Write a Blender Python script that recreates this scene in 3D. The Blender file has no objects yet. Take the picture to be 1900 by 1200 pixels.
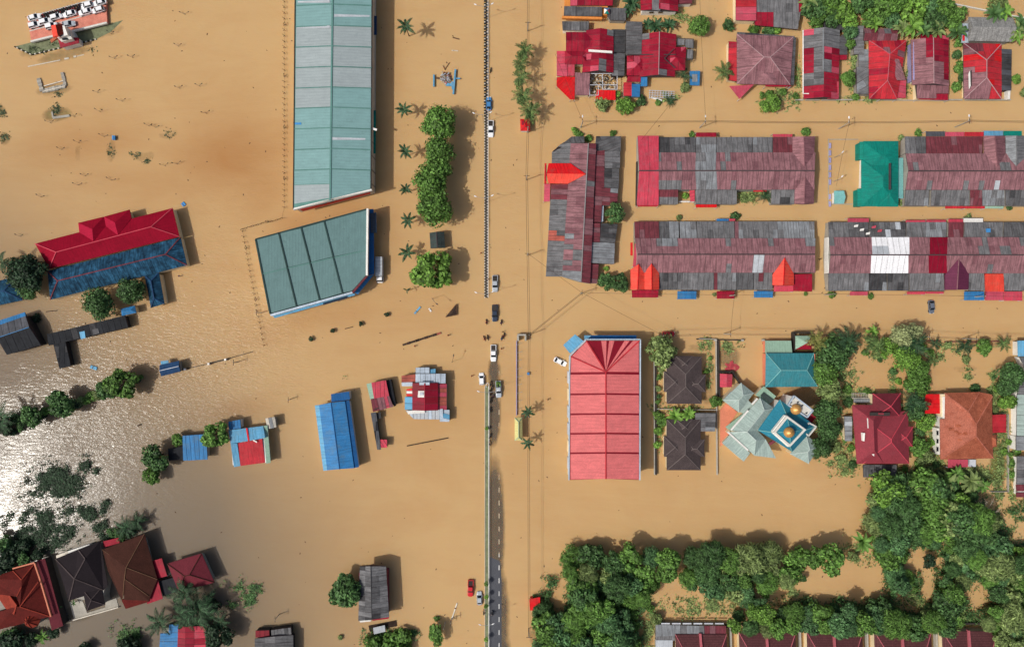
import bpy, math, random
import numpy as np
from mathutils import Vector, Matrix
random.seed(7); rng = np.random.default_rng(7)
C = bpy.context.scene.collection
scene = bpy.context.scene
# ------------------------------------------------------------------ camera
ALT = 213.0                       # drone altitude above the flood water
SPX = 319.5 / 1900.0              # metres per photo pixel on the water
cam = bpy.data.cameras.new('drone_camera'); cam.lens = 24.0; cam.sensor_width = 36.0
cam.clip_start = 1.0; cam.clip_end = 3000.0
camo = bpy.data.objects.new('drone_camera', cam); camo.location = (0, 0, ALT); C.objects.link(camo)
scene.camera = camo
# ------------------------------------------------------------------ sky + sun
SUN_A, SUN_B = 4.5 * SPX, 1.64 * SPX          # shadow shift per metre of height (right, up)
to_sun = Vector((-SUN_A, -SUN_B, 1)).normalized()
world = bpy.data.worlds.new('World'); scene.world = world; world.use_nodes = True
wn = world.node_tree.nodes; wl = world.node_tree.links
sky = wn.new('ShaderNodeTexSky'); sky.sky_type = 'NISHITA'; sky.sun_disc = False
sky.sun_elevation = math.asin(to_sun.z); sky.sun_rotation = math.atan2(to_sun.x, to_sun.y)
sky.air_density = 1.0; sky.dust_density = 5.0; sky.ozone_density = 1.0
wl.new(sky.outputs[0], wn['Background'].inputs[0]); wn['Background'].inputs[1].default_value = 0.1
sl = bpy.data.lights.new('sun', 'SUN'); sl.energy = 3.15; sl.angle = math.radians(0.55); sl.color = (1.0, 0.955, 0.88)
slo = bpy.data.objects.new('sun', sl); slo.rotation_euler = (-to_sun).to_track_quat('-Z', 'Y').to_euler()
slo.location = to_sun * 400; C.objects.link(slo)
scene.view_settings.view_transform = 'Standard'; scene.view_settings.look = 'None'
scene.view_settings.exposure = -0.12; scene.view_settings.gamma = 1.0
scene.view_settings.use_curve_mapping = False
try:
    scene.cycles.max_bounces = 6; scene.cycles.transparent_max_bounces = 8
    scene.cycles.sample_clamp_direct = 12.0; scene.cycles.sample_clamp_indirect = 6.0
except Exception: pass

# ------------------------------------------------------------------ helpers
def W(px, py, z=0.0):
    k = SPX * (ALT - z) / ALT
    return Vector(((px - 950) * k, (600 - py) * k, z))
def PX(v):
    k = SPX * (ALT - v.z) / ALT
    return 950 + v.x / k, 600 - v.y / k
def V(p): return p if isinstance(p, Vector) else W(*p)
def lin(c):
    c = c / 255.0
    return c / 12.92 if c <= 0.04045 else ((c + 0.055) / 1.055) ** 2.4
def L3(rgb): return tuple(lin(v) for v in rgb)

MATS = {}
def M(key, rgb=None, rough=.75, var=.22, scale=.35, streak=0., dirt=0., dirtc=(60, 58, 55), rib=0., grid=None, rnd=.10, spec=.12, grain=.15, metal=0.):
    """procedural surface: blotches in world space, streaks down the slope, dirt, ribs; a little random per object"""
    if key in MATS: return MATS[key]
    m = bpy.data.materials.new(key); m.use_nodes = True; MATS[key] = m
    nt = m.node_tree; N = nt.nodes; Lk = nt.links; b = N['Principled BSDF']
    b.inputs['Roughness'].default_value = rough; b.inputs['Specular IOR Level'].default_value = spec
    b.inputs['Metallic'].default_value = metal
    def math_(op, a, c):
        n = N.new('ShaderNodeMath'); n.operation = op
        for i, x in enumerate((a, c)):
            if isinstance(x, (int, float)): n.inputs[i].default_value = x
            else: Lk.new(x, n.inputs[i])
        return n.outputs[0]
    def rng_(src, lo, hi, a, c):
        n = N.new('ShaderNodeMapRange'); Lk.new(src, n.inputs[0])
        for i, x in enumerate((lo, hi, a, c)): n.inputs[i + 1].default_value = x
        return n.outputs[0]
    def noise(vec, sc, det=4, ro=.6):
        n = N.new('ShaderNodeTexNoise'); n.inputs['Scale'].default_value = sc; n.inputs['Detail'].default_value = det
        n.inputs['Roughness'].default_value = ro; Lk.new(vec, n.inputs['Vector']); return n.outputs['Fac']
    pos = N.new('ShaderNodeNewGeometry').outputs['Position']
    uvn = N.new('ShaderNodeUVMap'); uv = uvn.outputs[0]
    val = rng_(noise(pos, scale), .3, .7, 1 - var, 1 + var)
    if grain: val = math_('MULTIPLY', val, rng_(noise(pos, 3.2, 2), .25, .75, 1 - grain, 1 + grain))
    if rnd:
        oi = N.new('ShaderNodeObjectInfo'); val = math_('MULTIPLY', val, rng_(oi.outputs['Random'], 0, 1, 1 - rnd, 1 + rnd))
    if streak:
        mp = N.new('ShaderNodeMapping'); mp.inputs['Scale'].default_value = (2.2, .22, 1); Lk.new(uv, mp.inputs[0])
        val = math_('MULTIPLY', val, rng_(noise(mp.outputs[0], 1.0, 3), .3, .7, 1 - streak, 1 + streak * .5))
    if rib:
        wv = N.new('ShaderNodeTexWave'); wv.wave_type = 'BANDS'; wv.bands_direction = 'X'; wv.wave_profile = 'SAW'
        wv.inputs['Scale'].default_value = 2 * math.pi / (20.0 * rib); Lk.new(uv, wv.inputs['Vector'])
        val = math_('MULTIPLY', val, rng_(wv.outputs['Fac'], 0, .25, .86, 1.0))
    if grid:
        bk = N.new('ShaderNodeTexBrick'); bk.inputs['Scale'].default_value = 1.0
        bk.inputs['Brick Width'].default_value = grid[0]; bk.inputs['Row Height'].default_value = grid[1]
        bk.inputs['Mortar Size'].default_value = grid[2]; bk.inputs['Mortar Smooth'].default_value = .6
        bk.inputs['Color1'].default_value = (1, 1, 1, 1); bk.inputs['Color2'].default_value = (.86, .86, .86, 1); bk.inputs['Mortar'].default_value = (grid[3],) * 3 + (1,)
        Lk.new(uv, bk.inputs['Vector']); val = math_('MULTIPLY', val, bk.outputs['Color'])
    col = N.new('ShaderNodeVectorMath'); col.operation = 'SCALE'; col.inputs[0].default_value = L3(rgb); Lk.new(val, col.inputs['Scale'])
    out = col.outputs[0]
    if dirt:
        mx = N.new('ShaderNodeMix'); mx.data_type = 'RGBA'
        d = noise(pos, .55, 6, .7); d2 = rng_(d, .62 - dirt * .3, .72, 0, min(1, .5 + dirt * .5)); Lk.new(d2, mx.inputs[0])
        Lk.new(out, mx.inputs[6]); mx.inputs[7].default_value = L3(dirtc) + (1,); out = mx.outputs[2]
    Lk.new(out, b.inputs['Base Color'])
    return m

# roof and wall palette -------------------------------------------------
M('crimson', (150, 26, 48), .55, .16, streak=.26, rib=1.0, rnd=.08, dirt=.45, dirtc=(128, 60, 66))
M('crimson_deep', (130, 18, 42), .55, .16, streak=.2, rib=1.0, dirt=.26, dirtc=(104, 44, 52))
M('crimson_pale', (184, 74, 92), .6, .14, streak=.15, rib=1.0, dirt=.26, dirtc=(160, 96, 104))
M('scarlet', (208, 26, 32), .5, .1, streak=.26, rib=.9, dirt=.45, dirtc=(168, 60, 56))
M('scarlet_orange', (222, 72, 58), .5, .1, streak=.26, rib=.9, dirt=.45, dirtc=(180, 92, 76))
M('coral', (212, 112, 112), .5, .07, streak=.16, rib=1.1, rnd=.03, dirt=.42, dirtc=(190, 104, 104))
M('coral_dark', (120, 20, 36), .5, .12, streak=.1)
M('pinkred', (196, 68, 86), .55, .1, streak=.26, rib=.9, dirt=.45, dirtc=(164, 92, 100))
M('redroof', (184, 46, 56), .6, .2, streak=.26, dirt=.45, dirtc=(150, 60, 62), rib=1.0)
M('mauve', (144, 103, 108), .8, .14, streak=.42, dirt=.42, dirtc=(96, 66, 72), rnd=.045)
M('mauve2', (128, 88, 94), .8, .16, streak=.42, dirt=.42, dirtc=(90, 62, 66), rnd=.045)
M('maroon', (116, 58, 66), .8, .16, streak=.42, dirt=.42, dirtc=(86, 46, 52), rnd=.045)
M('plum', (96, 44, 68), .6, .12, streak=.1, rib=.9)
M('grey_mid', (114, 114, 116), .85, .2, streak=.42, dirt=.42, dirtc=(76, 78, 80), rnd=.045)
M('grey_dark', (93, 93, 95), .85, .22, streak=.42, dirt=.42, dirtc=(50, 52, 54), rnd=.045)
M('grey_black', (68, 68, 70), .85, .25, streak=.42, dirt=.42, dirtc=(34, 35, 36), rnd=.045)
M('grey_light', (134, 138, 142), .8, .15, streak=.42, dirt=.42, dirtc=(100, 102, 104), rnd=.045)
M('grey_pale', (176, 182, 188), .7, .1, streak=.2, dirt=.08, dirtc=(140, 145, 150))
M('steel', (176, 190, 204), .5, .12, streak=.25, rib=.6, spec=.4)
M('rusty', (166, 88, 76), .7, .25, streak=.3, rib=.6, dirt=.3, dirtc=(120, 52, 40))
M('white_sheet', (236, 237, 240), .6, .05, streak=.08, rib=1.2, rnd=.02, dirt=.26, dirtc=(206, 206, 206))
M('white', (226, 224, 218), .7, .08)
M('offwhite', (205, 198, 184), .8, .12)
M('cream', (222, 205, 170), .8, .1)
M('orange_wall', (220, 140, 70), .8, .12)
M('salmon', (204, 128, 102), .8, .08, rnd=.02)
M('wall_grey', (150, 146, 138), .85, .15)
M('wall_dark', (58, 54, 52), .85, .2)
M('black_roof', (42, 44, 48), .8, .25, streak=.3, dirt=.2, dirtc=(24, 25, 27), rnd=.12)
M('slate', (82, 84, 90), .8, .2, streak=.3, dirt=.25, dirtc=(56, 58, 60))
M('thatch', (132, 132, 130), .95, .2, grain=.35, scale=.9, streak=.35)
M('teal', (18, 128, 114), .6, .08, streak=.26, rib=.5, rnd=.02, dirt=.45, dirtc=(36, 104, 96))
M('teal_light', (116, 172, 170), .6, .1, streak=.1)
M('teal_hall', (58, 128, 138), .55, .07, streak=.26, rib=.6, rnd=.02, dirt=.45, dirtc=(80, 128, 134))
M('green_pale', (142, 172, 152), .6, .08, streak=.08, rib=.8, rnd=.02, dirt=.26, dirtc=(122, 148, 130))
M('mosque_grey', (156, 174, 168), .6, .06, streak=.26, rib=.7, rnd=.05, dirt=.45, dirtc=(132, 148, 142))
M('mosque_teal', (44, 124, 146), .55, .08, streak=.12, rib=.7, dirt=.04, dirtc=(120, 170, 180))
M('ware_teal', (122, 158, 158), .55, .05, streak=.09, rib=.9, rnd=.035, grain=.06, dirt=.2, dirtc=(104, 134, 132))
M('ware_grey', (152, 163, 165), .55, .05, streak=.09, rib=.9, rnd=.035, grain=.06, dirt=.2, dirtc=(134, 146, 148))
M('ware_green', (98, 128, 128), .55, .06, streak=.09, rib=.9, rnd=.03, grain=.08, dirt=.2, dirtc=(82, 108, 106))
M('ware_seam', (88, 128, 122), .6, .08)
M('ware_seam_dark', (44, 66, 64), .6, .1)
M('blue_roof', (52, 118, 172), .55, .1, streak=.26, rib=.9, dirt=.45, dirtc=(84, 116, 140))
M('blue_roof_light', (98, 160, 196), .55, .1, streak=.26, rib=.9, dirt=.45, dirtc=(120, 150, 166))
M('blue_deep', (30, 86, 140), .55, .12, streak=.12, rib=.8, dirt=.26, dirtc=(60, 84, 110))
M('blue_old', (46, 92, 122), .85, .35, streak=.8, dirt=.95, dirtc=(12, 28, 44), rnd=.05, spec=.1)
M('hall_red', (138, 10, 38), .75, .12, streak=.12, rib=1.0, rnd=.03, spec=.08)
M('hall_red_sunlit', (158, 24, 54), .75, .12, streak=.12, rib=1.0, rnd=.03, spec=.08)  # lit copy of the hall red: sunlight painted into the west porch slopes
M('blue_navy', (36, 66, 102), .7, .2, streak=.25, rib=.8)
M('brown_tile', (72, 42, 34), .85, .15, grid=(.3, .38, .05, .55), dirt=.25, dirtc=(76, 42, 36), grain=.25)
M('red_tile', (94, 31, 26), .8, .18, grid=(.3, .38, .05, .6), dirt=.35, dirtc=(106, 34, 32), grain=.25)
M('orange_tile', (142, 56, 42), .8, .12, grid=(.3, .38, .05, .65), dirt=.1, dirtc=(150, 60, 48), grain=.25)
M('terracotta', (168, 96, 72), .85, .2, grid=(.32, .4, .05, .7), dirt=.45, dirtc=(120, 58, 40), grain=.35)
M('terracotta_pale', (182, 110, 90), .85, .12, grid=(.32, .4, .05, .75), dirt=.45, dirtc=(146, 76, 56), grain=.35)
M('rose_tile', (142, 58, 68), .75, .1, grid=(.32, .4, .05, .75), grain=.2, rnd=.03, dirt=.45, dirtc=(120, 56, 64))
M('rose_tile_dark', (108, 42, 52), .75, .12, grid=(.32, .4, .05, .75), grain=.2)
M('wine_tile', (98, 60, 62), .8, .12, grid=(.4, .7, .1, .5), dirt=.25, dirtc=(84, 50, 52), grain=.3)
M('umber_tile', (82, 72, 72), .85, .16, grid=(.32, .4, .05, .7), dirt=.3, dirtc=(58, 50, 50), grain=.3)
M('dusk_tile', (37, 31, 35), .8, .15, grid=(.32, .4, .05, .7), grain=.25)
M('gazebo_tile', (66, 78, 76), .8, .2, grid=(.5, .6, .1, .6), dirt=.3, dirtc=(40, 50, 48))
M('olive_roof', (196, 190, 128), .6, .08, rib=.8)
M('ridge_umber', (104, 95, 93), .8, .12); M('ridge_red', (190, 70, 84), .7, .1); M('ridge_pale', (168, 140, 142), .7, .1); M('ridge_grey', (132, 128, 128), .8, .15)
M('ridge_pink', (176, 96, 104), .7, .1); M('ridge_dark', (74, 63, 65), .8, .15); M('ridge_green', (176, 190, 184), .7, .08)
M('deck_paint', (200, 128, 110), .8, .14, scale=.5, dirt=.3, dirtc=(186, 96, 84), grain=.2)
M('wood', (104, 78, 60), .9, .25, streak=.3); M('wood_dark', (62, 50, 44), .9, .3)
M('frame_metal', (70, 72, 74), .6, .1); M('frame_pale', (186, 190, 198), .6, .1); M('galv', (150, 154, 158), .5, .1, metal=.3)
M('concrete', (166, 162, 152), .9, .15, dirt=.2, dirtc=(110, 106, 98)); M('concrete_pale', (206, 204, 196), .85, .1, dirt=.08, dirtc=(160, 156, 146))
M('kerb_white', (196, 190, 178), .8, .1); M('kerb_black', (40, 38, 36), .8, .1)
M('rail_white', (214, 216, 218), .6, .06); M('rail_violet', (150, 146, 186), .7, .08)
M('glass_dark', (26, 32, 38), .12, .05, spec=.5, rnd=0, grain=0)
M('solar', (30, 44, 60), .25, .1, grid=(1.4, .9, .06, 1.8), spec=.5, rnd=0)
M('plastic_blue', (70, 140, 200), .5, .08); M('plastic_white', (228, 230, 232), .5, .05); M('plastic_red', (200, 40, 44), .5, .06); M('plastic_yellow', (232, 176, 60), .5, .06)
M('tyre', (26, 26, 26), .9, .1); M('skin', (150, 100, 74), .7, .05); M('hair', (24, 20, 18), .7, .1)
M('gold', (200, 150, 84), .42, .14, scale=.8, metal=.35, spec=.5, rnd=.04)
M('tarp_red', (168, 66, 74), .8, .3, dirt=.3, dirtc=(200, 170, 130))
M('bark', (92, 78, 62), .95, .25); M('bark_pale', (170, 160, 144), .9, .2)
M('asphalt', (84, 86, 92), .8, .12, scale=.25, dirt=.25, dirtc=(84, 84, 88), grain=.2)
M('lane_paint', (226, 226, 222), .8, .15)
M('soil', (142, 108, 70), .95, .2)
for k, c in dict(car_white=(232, 234, 236), car_silver=(168, 176, 184), car_grey=(96, 104, 116), car_blue=(70, 128, 180), car_black=(34, 38, 44), car_red=(196, 34, 44), car_navy=(44, 56, 74)).items():
    M(k, c, .28, .03, spec=.5, rnd=.02, grain=0)
for k, c in dict(cloth_red=(150, 48, 44), cloth_purple=(92, 64, 110), cloth_dark=(50, 46, 50), cloth_blue=(70, 90, 130), cloth_tan=(160, 120, 90)).items(): M(k, c, .9, .1)

def leafmat(key, rgb, var=.35, trans=.22):
    m = bpy.data.materials.new(key); m.use_nodes = True; MATS[key] = m
    nt = m.node_tree; N = nt.nodes; Lk = nt.links; b = N['Principled BSDF']
    b.inputs['Roughness'].default_value = .6; b.inputs['Specular IOR Level'].default_value = .3
    pos = N.new('ShaderNodeNewGeometry'); n = N.new('ShaderNodeTexNoise'); n.inputs['Scale'].default_value = .9; n.inputs['Detail'].default_value = 3
    Lk.new(pos.outputs['Position'], n.inputs['Vector'])
    mr = N.new('ShaderNodeMapRange'); mr.inputs[1].default_value = .3; mr.inputs[2].default_value = .7; mr.inputs[3].default_value = 1 - var; mr.inputs[4].default_value = 1 + var
    Lk.new(n.outputs['Fac'], mr.inputs[0])
    ri = N.new('ShaderNodeMapRange'); ri.inputs[3].default_value = .3; ri.inputs[4].default_value = 1.8; Lk.new(pos.outputs['Random Per Island'], ri.inputs[0])
    oi = N.new('ShaderNodeObjectInfo'); ro = N.new('ShaderNodeMapRange'); ro.inputs[3].default_value = .82; ro.inputs[4].default_value = 1.2; Lk.new(oi.outputs['Random'], ro.inputs[0])
    a = N.new('ShaderNodeMath'); a.operation = 'MULTIPLY'; Lk.new(mr.outputs[0], a.inputs[0]); Lk.new(ri.outputs[0], a.inputs[1])
    a2 = N.new('ShaderNodeMath'); a2.operation = 'MULTIPLY'; Lk.new(a.outputs[0], a2.inputs[0]); Lk.new(ro.outputs[0], a2.inputs[1])
    v = N.new('ShaderNodeVectorMath'); v.operation = 'SCALE'; v.inputs[0].default_value = L3(rgb); Lk.new(a2.outputs[0], v.inputs['Scale'])
    Lk.new(v.outputs[0], b.inputs['Base Color'])
    t = N.new('ShaderNodeBsdfTranslucent'); Lk.new(v.outputs[0], t.inputs['Color'])
    mx = N.new('ShaderNodeMixShader'); mx.inputs[0].default_value = trans
    Lk.new(b.outputs[0], mx.inputs[1]); Lk.new(t.outputs[0], mx.inputs[2]); Lk.new(mx.outputs[0], N['Material Output'].inputs['Surface'])
    return m
leafmat('leaf_mid', (92, 128, 58)); leafmat('leaf_bright', (108, 146, 62)); leafmat('leaf_dark', (72, 104, 58)); leafmat('leaf_deep', (42, 64, 42))
leafmat('leaf_olive', (116, 134, 80)); leafmat('leaf_pale', (150, 160, 112), .15); leafmat('leaf_blue', (80, 116, 72)); leafmat('leaf_dry', (128, 118, 84))
leafmat('palm_green', (92, 118, 66)); leafmat('palm_dark', (56, 86, 56)); leafmat('palm_yellow', (128, 132, 70))
MUD_GREEN = leafmat('leaf_drowned', (72, 84, 54), .25, .1)

def mesh_of(name, verts, faces, mat=None, uv=True, smooth=False):
    me = bpy.data.meshes.new(name); me.from_pydata([tuple(v) for v in verts], [], faces)
    if uv:
        ul = me.uv_layers.new(name='UVMap'); buf = []
        for f in faces:
            a, b, c = Vector(verts[f[0]]), Vector(verts[f[1]]), Vector(verts[f[2]])
            n = (b - a).cross(c - a)
            if n.length < 1e-9: buf.extend([0.0] * (2 * len(f))); continue
            n.normalize()
            if abs(n.z) > .9995: h, s = Vector((1, 0, 0)), Vector((0, 1, 0))
            else:
                h = Vector((0, 0, 1)).cross(n).normalized(); s = n.cross(h)
            for i in f:
                v = Vector(verts[i]); buf.append(v.dot(h)); buf.append(v.dot(s))
        ul.data.foreach_set('uv', buf)
    if mat is not None: me.materials.append(MATS[mat] if isinstance(mat, str) else mat)
    if smooth: me.polygons.foreach_set('use_smooth', [True] * len(me.polygons))
    return me

class MB:
    def __init__(s): s.v = []; s.f = []
    def add(s, vs, fs):
        o = len(s.v); s.v += [Vector(x) for x in vs]; s.f += [tuple(i + o for i in f) for f in fs]; return s
    def prism(s, poly, z0, z1):                       # flat polygon between two heights
        return s.solid([Vector((p[0], p[1], z1)) for p in poly], z0)
    def solid(s, poly, zb):                           # sloping polygon with its body down to height zb (or thickness if callable)
        n = len(poly); nz = sum((poly[i].x * poly[(i + 1) % n].y - poly[(i + 1) % n].x * poly[i].y) for i in range(n))
        if nz < 0: poly = poly[::-1]
        bot = [Vector((p.x, p.y, zb if not callable(zb) else zb(p))) for p in poly]
        fs = [tuple(range(n)), tuple(range(2 * n - 1, n - 1, -1))]
        fs += [(i, i + n, (i + 1) % n + n, (i + 1) % n) for i in range(n)]
        return s.add(list(poly) + bot, fs)
    def box(s, c, d, rz=0.):
        cs, sn = math.cos(rz), math.sin(rz); P = []
        for k in (-.5, .5):
            for x, y in ((-.5, -.5), (.5, -.5), (.5, .5), (-.5, .5)):
                X, Y = x * d[0], y * d[1]; P.append((c[0] + X * cs - Y * sn, c[1] + X * sn + Y * cs, c[2] + k * d[2]))
        return s.add(P, [(0, 3, 2, 1), (4, 5, 6, 7), (0, 1, 5, 4), (1, 2, 6, 5), (2, 3, 7, 6), (3, 0, 4, 7)])
    def bar(s, p, q, w, h):
        p, q = Vector(p), Vector(q); d = (q - p)
        if d.length < 1e-6: return s
        d.normalize(); up = Vector((0, 0, 1)) if abs(d.z) < .95 else Vector((1, 0, 0))
        x = d.cross(up).normalized() * w / 2; y = x.cross(d).normalized() * h / 2
        P = [p - x - y, p + x - y, p + x + y, p - x + y, q - x - y, q + x - y, q + x + y, q - x + y]
        return s.add(P, [(0, 1, 2, 3), (7, 6, 5, 4), (4, 5, 1, 0), (5, 6, 2, 1), (6, 7, 3, 2), (7, 4, 0, 3)])
    def tube(s, pts, r, n=5):
        pts = [Vector(p) for p in pts]; rings = []
        rs = r if isinstance(r, (list, tuple)) else [r] * len(pts)
        for i, p in enumerate(pts):
            d = (pts[min(i + 1, len(pts) - 1)] - pts[max(i - 1, 0)]).normalized()
            up = Vector((0, 0, 1)) if abs(d.z) < .9 else Vector((1, 0, 0))
            x = d.cross(up).normalized(); y = x.cross(d)
            rings.append([p + (x * math.cos(2 * math.pi * k / n) + y * math.sin(2 * math.pi * k / n)) * rs[i] for k in range(n)])
        vs = [v for R in rings for v in R]; fs = []
        for i in range(len(pts) - 1):
            for k in range(n): fs.append((i * n + k, i * n + (k + 1) % n, (i + 1) * n + (k + 1) % n, (i + 1) * n + k))
        fs += [tuple(range(n - 1, -1, -1)), tuple(range((len(pts) - 1) * n, len(pts) * n))]
        return s.add(vs, fs)
    def lathe(s, c, prof, n=20):
        vs = []; fs = []
        for r, z in prof: vs += [(c[0] + r * math.cos(2 * math.pi * k / n), c[1] + r * math.sin(2 * math.pi * k / n), c[2] + z) for k in range(n)]
        for i in range(len(prof) - 1):
            for k in range(n): fs.append((i * n + k, i * n + (k + 1) % n, (i + 1) * n + (k + 1) % n, (i + 1) * n + k))
        fs += [tuple(range(n - 1, -1, -1)), tuple(range((len(prof) - 1) * n, len(prof) * n))]
        return s.add(vs, fs)
    def build(s, name, mat, parent=None, smooth=False, uv=True):
        o0 = base_of(parent)
        me = mesh_of(name, [v - o0 for v in s.v], s.f, mat, uv, smooth)
        return link(name, me, parent)
def base_of(p):
    v = Vector((0, 0, 0))
    while p is not None: v += p.location; p = p.parent
    return v
def link(name, me, parent=None):
    o = bpy.data.objects.new(name, me); C.objects.link(o)
    if parent is not None: o.parent = parent
    return o
def T(name, label, cat, loc=(0, 0, 0), rz=0., group=None):
    o = bpy.data.objects.new(name, None); C.objects.link(o); o.location = loc; o.rotation_euler = (0, 0, rz)
    o.empty_display_size = .5; o['label'] = label; o['category'] = cat
    if group: o['group'] = group
    return o
def tag(o, label, cat, group=None):
    o['label'] = label; o['category'] = cat
    if group: o['group'] = group
    return o
def struct(o): o['kind'] = 'structure'; return o
def stuff(o): o['kind'] = 'stuff'; return o

# ------------------------------------------------------------------ roofs and houses
def centroid(ps):
    c = Vector((0, 0, 0))
    for p in ps: c += p
    return c / len(ps)
def inset(ps, d):
    c = centroid(ps); out = []
    for p in ps:
        e = Vector((c.x - p.x, c.y - p.y, 0)); l = e.length
        out.append(p + e * min(.6, d / max(l, .01)))
    return out
def rect(x0, y0, x1, y1): return [(x0, y0), (x1, y0), (x1, y1), (x0, y1)]
def clip_rect(poly, u0, u1, v0, v1):
    def cut(ps, ax, val, keep_gt):
        out = []
        for i in range(len(ps)):
            a, b = ps[i], ps[(i + 1) % len(ps)]; da, db = a[ax] - val, b[ax] - val
            if not keep_gt: da, db = -da, -db
            if da >= 0: out.append(a)
            if (da >= 0) != (db >= 0):
                t = da / (da - db); out.append((a[0] + (b[0] - a[0]) * t, a[1] + (b[1] - a[1]) * t))
        return out
    for ax, val, k in ((0, u0, True), (0, u1, False), (1, v0, True), (1, v1, False)):
        poly = cut(poly, ax, val, k)
        if len(poly) < 3: return []
    return poly
def area2(p): return abs(sum(p[i][0] * p[(i + 1) % len(p)][1] - p[(i + 1) % len(p)][0] * p[i][1] for i in range(len(p)))) / 2
def pick(pal):
    if isinstance(pal, str): return pal
    r = random.random() * sum(w for _, w in pal)
    for m, w in pal:
        r -= w
        if r <= 0: return m
    return pal[-1][0]
def sheets(parent, pts, w, l, pal, name='roof_sheet', gap=.10, lift=.035, along=None, budget=[0]):
    """lay single sheets w metres wide and l metres long over the sloping polygon pts; every sheet is an object"""
    n = Vector((0, 0, 0))
    for i in range(len(pts)): n += (pts[i] - pts[0]).cross(pts[(i + 1) % len(pts)] - pts[0])
    n.normalize()
    if n.z < 0: n = -n
    h = (along - n * along.dot(n)).normalized() if along is not None else (Vector((0, 0, 1)).cross(n).normalized() if n.z < .9995 else Vector((1, 0, 0)))
    s = n.cross(h); o = pts[0]
    if s.z < 0: s, h = -s, -h
    uv = [((p - o).dot(h), (p - o).dot(s)) for p in pts]
    U0, U1 = min(u for u, _ in uv), max(u for u, _ in uv); V0, V1 = min(v for _, v in uv), max(v for _, v in uv)
    nu = max(1, round((U1 - U0) / w)); nv = max(1, round((V1 - V0) / l)); du = (U1 - U0) / nu; dv = (V1 - V0) / nv
    b0 = base_of(parent)
    for j in range(nv):
        for i in range(nu):
            u0, v0 = U0 + i * du, V0 + j * dv
            jit = random.uniform(-.06, .06)
            cell = clip_rect(uv, u0 + gap / 2, u0 + du - gap / 2, v0 + (0 if j else gap / 2), v0 + dv + (.08 if j < nv - 1 else 0))
            if len(cell) < 3 or area2(cell) < .15: continue
            cu = sum(c[0] for c in cell) / len(cell); cv = sum(c[1] for c in cell) / len(cell)
            ctr = o + h * cu + s * cv
            m = pal(ctr) if callable(pal) else pick(pal)
            if m is None: continue
            ex = random.uniform(0, .035); vs = []
            for k, (u, v) in enumerate(cell):
                t = (v - v0) / dv
                vs.append(o + h * (u) + s * (v - jit * .5) + n * (lift + ex + .05 * (1 - t)))
            k = len(vs); bt = [p - n * .05 for p in vs]
            ar = sum(cell[q][0] * cell[(q + 1) % k][1] - cell[(q + 1) % k][0] * cell[q][1] for q in range(k))
            idx = list(range(k)) if ar > 0 else list(range(k - 1, -1, -1))
            fs = [tuple(idx)] + [(idx[q], idx[q] + k, idx[(q + 1) % k] + k, idx[(q + 1) % k]) for q in range(k)]
            link(name, mesh_of(name, [p - b0 for p in vs + bt], fs, m), parent)
def planar(pts):
    c = centroid(pts); n = Vector((0, 0, 0))
    for i in range(len(pts)): n += (pts[i] - c).cross(pts[(i + 1) % len(pts)] - c)
    if abs(n.z) < 1e-6: return pts
    return [Vector((p.x, p.y, c.z - (n.x * (p.x - c.x) + n.y * (p.y - c.y)) / n.z)) for p in pts]
def hipf(c, ze, zr, ax='h', ins=None):
    """four faces of a hip roof over pixel corners c (TL,TR,BR,BL) at eave height ze"""
    P = [W(x, y, ze) for x, y in c]
    A, B = ((P[0] + P[3]) / 2, (P[1] + P[2]) / 2) if ax == 'h' else ((P[0] + P[1]) / 2, (P[3] + P[2]) / 2)
    d = B - A; Ln = d.length; wd = ((P[0] - P[3]).length + (P[1] - P[2]).length) / 4 if ax == 'h' else ((P[0] - P[1]).length + (P[3] - P[2]).length) / 4
    i = min(wd if ins is None else ins, Ln * .499); d.normalize()
    R0 = A + d * i; R1 = B - d * i; R0.z = R1.z = zr
    if ax == 'h': fs = [[P[0], P[1], R1, R0], [P[1], P[2], R1], [P[2], P[3], R0, R1], [P[3], P[0], R0]]; hips = [(P[0], R0), (P[3], R0), (P[1], R1), (P[2], R1), (R0, R1)]
    else: fs = [[P[0], P[1], R0], [P[1], P[2], R1, R0], [P[2], P[3], R1], [P[3], P[0], R0, R1]]; hips = [(P[0], R0), (P[1], R0), (P[3], R1), (P[2], R1), (R0, R1)]
    return fs, hips
def gabf(c, ze, zr, ax='h'):
    P = [W(x, y, ze) for x, y in c]
    A, B = ((P[0] + P[3]) / 2, (P[1] + P[2]) / 2) if ax == 'h' else ((P[0] + P[1]) / 2, (P[3] + P[2]) / 2)
    A = Vector((A.x, A.y, zr)); B = Vector((B.x, B.y, zr))
    if ax == 'h': fs = [[P[0], P[1], B, A], [P[2], P[3], A, B]]
    else: fs = [[P[1], P[2], B, A], [P[3], P[0], A, B]]
    return fs, [(A, B)]
def shedf(c, zs):                                     # one sloping face; zs per corner
    return [[W(x, y, z) for (x, y), z in zip(c, zs)]], []
def roof(root, mat, faces, ridges=(), rmat=None, sh=None, pal=None, name='roof', zb=None, rw=.2):
    mb = MB()
    fs = [[V(p) for p in f] for f in faces]
    if sh: fs = [planar(f) for f in fs]
    for f in fs:
        lo = min(p.z for p in f) - .16 if zb is None else zb
        mb.solid(f, lo)
    o = mb.build(name, 'ridge_dark' if sh else mat, root)
    if sh:
        for f in fs: sheets(o, f, sh[0], sh[1], pal or mat)
    if rmat:
        for a, b in ridges:
            a, b = V(a), V(b); u = Vector((0, 0, .07)); m = MB(); m.bar(a + u, b + u, rw, .12); m.build('ridge_cap', rmat, o)
    return o
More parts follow.
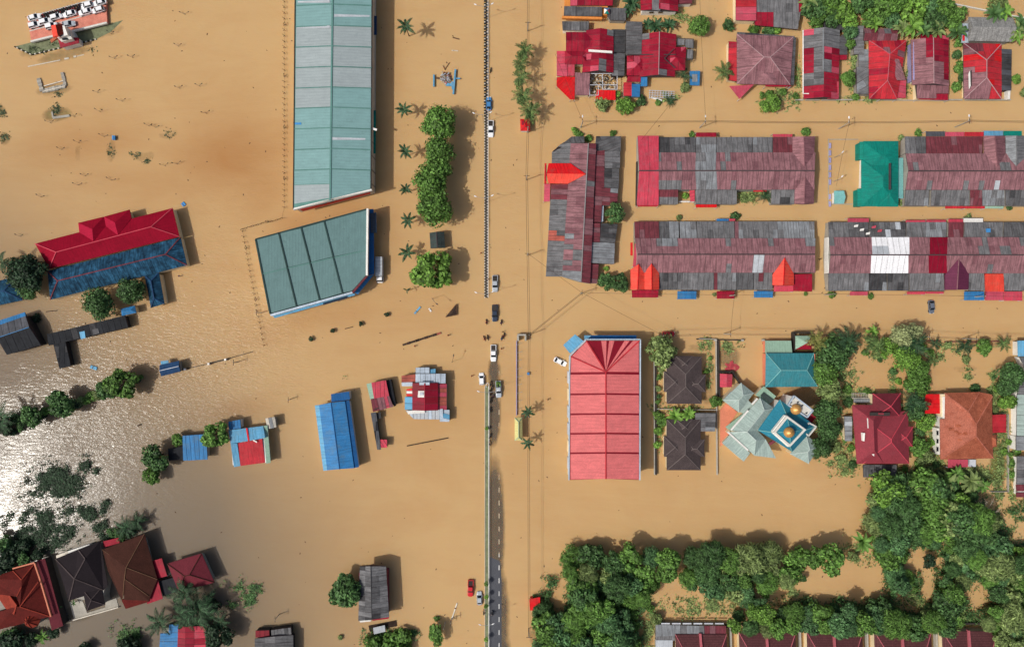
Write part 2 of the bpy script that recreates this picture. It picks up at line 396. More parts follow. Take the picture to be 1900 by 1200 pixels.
def walls(root, foot, ze, mat, ins=.5, z0=-1.2):
    ps = [W(x, y, ze) for x, y in foot]
    mb = MB(); mb.prism([(p.x, p.y) for p in (inset(ps, ins) if ins else ps)], z0, ze - .04); return mb.build('wall', mat, root)
def house(name, label, foot, ze, wmat, cat='house', group=None, ins=.5):
    c = centroid([W(x, y, 0) for x, y in foot]); r = T(name, label, cat, (c.x, c.y, 0), 0, group)
    walls(r, foot, ze, wmat, ins); return r
def slab(root, name, mat, pts, t=.12):
    mb = MB(); mb.solid([V(p) for p in pts], lambda p: p.z - t); return mb.build(name, mat, root)
def wing(root, c, ze, zr, mat, kind='gable', ax='h', wmat=None, rmat=None, sh=None, pal=None, ins=None):
    if wmat: walls(root, c, ze, wmat)
    fs, rd = gabf(c, ze, zr, ax) if kind == 'gable' else hipf(c, ze, zr, ax, ins)
    return roof(root, mat, fs, rd, rmat, sh, pal)
def leanto(root, c, zs, mat, wmat=None, sh=None, pal=None, name='lean_to_roof'):
    if wmat: walls(root, c, min(zs), wmat, .25)
    fs, _ = shedf(c, zs); return roof(root, mat, fs, sh=sh, pal=pal, name=name)
def awning(root, c, zs, mat, name='awning', post=True):
    o = slab(root, name, mat, [(x, y, z) for (x, y), z in zip(c, zs)], .09)
    if post:
        m = MB()
        for (x, y), z in list(zip(c, zs))[2:]:
            p = W(x, y, z); m.bar((p.x, p.y, -1), (p.x, p.y, z - .1), .1, .1)
        m.build('post', 'frame_pale', o)
    return o

# ------------------------------------------------------------------ flood water, ground under it, shallow spots
# (px, py, rx, ry, rot_deg, amount): where the flood carries more silt / where it is shallow over road, lawn or hedge
SILT = [(425, 290, 120, 60, -10, .6), (640, 400, 70, 30, -14, .3), (560, 600, 120, 26, -14, .28), (740, 590, 120, 60, 0, .16), (720, 120, 30, 200, 0, .15), (800, 760, 120, 60, 0, .14), (330, 335, 170, 40, 0, .35), (480, 330, 70, 70, 0, .35), (150, 270, 130, 40, -8, .35), (20, 700, 40, 60, 0, .7), (10, 640, 30, 40, 0, .4), (560, 430, 60, 60, 0, .35), (600, 590, 170, 30, -8, .25), (440, 760, 60, 20, -10, .35), (160, 745, 60, 22, -15, .6), (260, 690, 50, 30, -10, .3), (420, 1090, 55, 18, 0, .7), (370, 1105, 40, 20, 0, .6), (30, 1012, 22, 12, 0, .6), (720, 430, 35, 120, 0, .15), (120, 640, 40, 60, 0, .2)]
SHALLOW = [(118, 102, 55, 12, -14, .55), (130, 99, 20, 9, -10, .4), (100, 166, 38, 12, -8, .45), (106, 212, 30, 14, -5, .6), (2, 207, 10, 12, 0, .5), (8, 256, 10, 14, -20, .55), (207, 280, 9, 24, 4, .4), (312, 250, 24, 8, -10, .3), (265, 290, 24, 10, 0, .35), (66, 93, 36, 12, -14, .5), (200, 60, 40, 9, -18, .35), (145, 285, 8, 16, 0, .3),
           (917, 690, 11, 36, 0, .95), (916, 770, 13, 60, 0, 1.), (905, 40, 3, 90, 0, .2), (905, 390, 6, 60, 0, .35), (1852, 862, 16, 48, 0, 1.), (1818, 884, 40, 20, 0, .85), (1352, 662, 22, 24, 0, .75), (1355, 690, 16, 12, 0, .6), (1500, 735, 40, 30, 0, .8), (1315, 700, 14, 40, 0, .4), (1223, 780, 6, 70, 0, .5), (1440, 725, 80, 12, 0, .4), (1310, 740, 18, 10, 0, .45), (1300, 645, 30, 10, 0, .35), (1230, 735, 10, 20, 0, .4), (1570, 800, 20, 40, 0, .4), (1735, 850, 20, 30, 0, .4), (1640, 740, 20, 8, 0, .4), (1330, 640, 10, 8, 0, .3), (1790, 684, 28, 10, 0, .3), (1850, 745, 16, 30, 0, .4),
           (926, 1150, 20, 110, 0, .8), (928, 1230, 24, 60, 0, 1.), (918, 980, 20, 140, 0, .9), (150, 1135, 40, 18, -14, .5), (220, 1050, 12, 40, 14, .35), (1005, 1180, 26, 26, 0, .5), (1195, 1170, 20, 40, 0, .6), (1660, 1080, 60, 14, 0, .15), (1480, 1150, 30, 12, 0, .5)]
def blobs(PXs, PYs, lst):
    out = np.zeros_like(PXs)
    for x, y, rx, ry, rot, a in lst:
        r = math.radians(rot); dx, dy = PXs - x, PYs - y
        u = dx * math.cos(r) + dy * math.sin(r); v = -dx * math.sin(r) + dy * math.cos(r)
        d2 = (u / rx) ** 2 + (v / ry) ** 2
        out = np.maximum(out, a * np.exp(-d2 * .9) * 1.0) if lst is SILT else np.maximum(out, a * np.clip(1.6 - 1.3 * d2, 0, 1))
    return out
def grid_mesh(name, x0, x1, y0, y1, step, zf):
    xs = np.arange(x0, x1 + .01, step); ys = np.arange(y0, y1 + .01, step); nx, ny = len(xs), len(ys)
    X, Y = np.meshgrid(xs, ys); Z = zf(X, Y)
    co = np.stack([X, Y, Z], -1).reshape(-1, 3).astype(np.float32)
    i = (np.arange(ny - 1)[:, None] * nx + np.arange(nx - 1)[None]).ravel()
    q = np.stack([i, i + 1, i + nx + 1, i + nx], -1).astype(np.int32)
    me = bpy.data.meshes.new(name); me.vertices.add(len(co)); me.vertices.foreach_set('co', co.ravel())
    me.loops.add(q.size); me.loops.foreach_set('vertex_index', q.ravel())
    me.polygons.add(len(q)); me.polygons.foreach_set('loop_start', np.arange(0, q.size, 4, dtype=np.int32))
    me.update(calc_edges=True); return me, X.ravel(), Y.ravel()
def set_attr(me, name, vals):
    a = me.attributes.new(name, 'FLOAT', 'POINT'); a.data.foreach_set('value', vals.astype(np.float32))
me, GX, GY = grid_mesh('flood_water', -170, 170, -110, 110, 1.0, lambda X, Y: X * 0)
PXs, PYs = 950 + GX / SPX, 600 - GY / SPX
set_attr(me, 'silt', blobs(PXs, PYs, SILT)); set_attr(me, 'shallow', blobs(PXs, PYs, SHALLOW))
# how choppy the current leaves the surface: the open water in the west and south-west is rougher than the sheltered lanes
sig = lambda v, w: 1 / (1 + np.exp(-v / w))
dl = (PYs - (905 - .52 * PXs)) / 1.13                     # distance below the line where the river current runs
ch = .42 + .5 * np.exp(-(dl / 170.0) ** 2) * sig(640 - PXs, 60.) + .25 * np.exp(-((PXs - 480) / 70.0) ** 2 - ((PYs - 590) / 150.0) ** 2)
ch += .95 * np.exp(-((PXs - 455) / 95.0) ** 2 - ((PYs - 640) / 190.0) ** 2) + .35 * np.exp(-((PXs - 330) / 160.0) ** 2 - ((PYs - 600) / 170.0) ** 2)
ch *= 1 - .72 * sig(PYs - 1000 - .1 * PXs, 30.) * sig(560 - PXs, 60.)            # sheltered lane between the houses in the south-west
ch *= 1 - .45 * sig(PYs - 830, 40.) * sig(PXs - 220, 40.) * sig(860 - PXs, 40.)
ch = np.maximum(ch, .95 * np.exp(-((PXs - 950) / 45.0) ** 2) * (PYs < 720)); set_attr(me, 'chop', ch)
# painted veil: south-west water greyed and darkened to imitate sky reflection and vignetting
set_attr(me, 'painted_veil', 1 / (1 + np.exp(-((-(PXs - 400) * .75 + (PYs - 760)) / 95.0))) * np.clip((820 - PXs) / 420.0, 0, 1))
def water_material():
    m = bpy.data.materials.new('flood_water'); m.use_nodes = True; nt = m.node_tree; N = nt.nodes; Lk = nt.links; b = N['Principled BSDF']
    pos = N.new('ShaderNodeNewGeometry').outputs['Position']
    def noise(sc, det, ro=.55, vec=None, dist=0.):
        n = N.new('ShaderNodeTexNoise'); n.inputs['Scale'].default_value = sc; n.inputs['Detail'].default_value = det; n.inputs['Roughness'].default_value = ro; n.inputs['Distortion'].default_value = dist
        Lk.new(vec or pos, n.inputs['Vector']); return n.outputs['Fac']
    def mr(s, a, c, d, e):
        n = N.new('ShaderNodeMapRange'); Lk.new(s, n.inputs[0])
        for i, x in enumerate((a, c, d, e)): n.inputs[i + 1].default_value = x
        return n.outputs[0]
    def ma(op, a, c):
        n = N.new('ShaderNodeMath'); n.operation = op
        for i, x in enumerate((a, c)):
            if isinstance(x, (int, float)): n.inputs[i].default_value = x
            else: Lk.new(x, n.inputs[i])
        return n.outputs[0]
    def at(nm): n = N.new('ShaderNodeAttribute'); n.attribute_name = nm; return n.outputs['Fac']
    big = noise(.012, 4); mid = noise(.05, 6, .62, dist=1.2)
    ramp = N.new('ShaderNodeMix'); ramp.data_type = 'RGBA'; ramp.inputs[6].default_value = L3((192, 159, 113)) + (1,); ramp.inputs[7].default_value = L3((164, 114, 66)) + (1,)
    f = ma('ADD', ma('MULTIPLY', at('silt'), 1.0), ma('MULTIPLY', ma('SUBTRACT', big, .52), .55)); f2 = ma('ADD', f, ma('MULTIPLY', ma('SUBTRACT', mid, .5), .34))
    ms_ = N.new('ShaderNodeMapping'); ms_.inputs['Rotation'].default_value = (0, 0, .3); ms_.inputs['Scale'].default_value = (.35, 1.6, 1); Lk.new(pos, ms_.inputs[0])
    f2 = ma('ADD', f2, ma('MULTIPLY', ma('SUBTRACT', noise(.045, 6, .65, ms_.outputs[0], 1.6), .5), .42)); f2 = ma('ADD', f2, ma('MULTIPLY', ma('SUBTRACT', noise(.5, 4, .6, ms_.outputs[0], .5), .5), .12)); f2 = ma('ADD', f2, .07)
    n = N.new('ShaderNodeClamp'); Lk.new(f2, n.inputs[0]); Lk.new(n.outputs[0], ramp.inputs[0]); veil_mix = N.new('ShaderNodeMix'); veil_mix.data_type = 'RGBA'; veil_mix.inputs[7].default_value = L3((112, 102, 89)) + (1,); Lk.new(ramp.outputs[2], veil_mix.inputs[6]); Lk.new(at('painted_veil'), veil_mix.inputs[0]); Lk.new(veil_mix.outputs[2], b.inputs['Base Color'])  # grey mix paints the sky veil and vignetting into the base colour
    b.inputs['Roughness'].default_value = .15; b.inputs['Specular IOR Level'].default_value = .2; b.inputs['IOR'].default_value = 1.33; b.inputs['Subsurface Weight'].default_value = .4; b.inputs['Subsurface Radius'].default_value = (3.2, 1.6, .7); b.inputs['Subsurface Scale'].default_value = .4
    mp = N.new('ShaderNodeMapping'); mp.inputs['Rotation'].default_value = (0, 0, .45); mp.inputs['Scale'].default_value = (.5, 1.35, 1); Lk.new(pos, mp.inputs[0])
    w1 = noise(.8, 3, .6, mp.outputs[0], .7); w2 = noise(2.2, 2, .6, mp.outputs[0], .4)
    hgt = ma('ADD', ma('MULTIPLY', w1, .27), ma('MULTIPLY', w2, .12))
    gust = mr(noise(.035, 3), .35, .65, .45, 1.25)
    st = ma('MULTIPLY', ma('MULTIPLY', at('chop'), gust), .42)
    bp = N.new('ShaderNodeBump'); bp.inputs['Distance'].default_value = 1.0; Lk.new(st, bp.inputs['Strength']); Lk.new(hgt, bp.inputs['Height']); Lk.new(bp.outputs[0], b.inputs['Normal'])
    # shallow water lets the ground show through the silt
    edge = noise(.35, 5, .65)
    sh = mr(ma('ADD', at('shallow'), ma('MULTIPLY', ma('SUBTRACT', edge, .5), .55)), .18, .85, 0, .86)
    sh2 = ma('MULTIPLY', sh, mr(at('shallow'), 0, .05, 0, 1))
    t = N.new('ShaderNodeBsdfTransparent'); t.inputs[0].default_value = (.96, .9, .8, 1); mx = N.new('ShaderNodeMixShader'); Lk.new(sh2, mx.inputs[0])
    Lk.new(b.outputs[0], mx.inputs[1]); Lk.new(t.outputs[0], mx.inputs[2]); Lk.new(mx.outputs[0], N['Material Output'].inputs['Surface'])
    MATS['water'] = m; return m
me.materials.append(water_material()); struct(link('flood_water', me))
# the same water further out, round the grid
mb = MB()
for x0, x1, y0, y1 in ((-900, -170, -900, 900), (170, 900, -900, 900), (-170, 170, 110, 900), (-170, 170, -900, -110)):
    mb.add([(x0, y0, 0), (x1, y0, 0), (x1, y1, 0), (x0, y1, 0)], [(0, 1, 2, 3)])
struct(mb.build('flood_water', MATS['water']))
# ground under the flood: soil, lawns and hedges that show where it is shallow
gm, gx, gy = grid_mesh('ground', -174, 174, -114, 114, 3.0, lambda X, Y: X * 0 - .55)
gpx, gpy = 950 + gx / SPX, 600 - gy / SPX
LAWN = [(1848, 870, 44, 80, 0, 1), (1810, 884, 60, 30, 0, 1), (1850, 745, 25, 40, 0, 1), (1195, 1170, 30, 50, 0, 1), (1005, 1180, 30, 30, 0, .6), (106, 212, 40, 25, 0, 1), (66, 93, 50, 25, -14, .8), (118, 102, 60, 20, -14, .2), (2, 207, 20, 20, 0, 1), (8, 256, 20, 22, 0, 1), (207, 280, 20, 30, 0, 1), (312, 250, 30, 15, 0, 1), (265, 290, 30, 15, 0, 1), (200, 60, 50, 16, -18, .7), (145, 285, 20, 20, 0, .8), (1223, 780, 12, 80, 0, 1), (1790, 684, 40, 20, 0, .6), (1480, 1150, 40, 20, 0, .7)]
set_attr(gm, 'lawn', blobs(gpx, gpy, LAWN))
def ground_material():
    m = bpy.data.materials.new('ground'); m.use_nodes = True; N = m.node_tree.nodes; Lk = m.node_tree.links; b = N['Principled BSDF']; b.inputs['Roughness'].default_value = .95
    pos = N.new('ShaderNodeNewGeometry').outputs['Position']; n = N.new('ShaderNodeTexNoise'); n.inputs['Scale'].default_value = .8; n.inputs['Detail'].default_value = 6; Lk.new(pos, n.inputs['Vector'])
    c1 = N.new('ShaderNodeMix'); c1.data_type = 'RGBA'; c1.inputs[6].default_value = L3((116, 110, 96)) + (1,); c1.inputs[7].default_value = L3((150, 138, 112)) + (1,); Lk.new(n.outputs['Fac'], c1.inputs[0])
    c2 = N.new('ShaderNodeMix'); c2.data_type = 'RGBA'; c2.inputs[6].default_value = L3((66, 104, 52)) + (1,); c2.inputs[7].default_value = L3((128, 140, 84)) + (1,); Lk.new(n.outputs['Fac'], c2.inputs[0])
    a = N.new('ShaderNodeAttribute'); a.attribute_name = 'lawn'; mx = N.new('ShaderNodeMix'); mx.data_type = 'RGBA'
    Lk.new(a.outputs['Fac'], mx.inputs[0]); Lk.new(c1.outputs[2], mx.inputs[6]); Lk.new(c2.outputs[2], mx.inputs[7]); Lk.new(mx.outputs[2], b.inputs['Base Color']); return m
gm.materials.append(ground_material()); struct(link('ground', gm))
mb = MB()
for x0, x1, y0, y1 in ((-900, -174, -900, 900), (174, 900, -900, 900), (-174, 174, 114, 900), (-174, 174, -900, -114)):
    mb.add([(x0, y0, -.55), (x1, y0, -.55), (x1, y1, -.55), (x0, y1, -.55)], [(0, 1, 2, 3)])
struct(mb.build('ground', 'soil'))

# the main road: under water in the north, it climbs out of the flood towards the south
def road_z(py): return -.45 + .40 * min(1, max(0, (py - 560) / 120)) + .14 * min(1, max(0, (py - 1010) / 60))
mb = MB(); ys = list(range(-60, 1300, 20))
for x0, x1 in ((906, 948), (858, 898)):
    vs = []; fs = []
    for i, y in enumerate(ys):
        z = road_z(y) if x0 > 900 else -.45
        z = min(z, .12)
        vs += [W(x0, y, z), W(927 if x0 > 900 else (x0 + x1) / 2, y, z - .02), W(x1, y, z - .42 if x0 > 900 else z)]
        if i: k = 3 * i; fs += [(k - 3, k, k + 1, k - 2), (k - 2, k + 1, k + 2, k - 1)]
    mb.add(vs, fs)
road = struct(mb.build('road', 'asphalt'))
mb = MB()
for y in range(640, 1290, 24):
    a, b2 = W(926, y, road_z(y)), W(926, y + 9, road_z(y + 9)); w = .09
    mb.add([(a.x - w, a.y, min(a.z, .12) + .01), (b2.x - w, b2.y, min(b2.z, .12) + .01), (b2.x + w, b2.y, min(b2.z, .12) + .01), (a.x + w, a.y, min(a.z, .12) + .01)], [(0, 1, 2, 3)])
stuff(mb.build('lane_marking', 'lane_paint', road))

# ------------------------------------------------------------------ the central reservation with black and white kerb stones
med = T('central_reservation', 'black and white kerbed central reservation running down the flooded main road', 'road divider', W(902, 270))
for key, ph in (('kerb_black', 0), ('kerb_white', 1)):
    for side, xa in ((0, 899.6), (1, 904.2)):
        mb = MB(); y = -40.; k = 0
        while y < 552:
            if k % 2 == (ph + side) % 2:
                hh = .34 if y < 216 else .2
                if key == 'kerb_white' and y < 216 and k % 4 < 2: y += 2.6; k += 1; continue
                xb = xa - 1.2 * (550 - y) / 550 * 0
                p, q = W(xb, y), W(xb, y + 2.5); wd = .6 if (y < 216 and key == 'kerb_black') else .3
                mb.bar((p.x, p.y, hh - .4), (q.x, q.y, hh - .4), wd, .8)
            y += 2.6; k += 1
        stuff(mb.build('kerb_stones', key, med))
mb = MB(); mb.bar(W(902, -40, .02), W(902, 552, .02), .3, .2); mb.build('planting_strip', 'wall_dark', med)
mb = MB(); mb.tube([W(905.6, -40, .62), W(905.8, 270, .62), W(905.8, 552, .62)], .07); mb.build('guard_rail', 'rail_white', med)
md2 = T('road_median', 'raised grassy road median with white rail running down the dry road', 'road divider', W(903, 960))
mb = MB(); mb.bar(W(903.2, 716, .02), W(903.2, 1290, .02), .95, .4); mb.build('grass_bed', leafmat('turf', (98, 104, 76), .3, .0), md2)
for x, k in ((899.8, 'kerb_white'), (906.4, 'kerb_white')):
    mb = MB(); mb.bar(W(x, 716, .1), W(x, 1290, .1), .14, .5); mb.build('kerb', k, md2)
mb = MB(); mb.tube([W(902, 719, .8), W(901.8, 714, .8), W(903, 711, .8), W(905.5, 710, .8), W(907, 713, .8), W(907.5, 722, .8)] + [W(907.4, y, .8) for y in range(740, 1300, 40)], .085, 6); mb.build('rail', 'rail_white', md2)

# ------------------------------------------------------------------ the long warehouse (top left of centre)
wh = house('long_warehouse', 'long pale teal metal-roofed warehouse beside its strip of deep shadow', [(549, -60), (690, -60), (688, 352), (545, 388)], 7.0, 'offwhite', 'warehouse', ins=.25)
def whx(y, t): return (549 - 4 * y / 388, 617.3 - 4.8 * y / 377, 690 - 2 * y / 352)[t]
ysm = [-60, -30, 8, 47.5, 85.5, 123.5, 161.5, 199, 237, 275.5, 313.5]
col = {0: 'tt', 1: 'tt', 2: 'tt', 3: 'gg', 4: 'gg', 5: 'gg', 6: 'gt', 7: 'tt', 8: 'tt', 9: 'tt'}
KM = dict(t='ware_teal', g='ware_grey'); ZE, ZR = 7.1, 8.6
rbase = roof(wh, 'ware_seam', [[(whx(-60, 0), -60, ZE), (whx(-60, 1), -60, ZR), (612.4, 371, ZR), (545, 388, ZE)], [(whx(-60, 1), -60, ZR), (690, -60, ZE), (688, 352, ZE), (612.4, 371, ZR)]], zb=ZE - .4)
def wpanel(x0, x1, xs0, xs1, y0a, y0b, y1a, y1b, mat):
    g = .7; p = [W(x0[0] + xs0, y0a + g, x0[1]), W(x1[0] + xs1, y0b + g, x1[1]), W(x1[0] + xs1, y1b - g, x1[1]), W(x0[0] + xs0, y1a - g, x0[1])]
    for q in p: q.z += .09
    slab(rbase, 'roof_panel', mat, p, .08)
for i in range(10):
    y0, y1 = ysm[i], ysm[i + 1]
    wpanel((whx(y0, 0), ZE), (whx(y0, 1), ZR), 1, -1.6, y0 + 2.5, y0, y1 + 2.5, y1, KM[col[i][0]])
    wpanel((whx(y0, 1), ZR), (whx(y0, 2), ZE), 1.6, -1, y0, y0 + 2.5, y1, y1 + 2.5, KM[col[i][1]])
for a, b_, m in ((313.5, 341, 't'), (341, 378, 'g')): wpanel((545.5, ZE), (613, ZR), 1, -1.6, a + 2, a, b_ + (2 if a < 341 else 1), b_ - (0 if a < 341 else 10), KM[m])
wpanel((613, ZR), (688, ZE), 1.6, -1, 313.5, 316, 369, 351, 'ware_teal')
for x0, x1, y, s in ((553, 612, 4, 0), (620, 686, 30, 1), (552, 612, 51, 0), (617, 684, 258, 1)):   # paler replacement strips
    za, zb_ = (ZE, ZR) if s == 0 else (ZR, ZE)
    p = [W(x0, y - 2 + (1 if s == 0 else -1), za), W(x1, y - 2 + (-1 if s == 0 else 1), zb_), W(x1, y + 2, zb_), W(x0, y + 2, za)]
    for q in p: q.z += .16
    slab(rbase, 'roof_strip', 'grey_pale', p, .05)
for y in ysm[1:]:                                            # seam ribs, ridge and edge gutters
    for a, b_ in (((whx(y, 0), y + 2.5, ZE + .18), (whx(y, 1), y, ZR + .18)), ((whx(y, 1), y, ZR + .18), (whx(y, 2), y + 2.5, ZE + .18))):
        m = MB(); m.bar(V(a), V(b_), .28, .14); m.build('seam_rib', 'ware_seam', rbase)
m = MB(); m.bar(W(617.6, -60, ZR + .2), W(612.4, 372, ZR + .2), .5, .16); m.build('ridge_cap', 'ware_seam', rbase)
for x0, x1, y1 in ((548.2, 544.4, 388), (690.6, 688.6, 352)):
    m = MB(); m.bar(W(x0, -60, ZE - .1), W(x1, y1, ZE - .1), .3, .4); m.build('gutter', 'wall_dark', wh)
slab(wh, 'parapet', 'white', [(544, 389.5, 7.9), (545, 386, 7.9), (613, 369, 8.9), (689, 350.5, 7.9), (690, 353.5, 7.9), (613, 372.5, 8.9)], 1.2)
m = MB(); m.prism([(p.x, p.y) for p in (W(557, 389.2, 6.4), W(558, 382, 6.4), W(683, 352.5, 6.4), W(684, 356.4, 6.4))], 3.5, 6.4); m.build('fascia_board', 'plastic_red', wh)
for x in (600, 616):
    p = W(x, 389.4 - (x - 557) * .258 - 1.6, 6.46); m = MB(); m.box((p.x, p.y, 6.5), (1.9 if x == 600 else 1.2, .7, .14), math.atan2(36, 143)); m.build('sign_panel', 'glass_dark', wh)
    m = MB(); m.box((p.x, p.y, 6.6), (1.5 if x == 600 else .8, .36, .1), math.atan2(36, 143)); m.build('sign_face', 'white', wh)
for i in range(15):                                          # wall bays along the east side
    y = -20 + i * 26; p = W(691, y, 3.2); m = MB(); m.box((p.x + .05, p.y, 2.2), (.5, .5, 6.6)); m.build('wall_pier', 'wall_grey', wh)
p = W(691.5, 240, 6.6); m = MB(); m.box((p.x + .6, p.y, 6.6), (1.4, .6, .2), -.3); m.build('lamp_bracket', 'white', wh)
slab(wh, 'canopy', 'blue_navy', [(691, 30, 3.2), (699, 30, 2.8), (699, 65, 2.8), (691, 65, 3.2)]); slab(wh, 'canopy', 'teal', [(691, 205, 3.2), (697.5, 205, 2.8), (697, 285, 2.8), (691, 285, 3.2)])
p = W(553, 229.6, 7.5); m = MB(); m.box((p.x, p.y, 7.5), (1.9, .6, .1)); m.build('roof_patch', 'plastic_blue', wh)

# ------------------------------------------------------------------ the angular warehouse below it
fp = [(474, 444), (681, 388), (679, 512), (653, 541), (501, 583)]
aw = house('angular_warehouse', 'five-sided dark green metal-roofed warehouse with blue canopy along its street sides', fp, 6.2, 'white', 'warehouse', ins=.3)
def onl(a, b, t): return (a[0] + (b[0] - a[0]) * t, a[1] + (b[1] - a[1]) * t)
rb = roof(aw, 'ware_seam_dark', [[(x, y, 6.3) for x, y in fp]], zb=5.6)
tops = [(474, 444), (517, 432), (558.7, 422.7), (601.3, 410.7), (681, 388)]; bots = [(501, 582), (550, 568), (592.8, 556.5), (635.2, 544)]
mids = [(488, 508), (534, 497), (577, 487), (618, 477), (680, 464)]
def apan(poly, z=(6.5, 6.5)):
    c = centroid([Vector((x, y, 0)) for x, y in poly]); pp = []
    for x, y in poly:
        dx, dy = x - c.x, y - c.y; l = math.hypot(dx, dy); f = 1 - 1.1 / l; pp.append((c.x + dx * f, c.y + dy * f, 6.45))
    slab(rb, 'roof_panel', 'ware_green', pp, .12)
for i in range(4):
    apan([tops[i], tops[i + 1], mids[i + 1], mids[i]])
    if i < 3: apan([mids[i], mids[i + 1], bots[i + 1], bots[i]])
apan([mids[3], mids[4], (679, 512), (653, 540.5), bots[3]])
for a, b_ in list(zip(tops[1:4], bots[1:4])) + [((474, 444), (501, 582)), ((474, 444), (681, 388))]:
    m = MB(); m.bar(W(*a, 6.6), W(*b_, 6.6), .42, .22); m.build('seam_rib', 'ware_seam_dark', rb)
m = MB(); m.bar(W(*mids[0], 6.55), W(*mids[4], 6.55), .3, .1); m.build('ridge_cap', 'ware_seam', rb)
slab(aw, 'parapet', 'white', [(680, 387, 6.9), (683.5, 387, 6.9), (682, 511, 6.9), (678.6, 511, 6.9)], .9)
slab(aw, 'parapet', 'maroon', [(653, 541, 6.9), (679, 511.5, 6.9), (681.5, 513, 6.9), (655, 544, 6.9)], .9)
slab(aw, 'parapet', 'steel', [(501, 583, 6.9), (653, 541, 6.9), (654.5, 544, 6.9), (503, 586.5, 6.9)], .9)
slab(aw, 'canopy', 'blue_deep', [(685, 388, 4.6), (693, 388, 4.2), (694.5, 508, 4.2), (684, 511, 4.6)])
slab(aw, 'canopy', 'blue_roof', [(683.5, 512, 4.6), (694, 509, 4.2), (664, 546, 4.2), (657, 543, 4.6)])
slab(aw, 'canopy', 'blue_roof_light', [(506, 586, 4.6), (657, 544, 4.6), (659, 547.5, 4.2), (510, 590, 4.2)])
slab(aw, 'solar_panel', 'solar', [(687, 396, 4.75), (698, 394, 4.45), (699, 432, 4.45), (688, 432, 4.75)])
slab(aw, 'solar_panel', 'solar', [(599, 562, 4.75), (643, 549, 4.75), (644.5, 553, 4.5), (600, 566, 4.5)])
for i in range(6):
    p = W(686, 400 + 18 * i, 3); m = MB(); m.box((p.x, p.y, 1.6), (.25, .9, 2.4)); m.build('shutter', 'plastic_red' if i % 2 else 'steel', aw)

# ------------------------------------------------------------------ red and blue halls on the left
rh = house('red_hall', 'long crimson hip-roofed hall with twin gabled porch on the left', [(65, 452), (320, 386), (333, 439), (91, 499)], 3.6, 'cream', 'hall')
e, r_ = 3.7, 5.8
roof(rh, 'hall_red', [[(65, 452, e), (320, 386, e), (280, 421, r_), (104, 468, r_)], [(320, 386, e), (333, 439, e), (280, 421, r_)], [(91, 499, e), (65, 452, e), (104, 468, r_)]], [((320, 386, e), (280, 421, r_)), ((333, 439, e), (280, 421, r_)), ((104, 468, r_), (280, 421, r_)), ((65, 452, e), (104, 468, r_)), ((91, 499, e), (104, 468, r_))], 'ridge_red', rw=.25)
roof(rh, 'hall_red', [[(333, 439, e), (91, 499, e), (104, 468, r_), (280, 421, r_)]])
e, r_ = 3.8, 5.75
for lf, ft, rg in (([(145, 413.5, e), (171, 425, r_), (173, 447, r_), (147, 431, e)], [(145, 413.5, e), (193, 402, e), (171, 425, r_)], [(193, 402, e), (197, 423, e), (173, 447, r_), (171, 425, r_)]),
                   ([(193, 402, e), (213, 413, r_), (219, 436, r_), (197, 423, e)], [(193, 402, e), (240, 389, e), (213, 413, r_)], [(240, 389, e), (244, 405, e), (219, 436, r_), (213, 413, r_)])):
    roof(rh, 'hall_red_sunlit', [lf], zb=3.5, name='porch_roof'); roof(rh, 'hall_red', [ft, rg], zb=3.5, name='porch_roof')  # west slopes get the paler red as painted sunlight
walls(rh, [(146, 414), (238, 391), (243, 410), (150, 436)], 3.4, 'cream')
bh = house('blue_hall', 'long streaky weathered blue hip-roofed hall right below the crimson roof', [(88, 503), (335, 440), (347, 492), (93, 556)], 3.2, 'cream', 'hall')
roof(bh, 'blue_old', [[(88, 503, 3.3), (335, 440, 3.3), (307, 472, 5.4), (107, 521, 5.4)], [(335, 440, 3.3), (347, 492, 3.3), (307, 472, 5.4)], [(347, 492, 3.3), (93, 556, 3.3), (107, 521, 5.4), (307, 472, 5.4)], [(93, 556, 3.3), (88, 503, 3.3), (107, 521, 5.4)]],
     [((107, 521, 5.4), (307, 472, 5.4)), ((335, 440, 3.3), (307, 472, 5.4)), ((347, 492, 3.3), (307, 472, 5.4)), ((93, 556, 3.3), (107, 521, 5.4)), ((88, 503, 3.3), (107, 521, 5.4))], 'maroon', rw=.3)
for o_, l_, c_ in ((None, 'narrow weathered blue annexe jutting from the blue hall beside round trees', [(268, 511), (295, 506), (305, 563), (280, 571)]),):
    h_ = house('blue_annexe', l_, c_, 3.0, 'cream', 'annexe'); fs, rd = hipf(c_, 3.05, 4.4, 'v'); roof(h_, 'blue_old', fs, rd, 'blue_navy', rw=.3)
h_ = house('blue_house', 'weathered blue hip roof at the left edge beside a big round tree', [(-40, 528), (30, 516), (42, 557), (-40, 572)], 3.0, 'cream')
fs, rd = hipf([(-40, 530), (30, 513), (42, 557), (-40, 574)], 3.05, 4.6); roof(h_, 'blue_old', fs, rd, 'blue_navy', rw=.3)
h_ = house('blue_hut', 'tiny blue roofed hut at the east end of the long black shed', [(224, 573), (250, 567), (253, 579), (226, 586)], 2.6, 'cream', 'hut'); fs, rd = hipf([(224, 573), (250, 567), (253, 580), (226, 586)], 2.65, 3.5); roof(h_, 'blue_roof', fs, rd)
c_ = [(87, 620), (232, 585), (238, 607), (91, 641)]
bs = house('black_shed', 'long L-shaped black sheet-metal walkway roof in the flooded yard', c_, 2.6, 'wall_dark', 'shed')
fs, _ = shedf(c_, (2.9, 2.9, 2.6, 2.6)); roof(bs, 'black_roof', fs, sh=(1.9, 4.2), pal=[('black_roof', 8), ('grey_black', 2)])
walls(bs, [(100, 638), (121, 632), (131, 679), (111, 684)], 2.4, 'wall_dark')
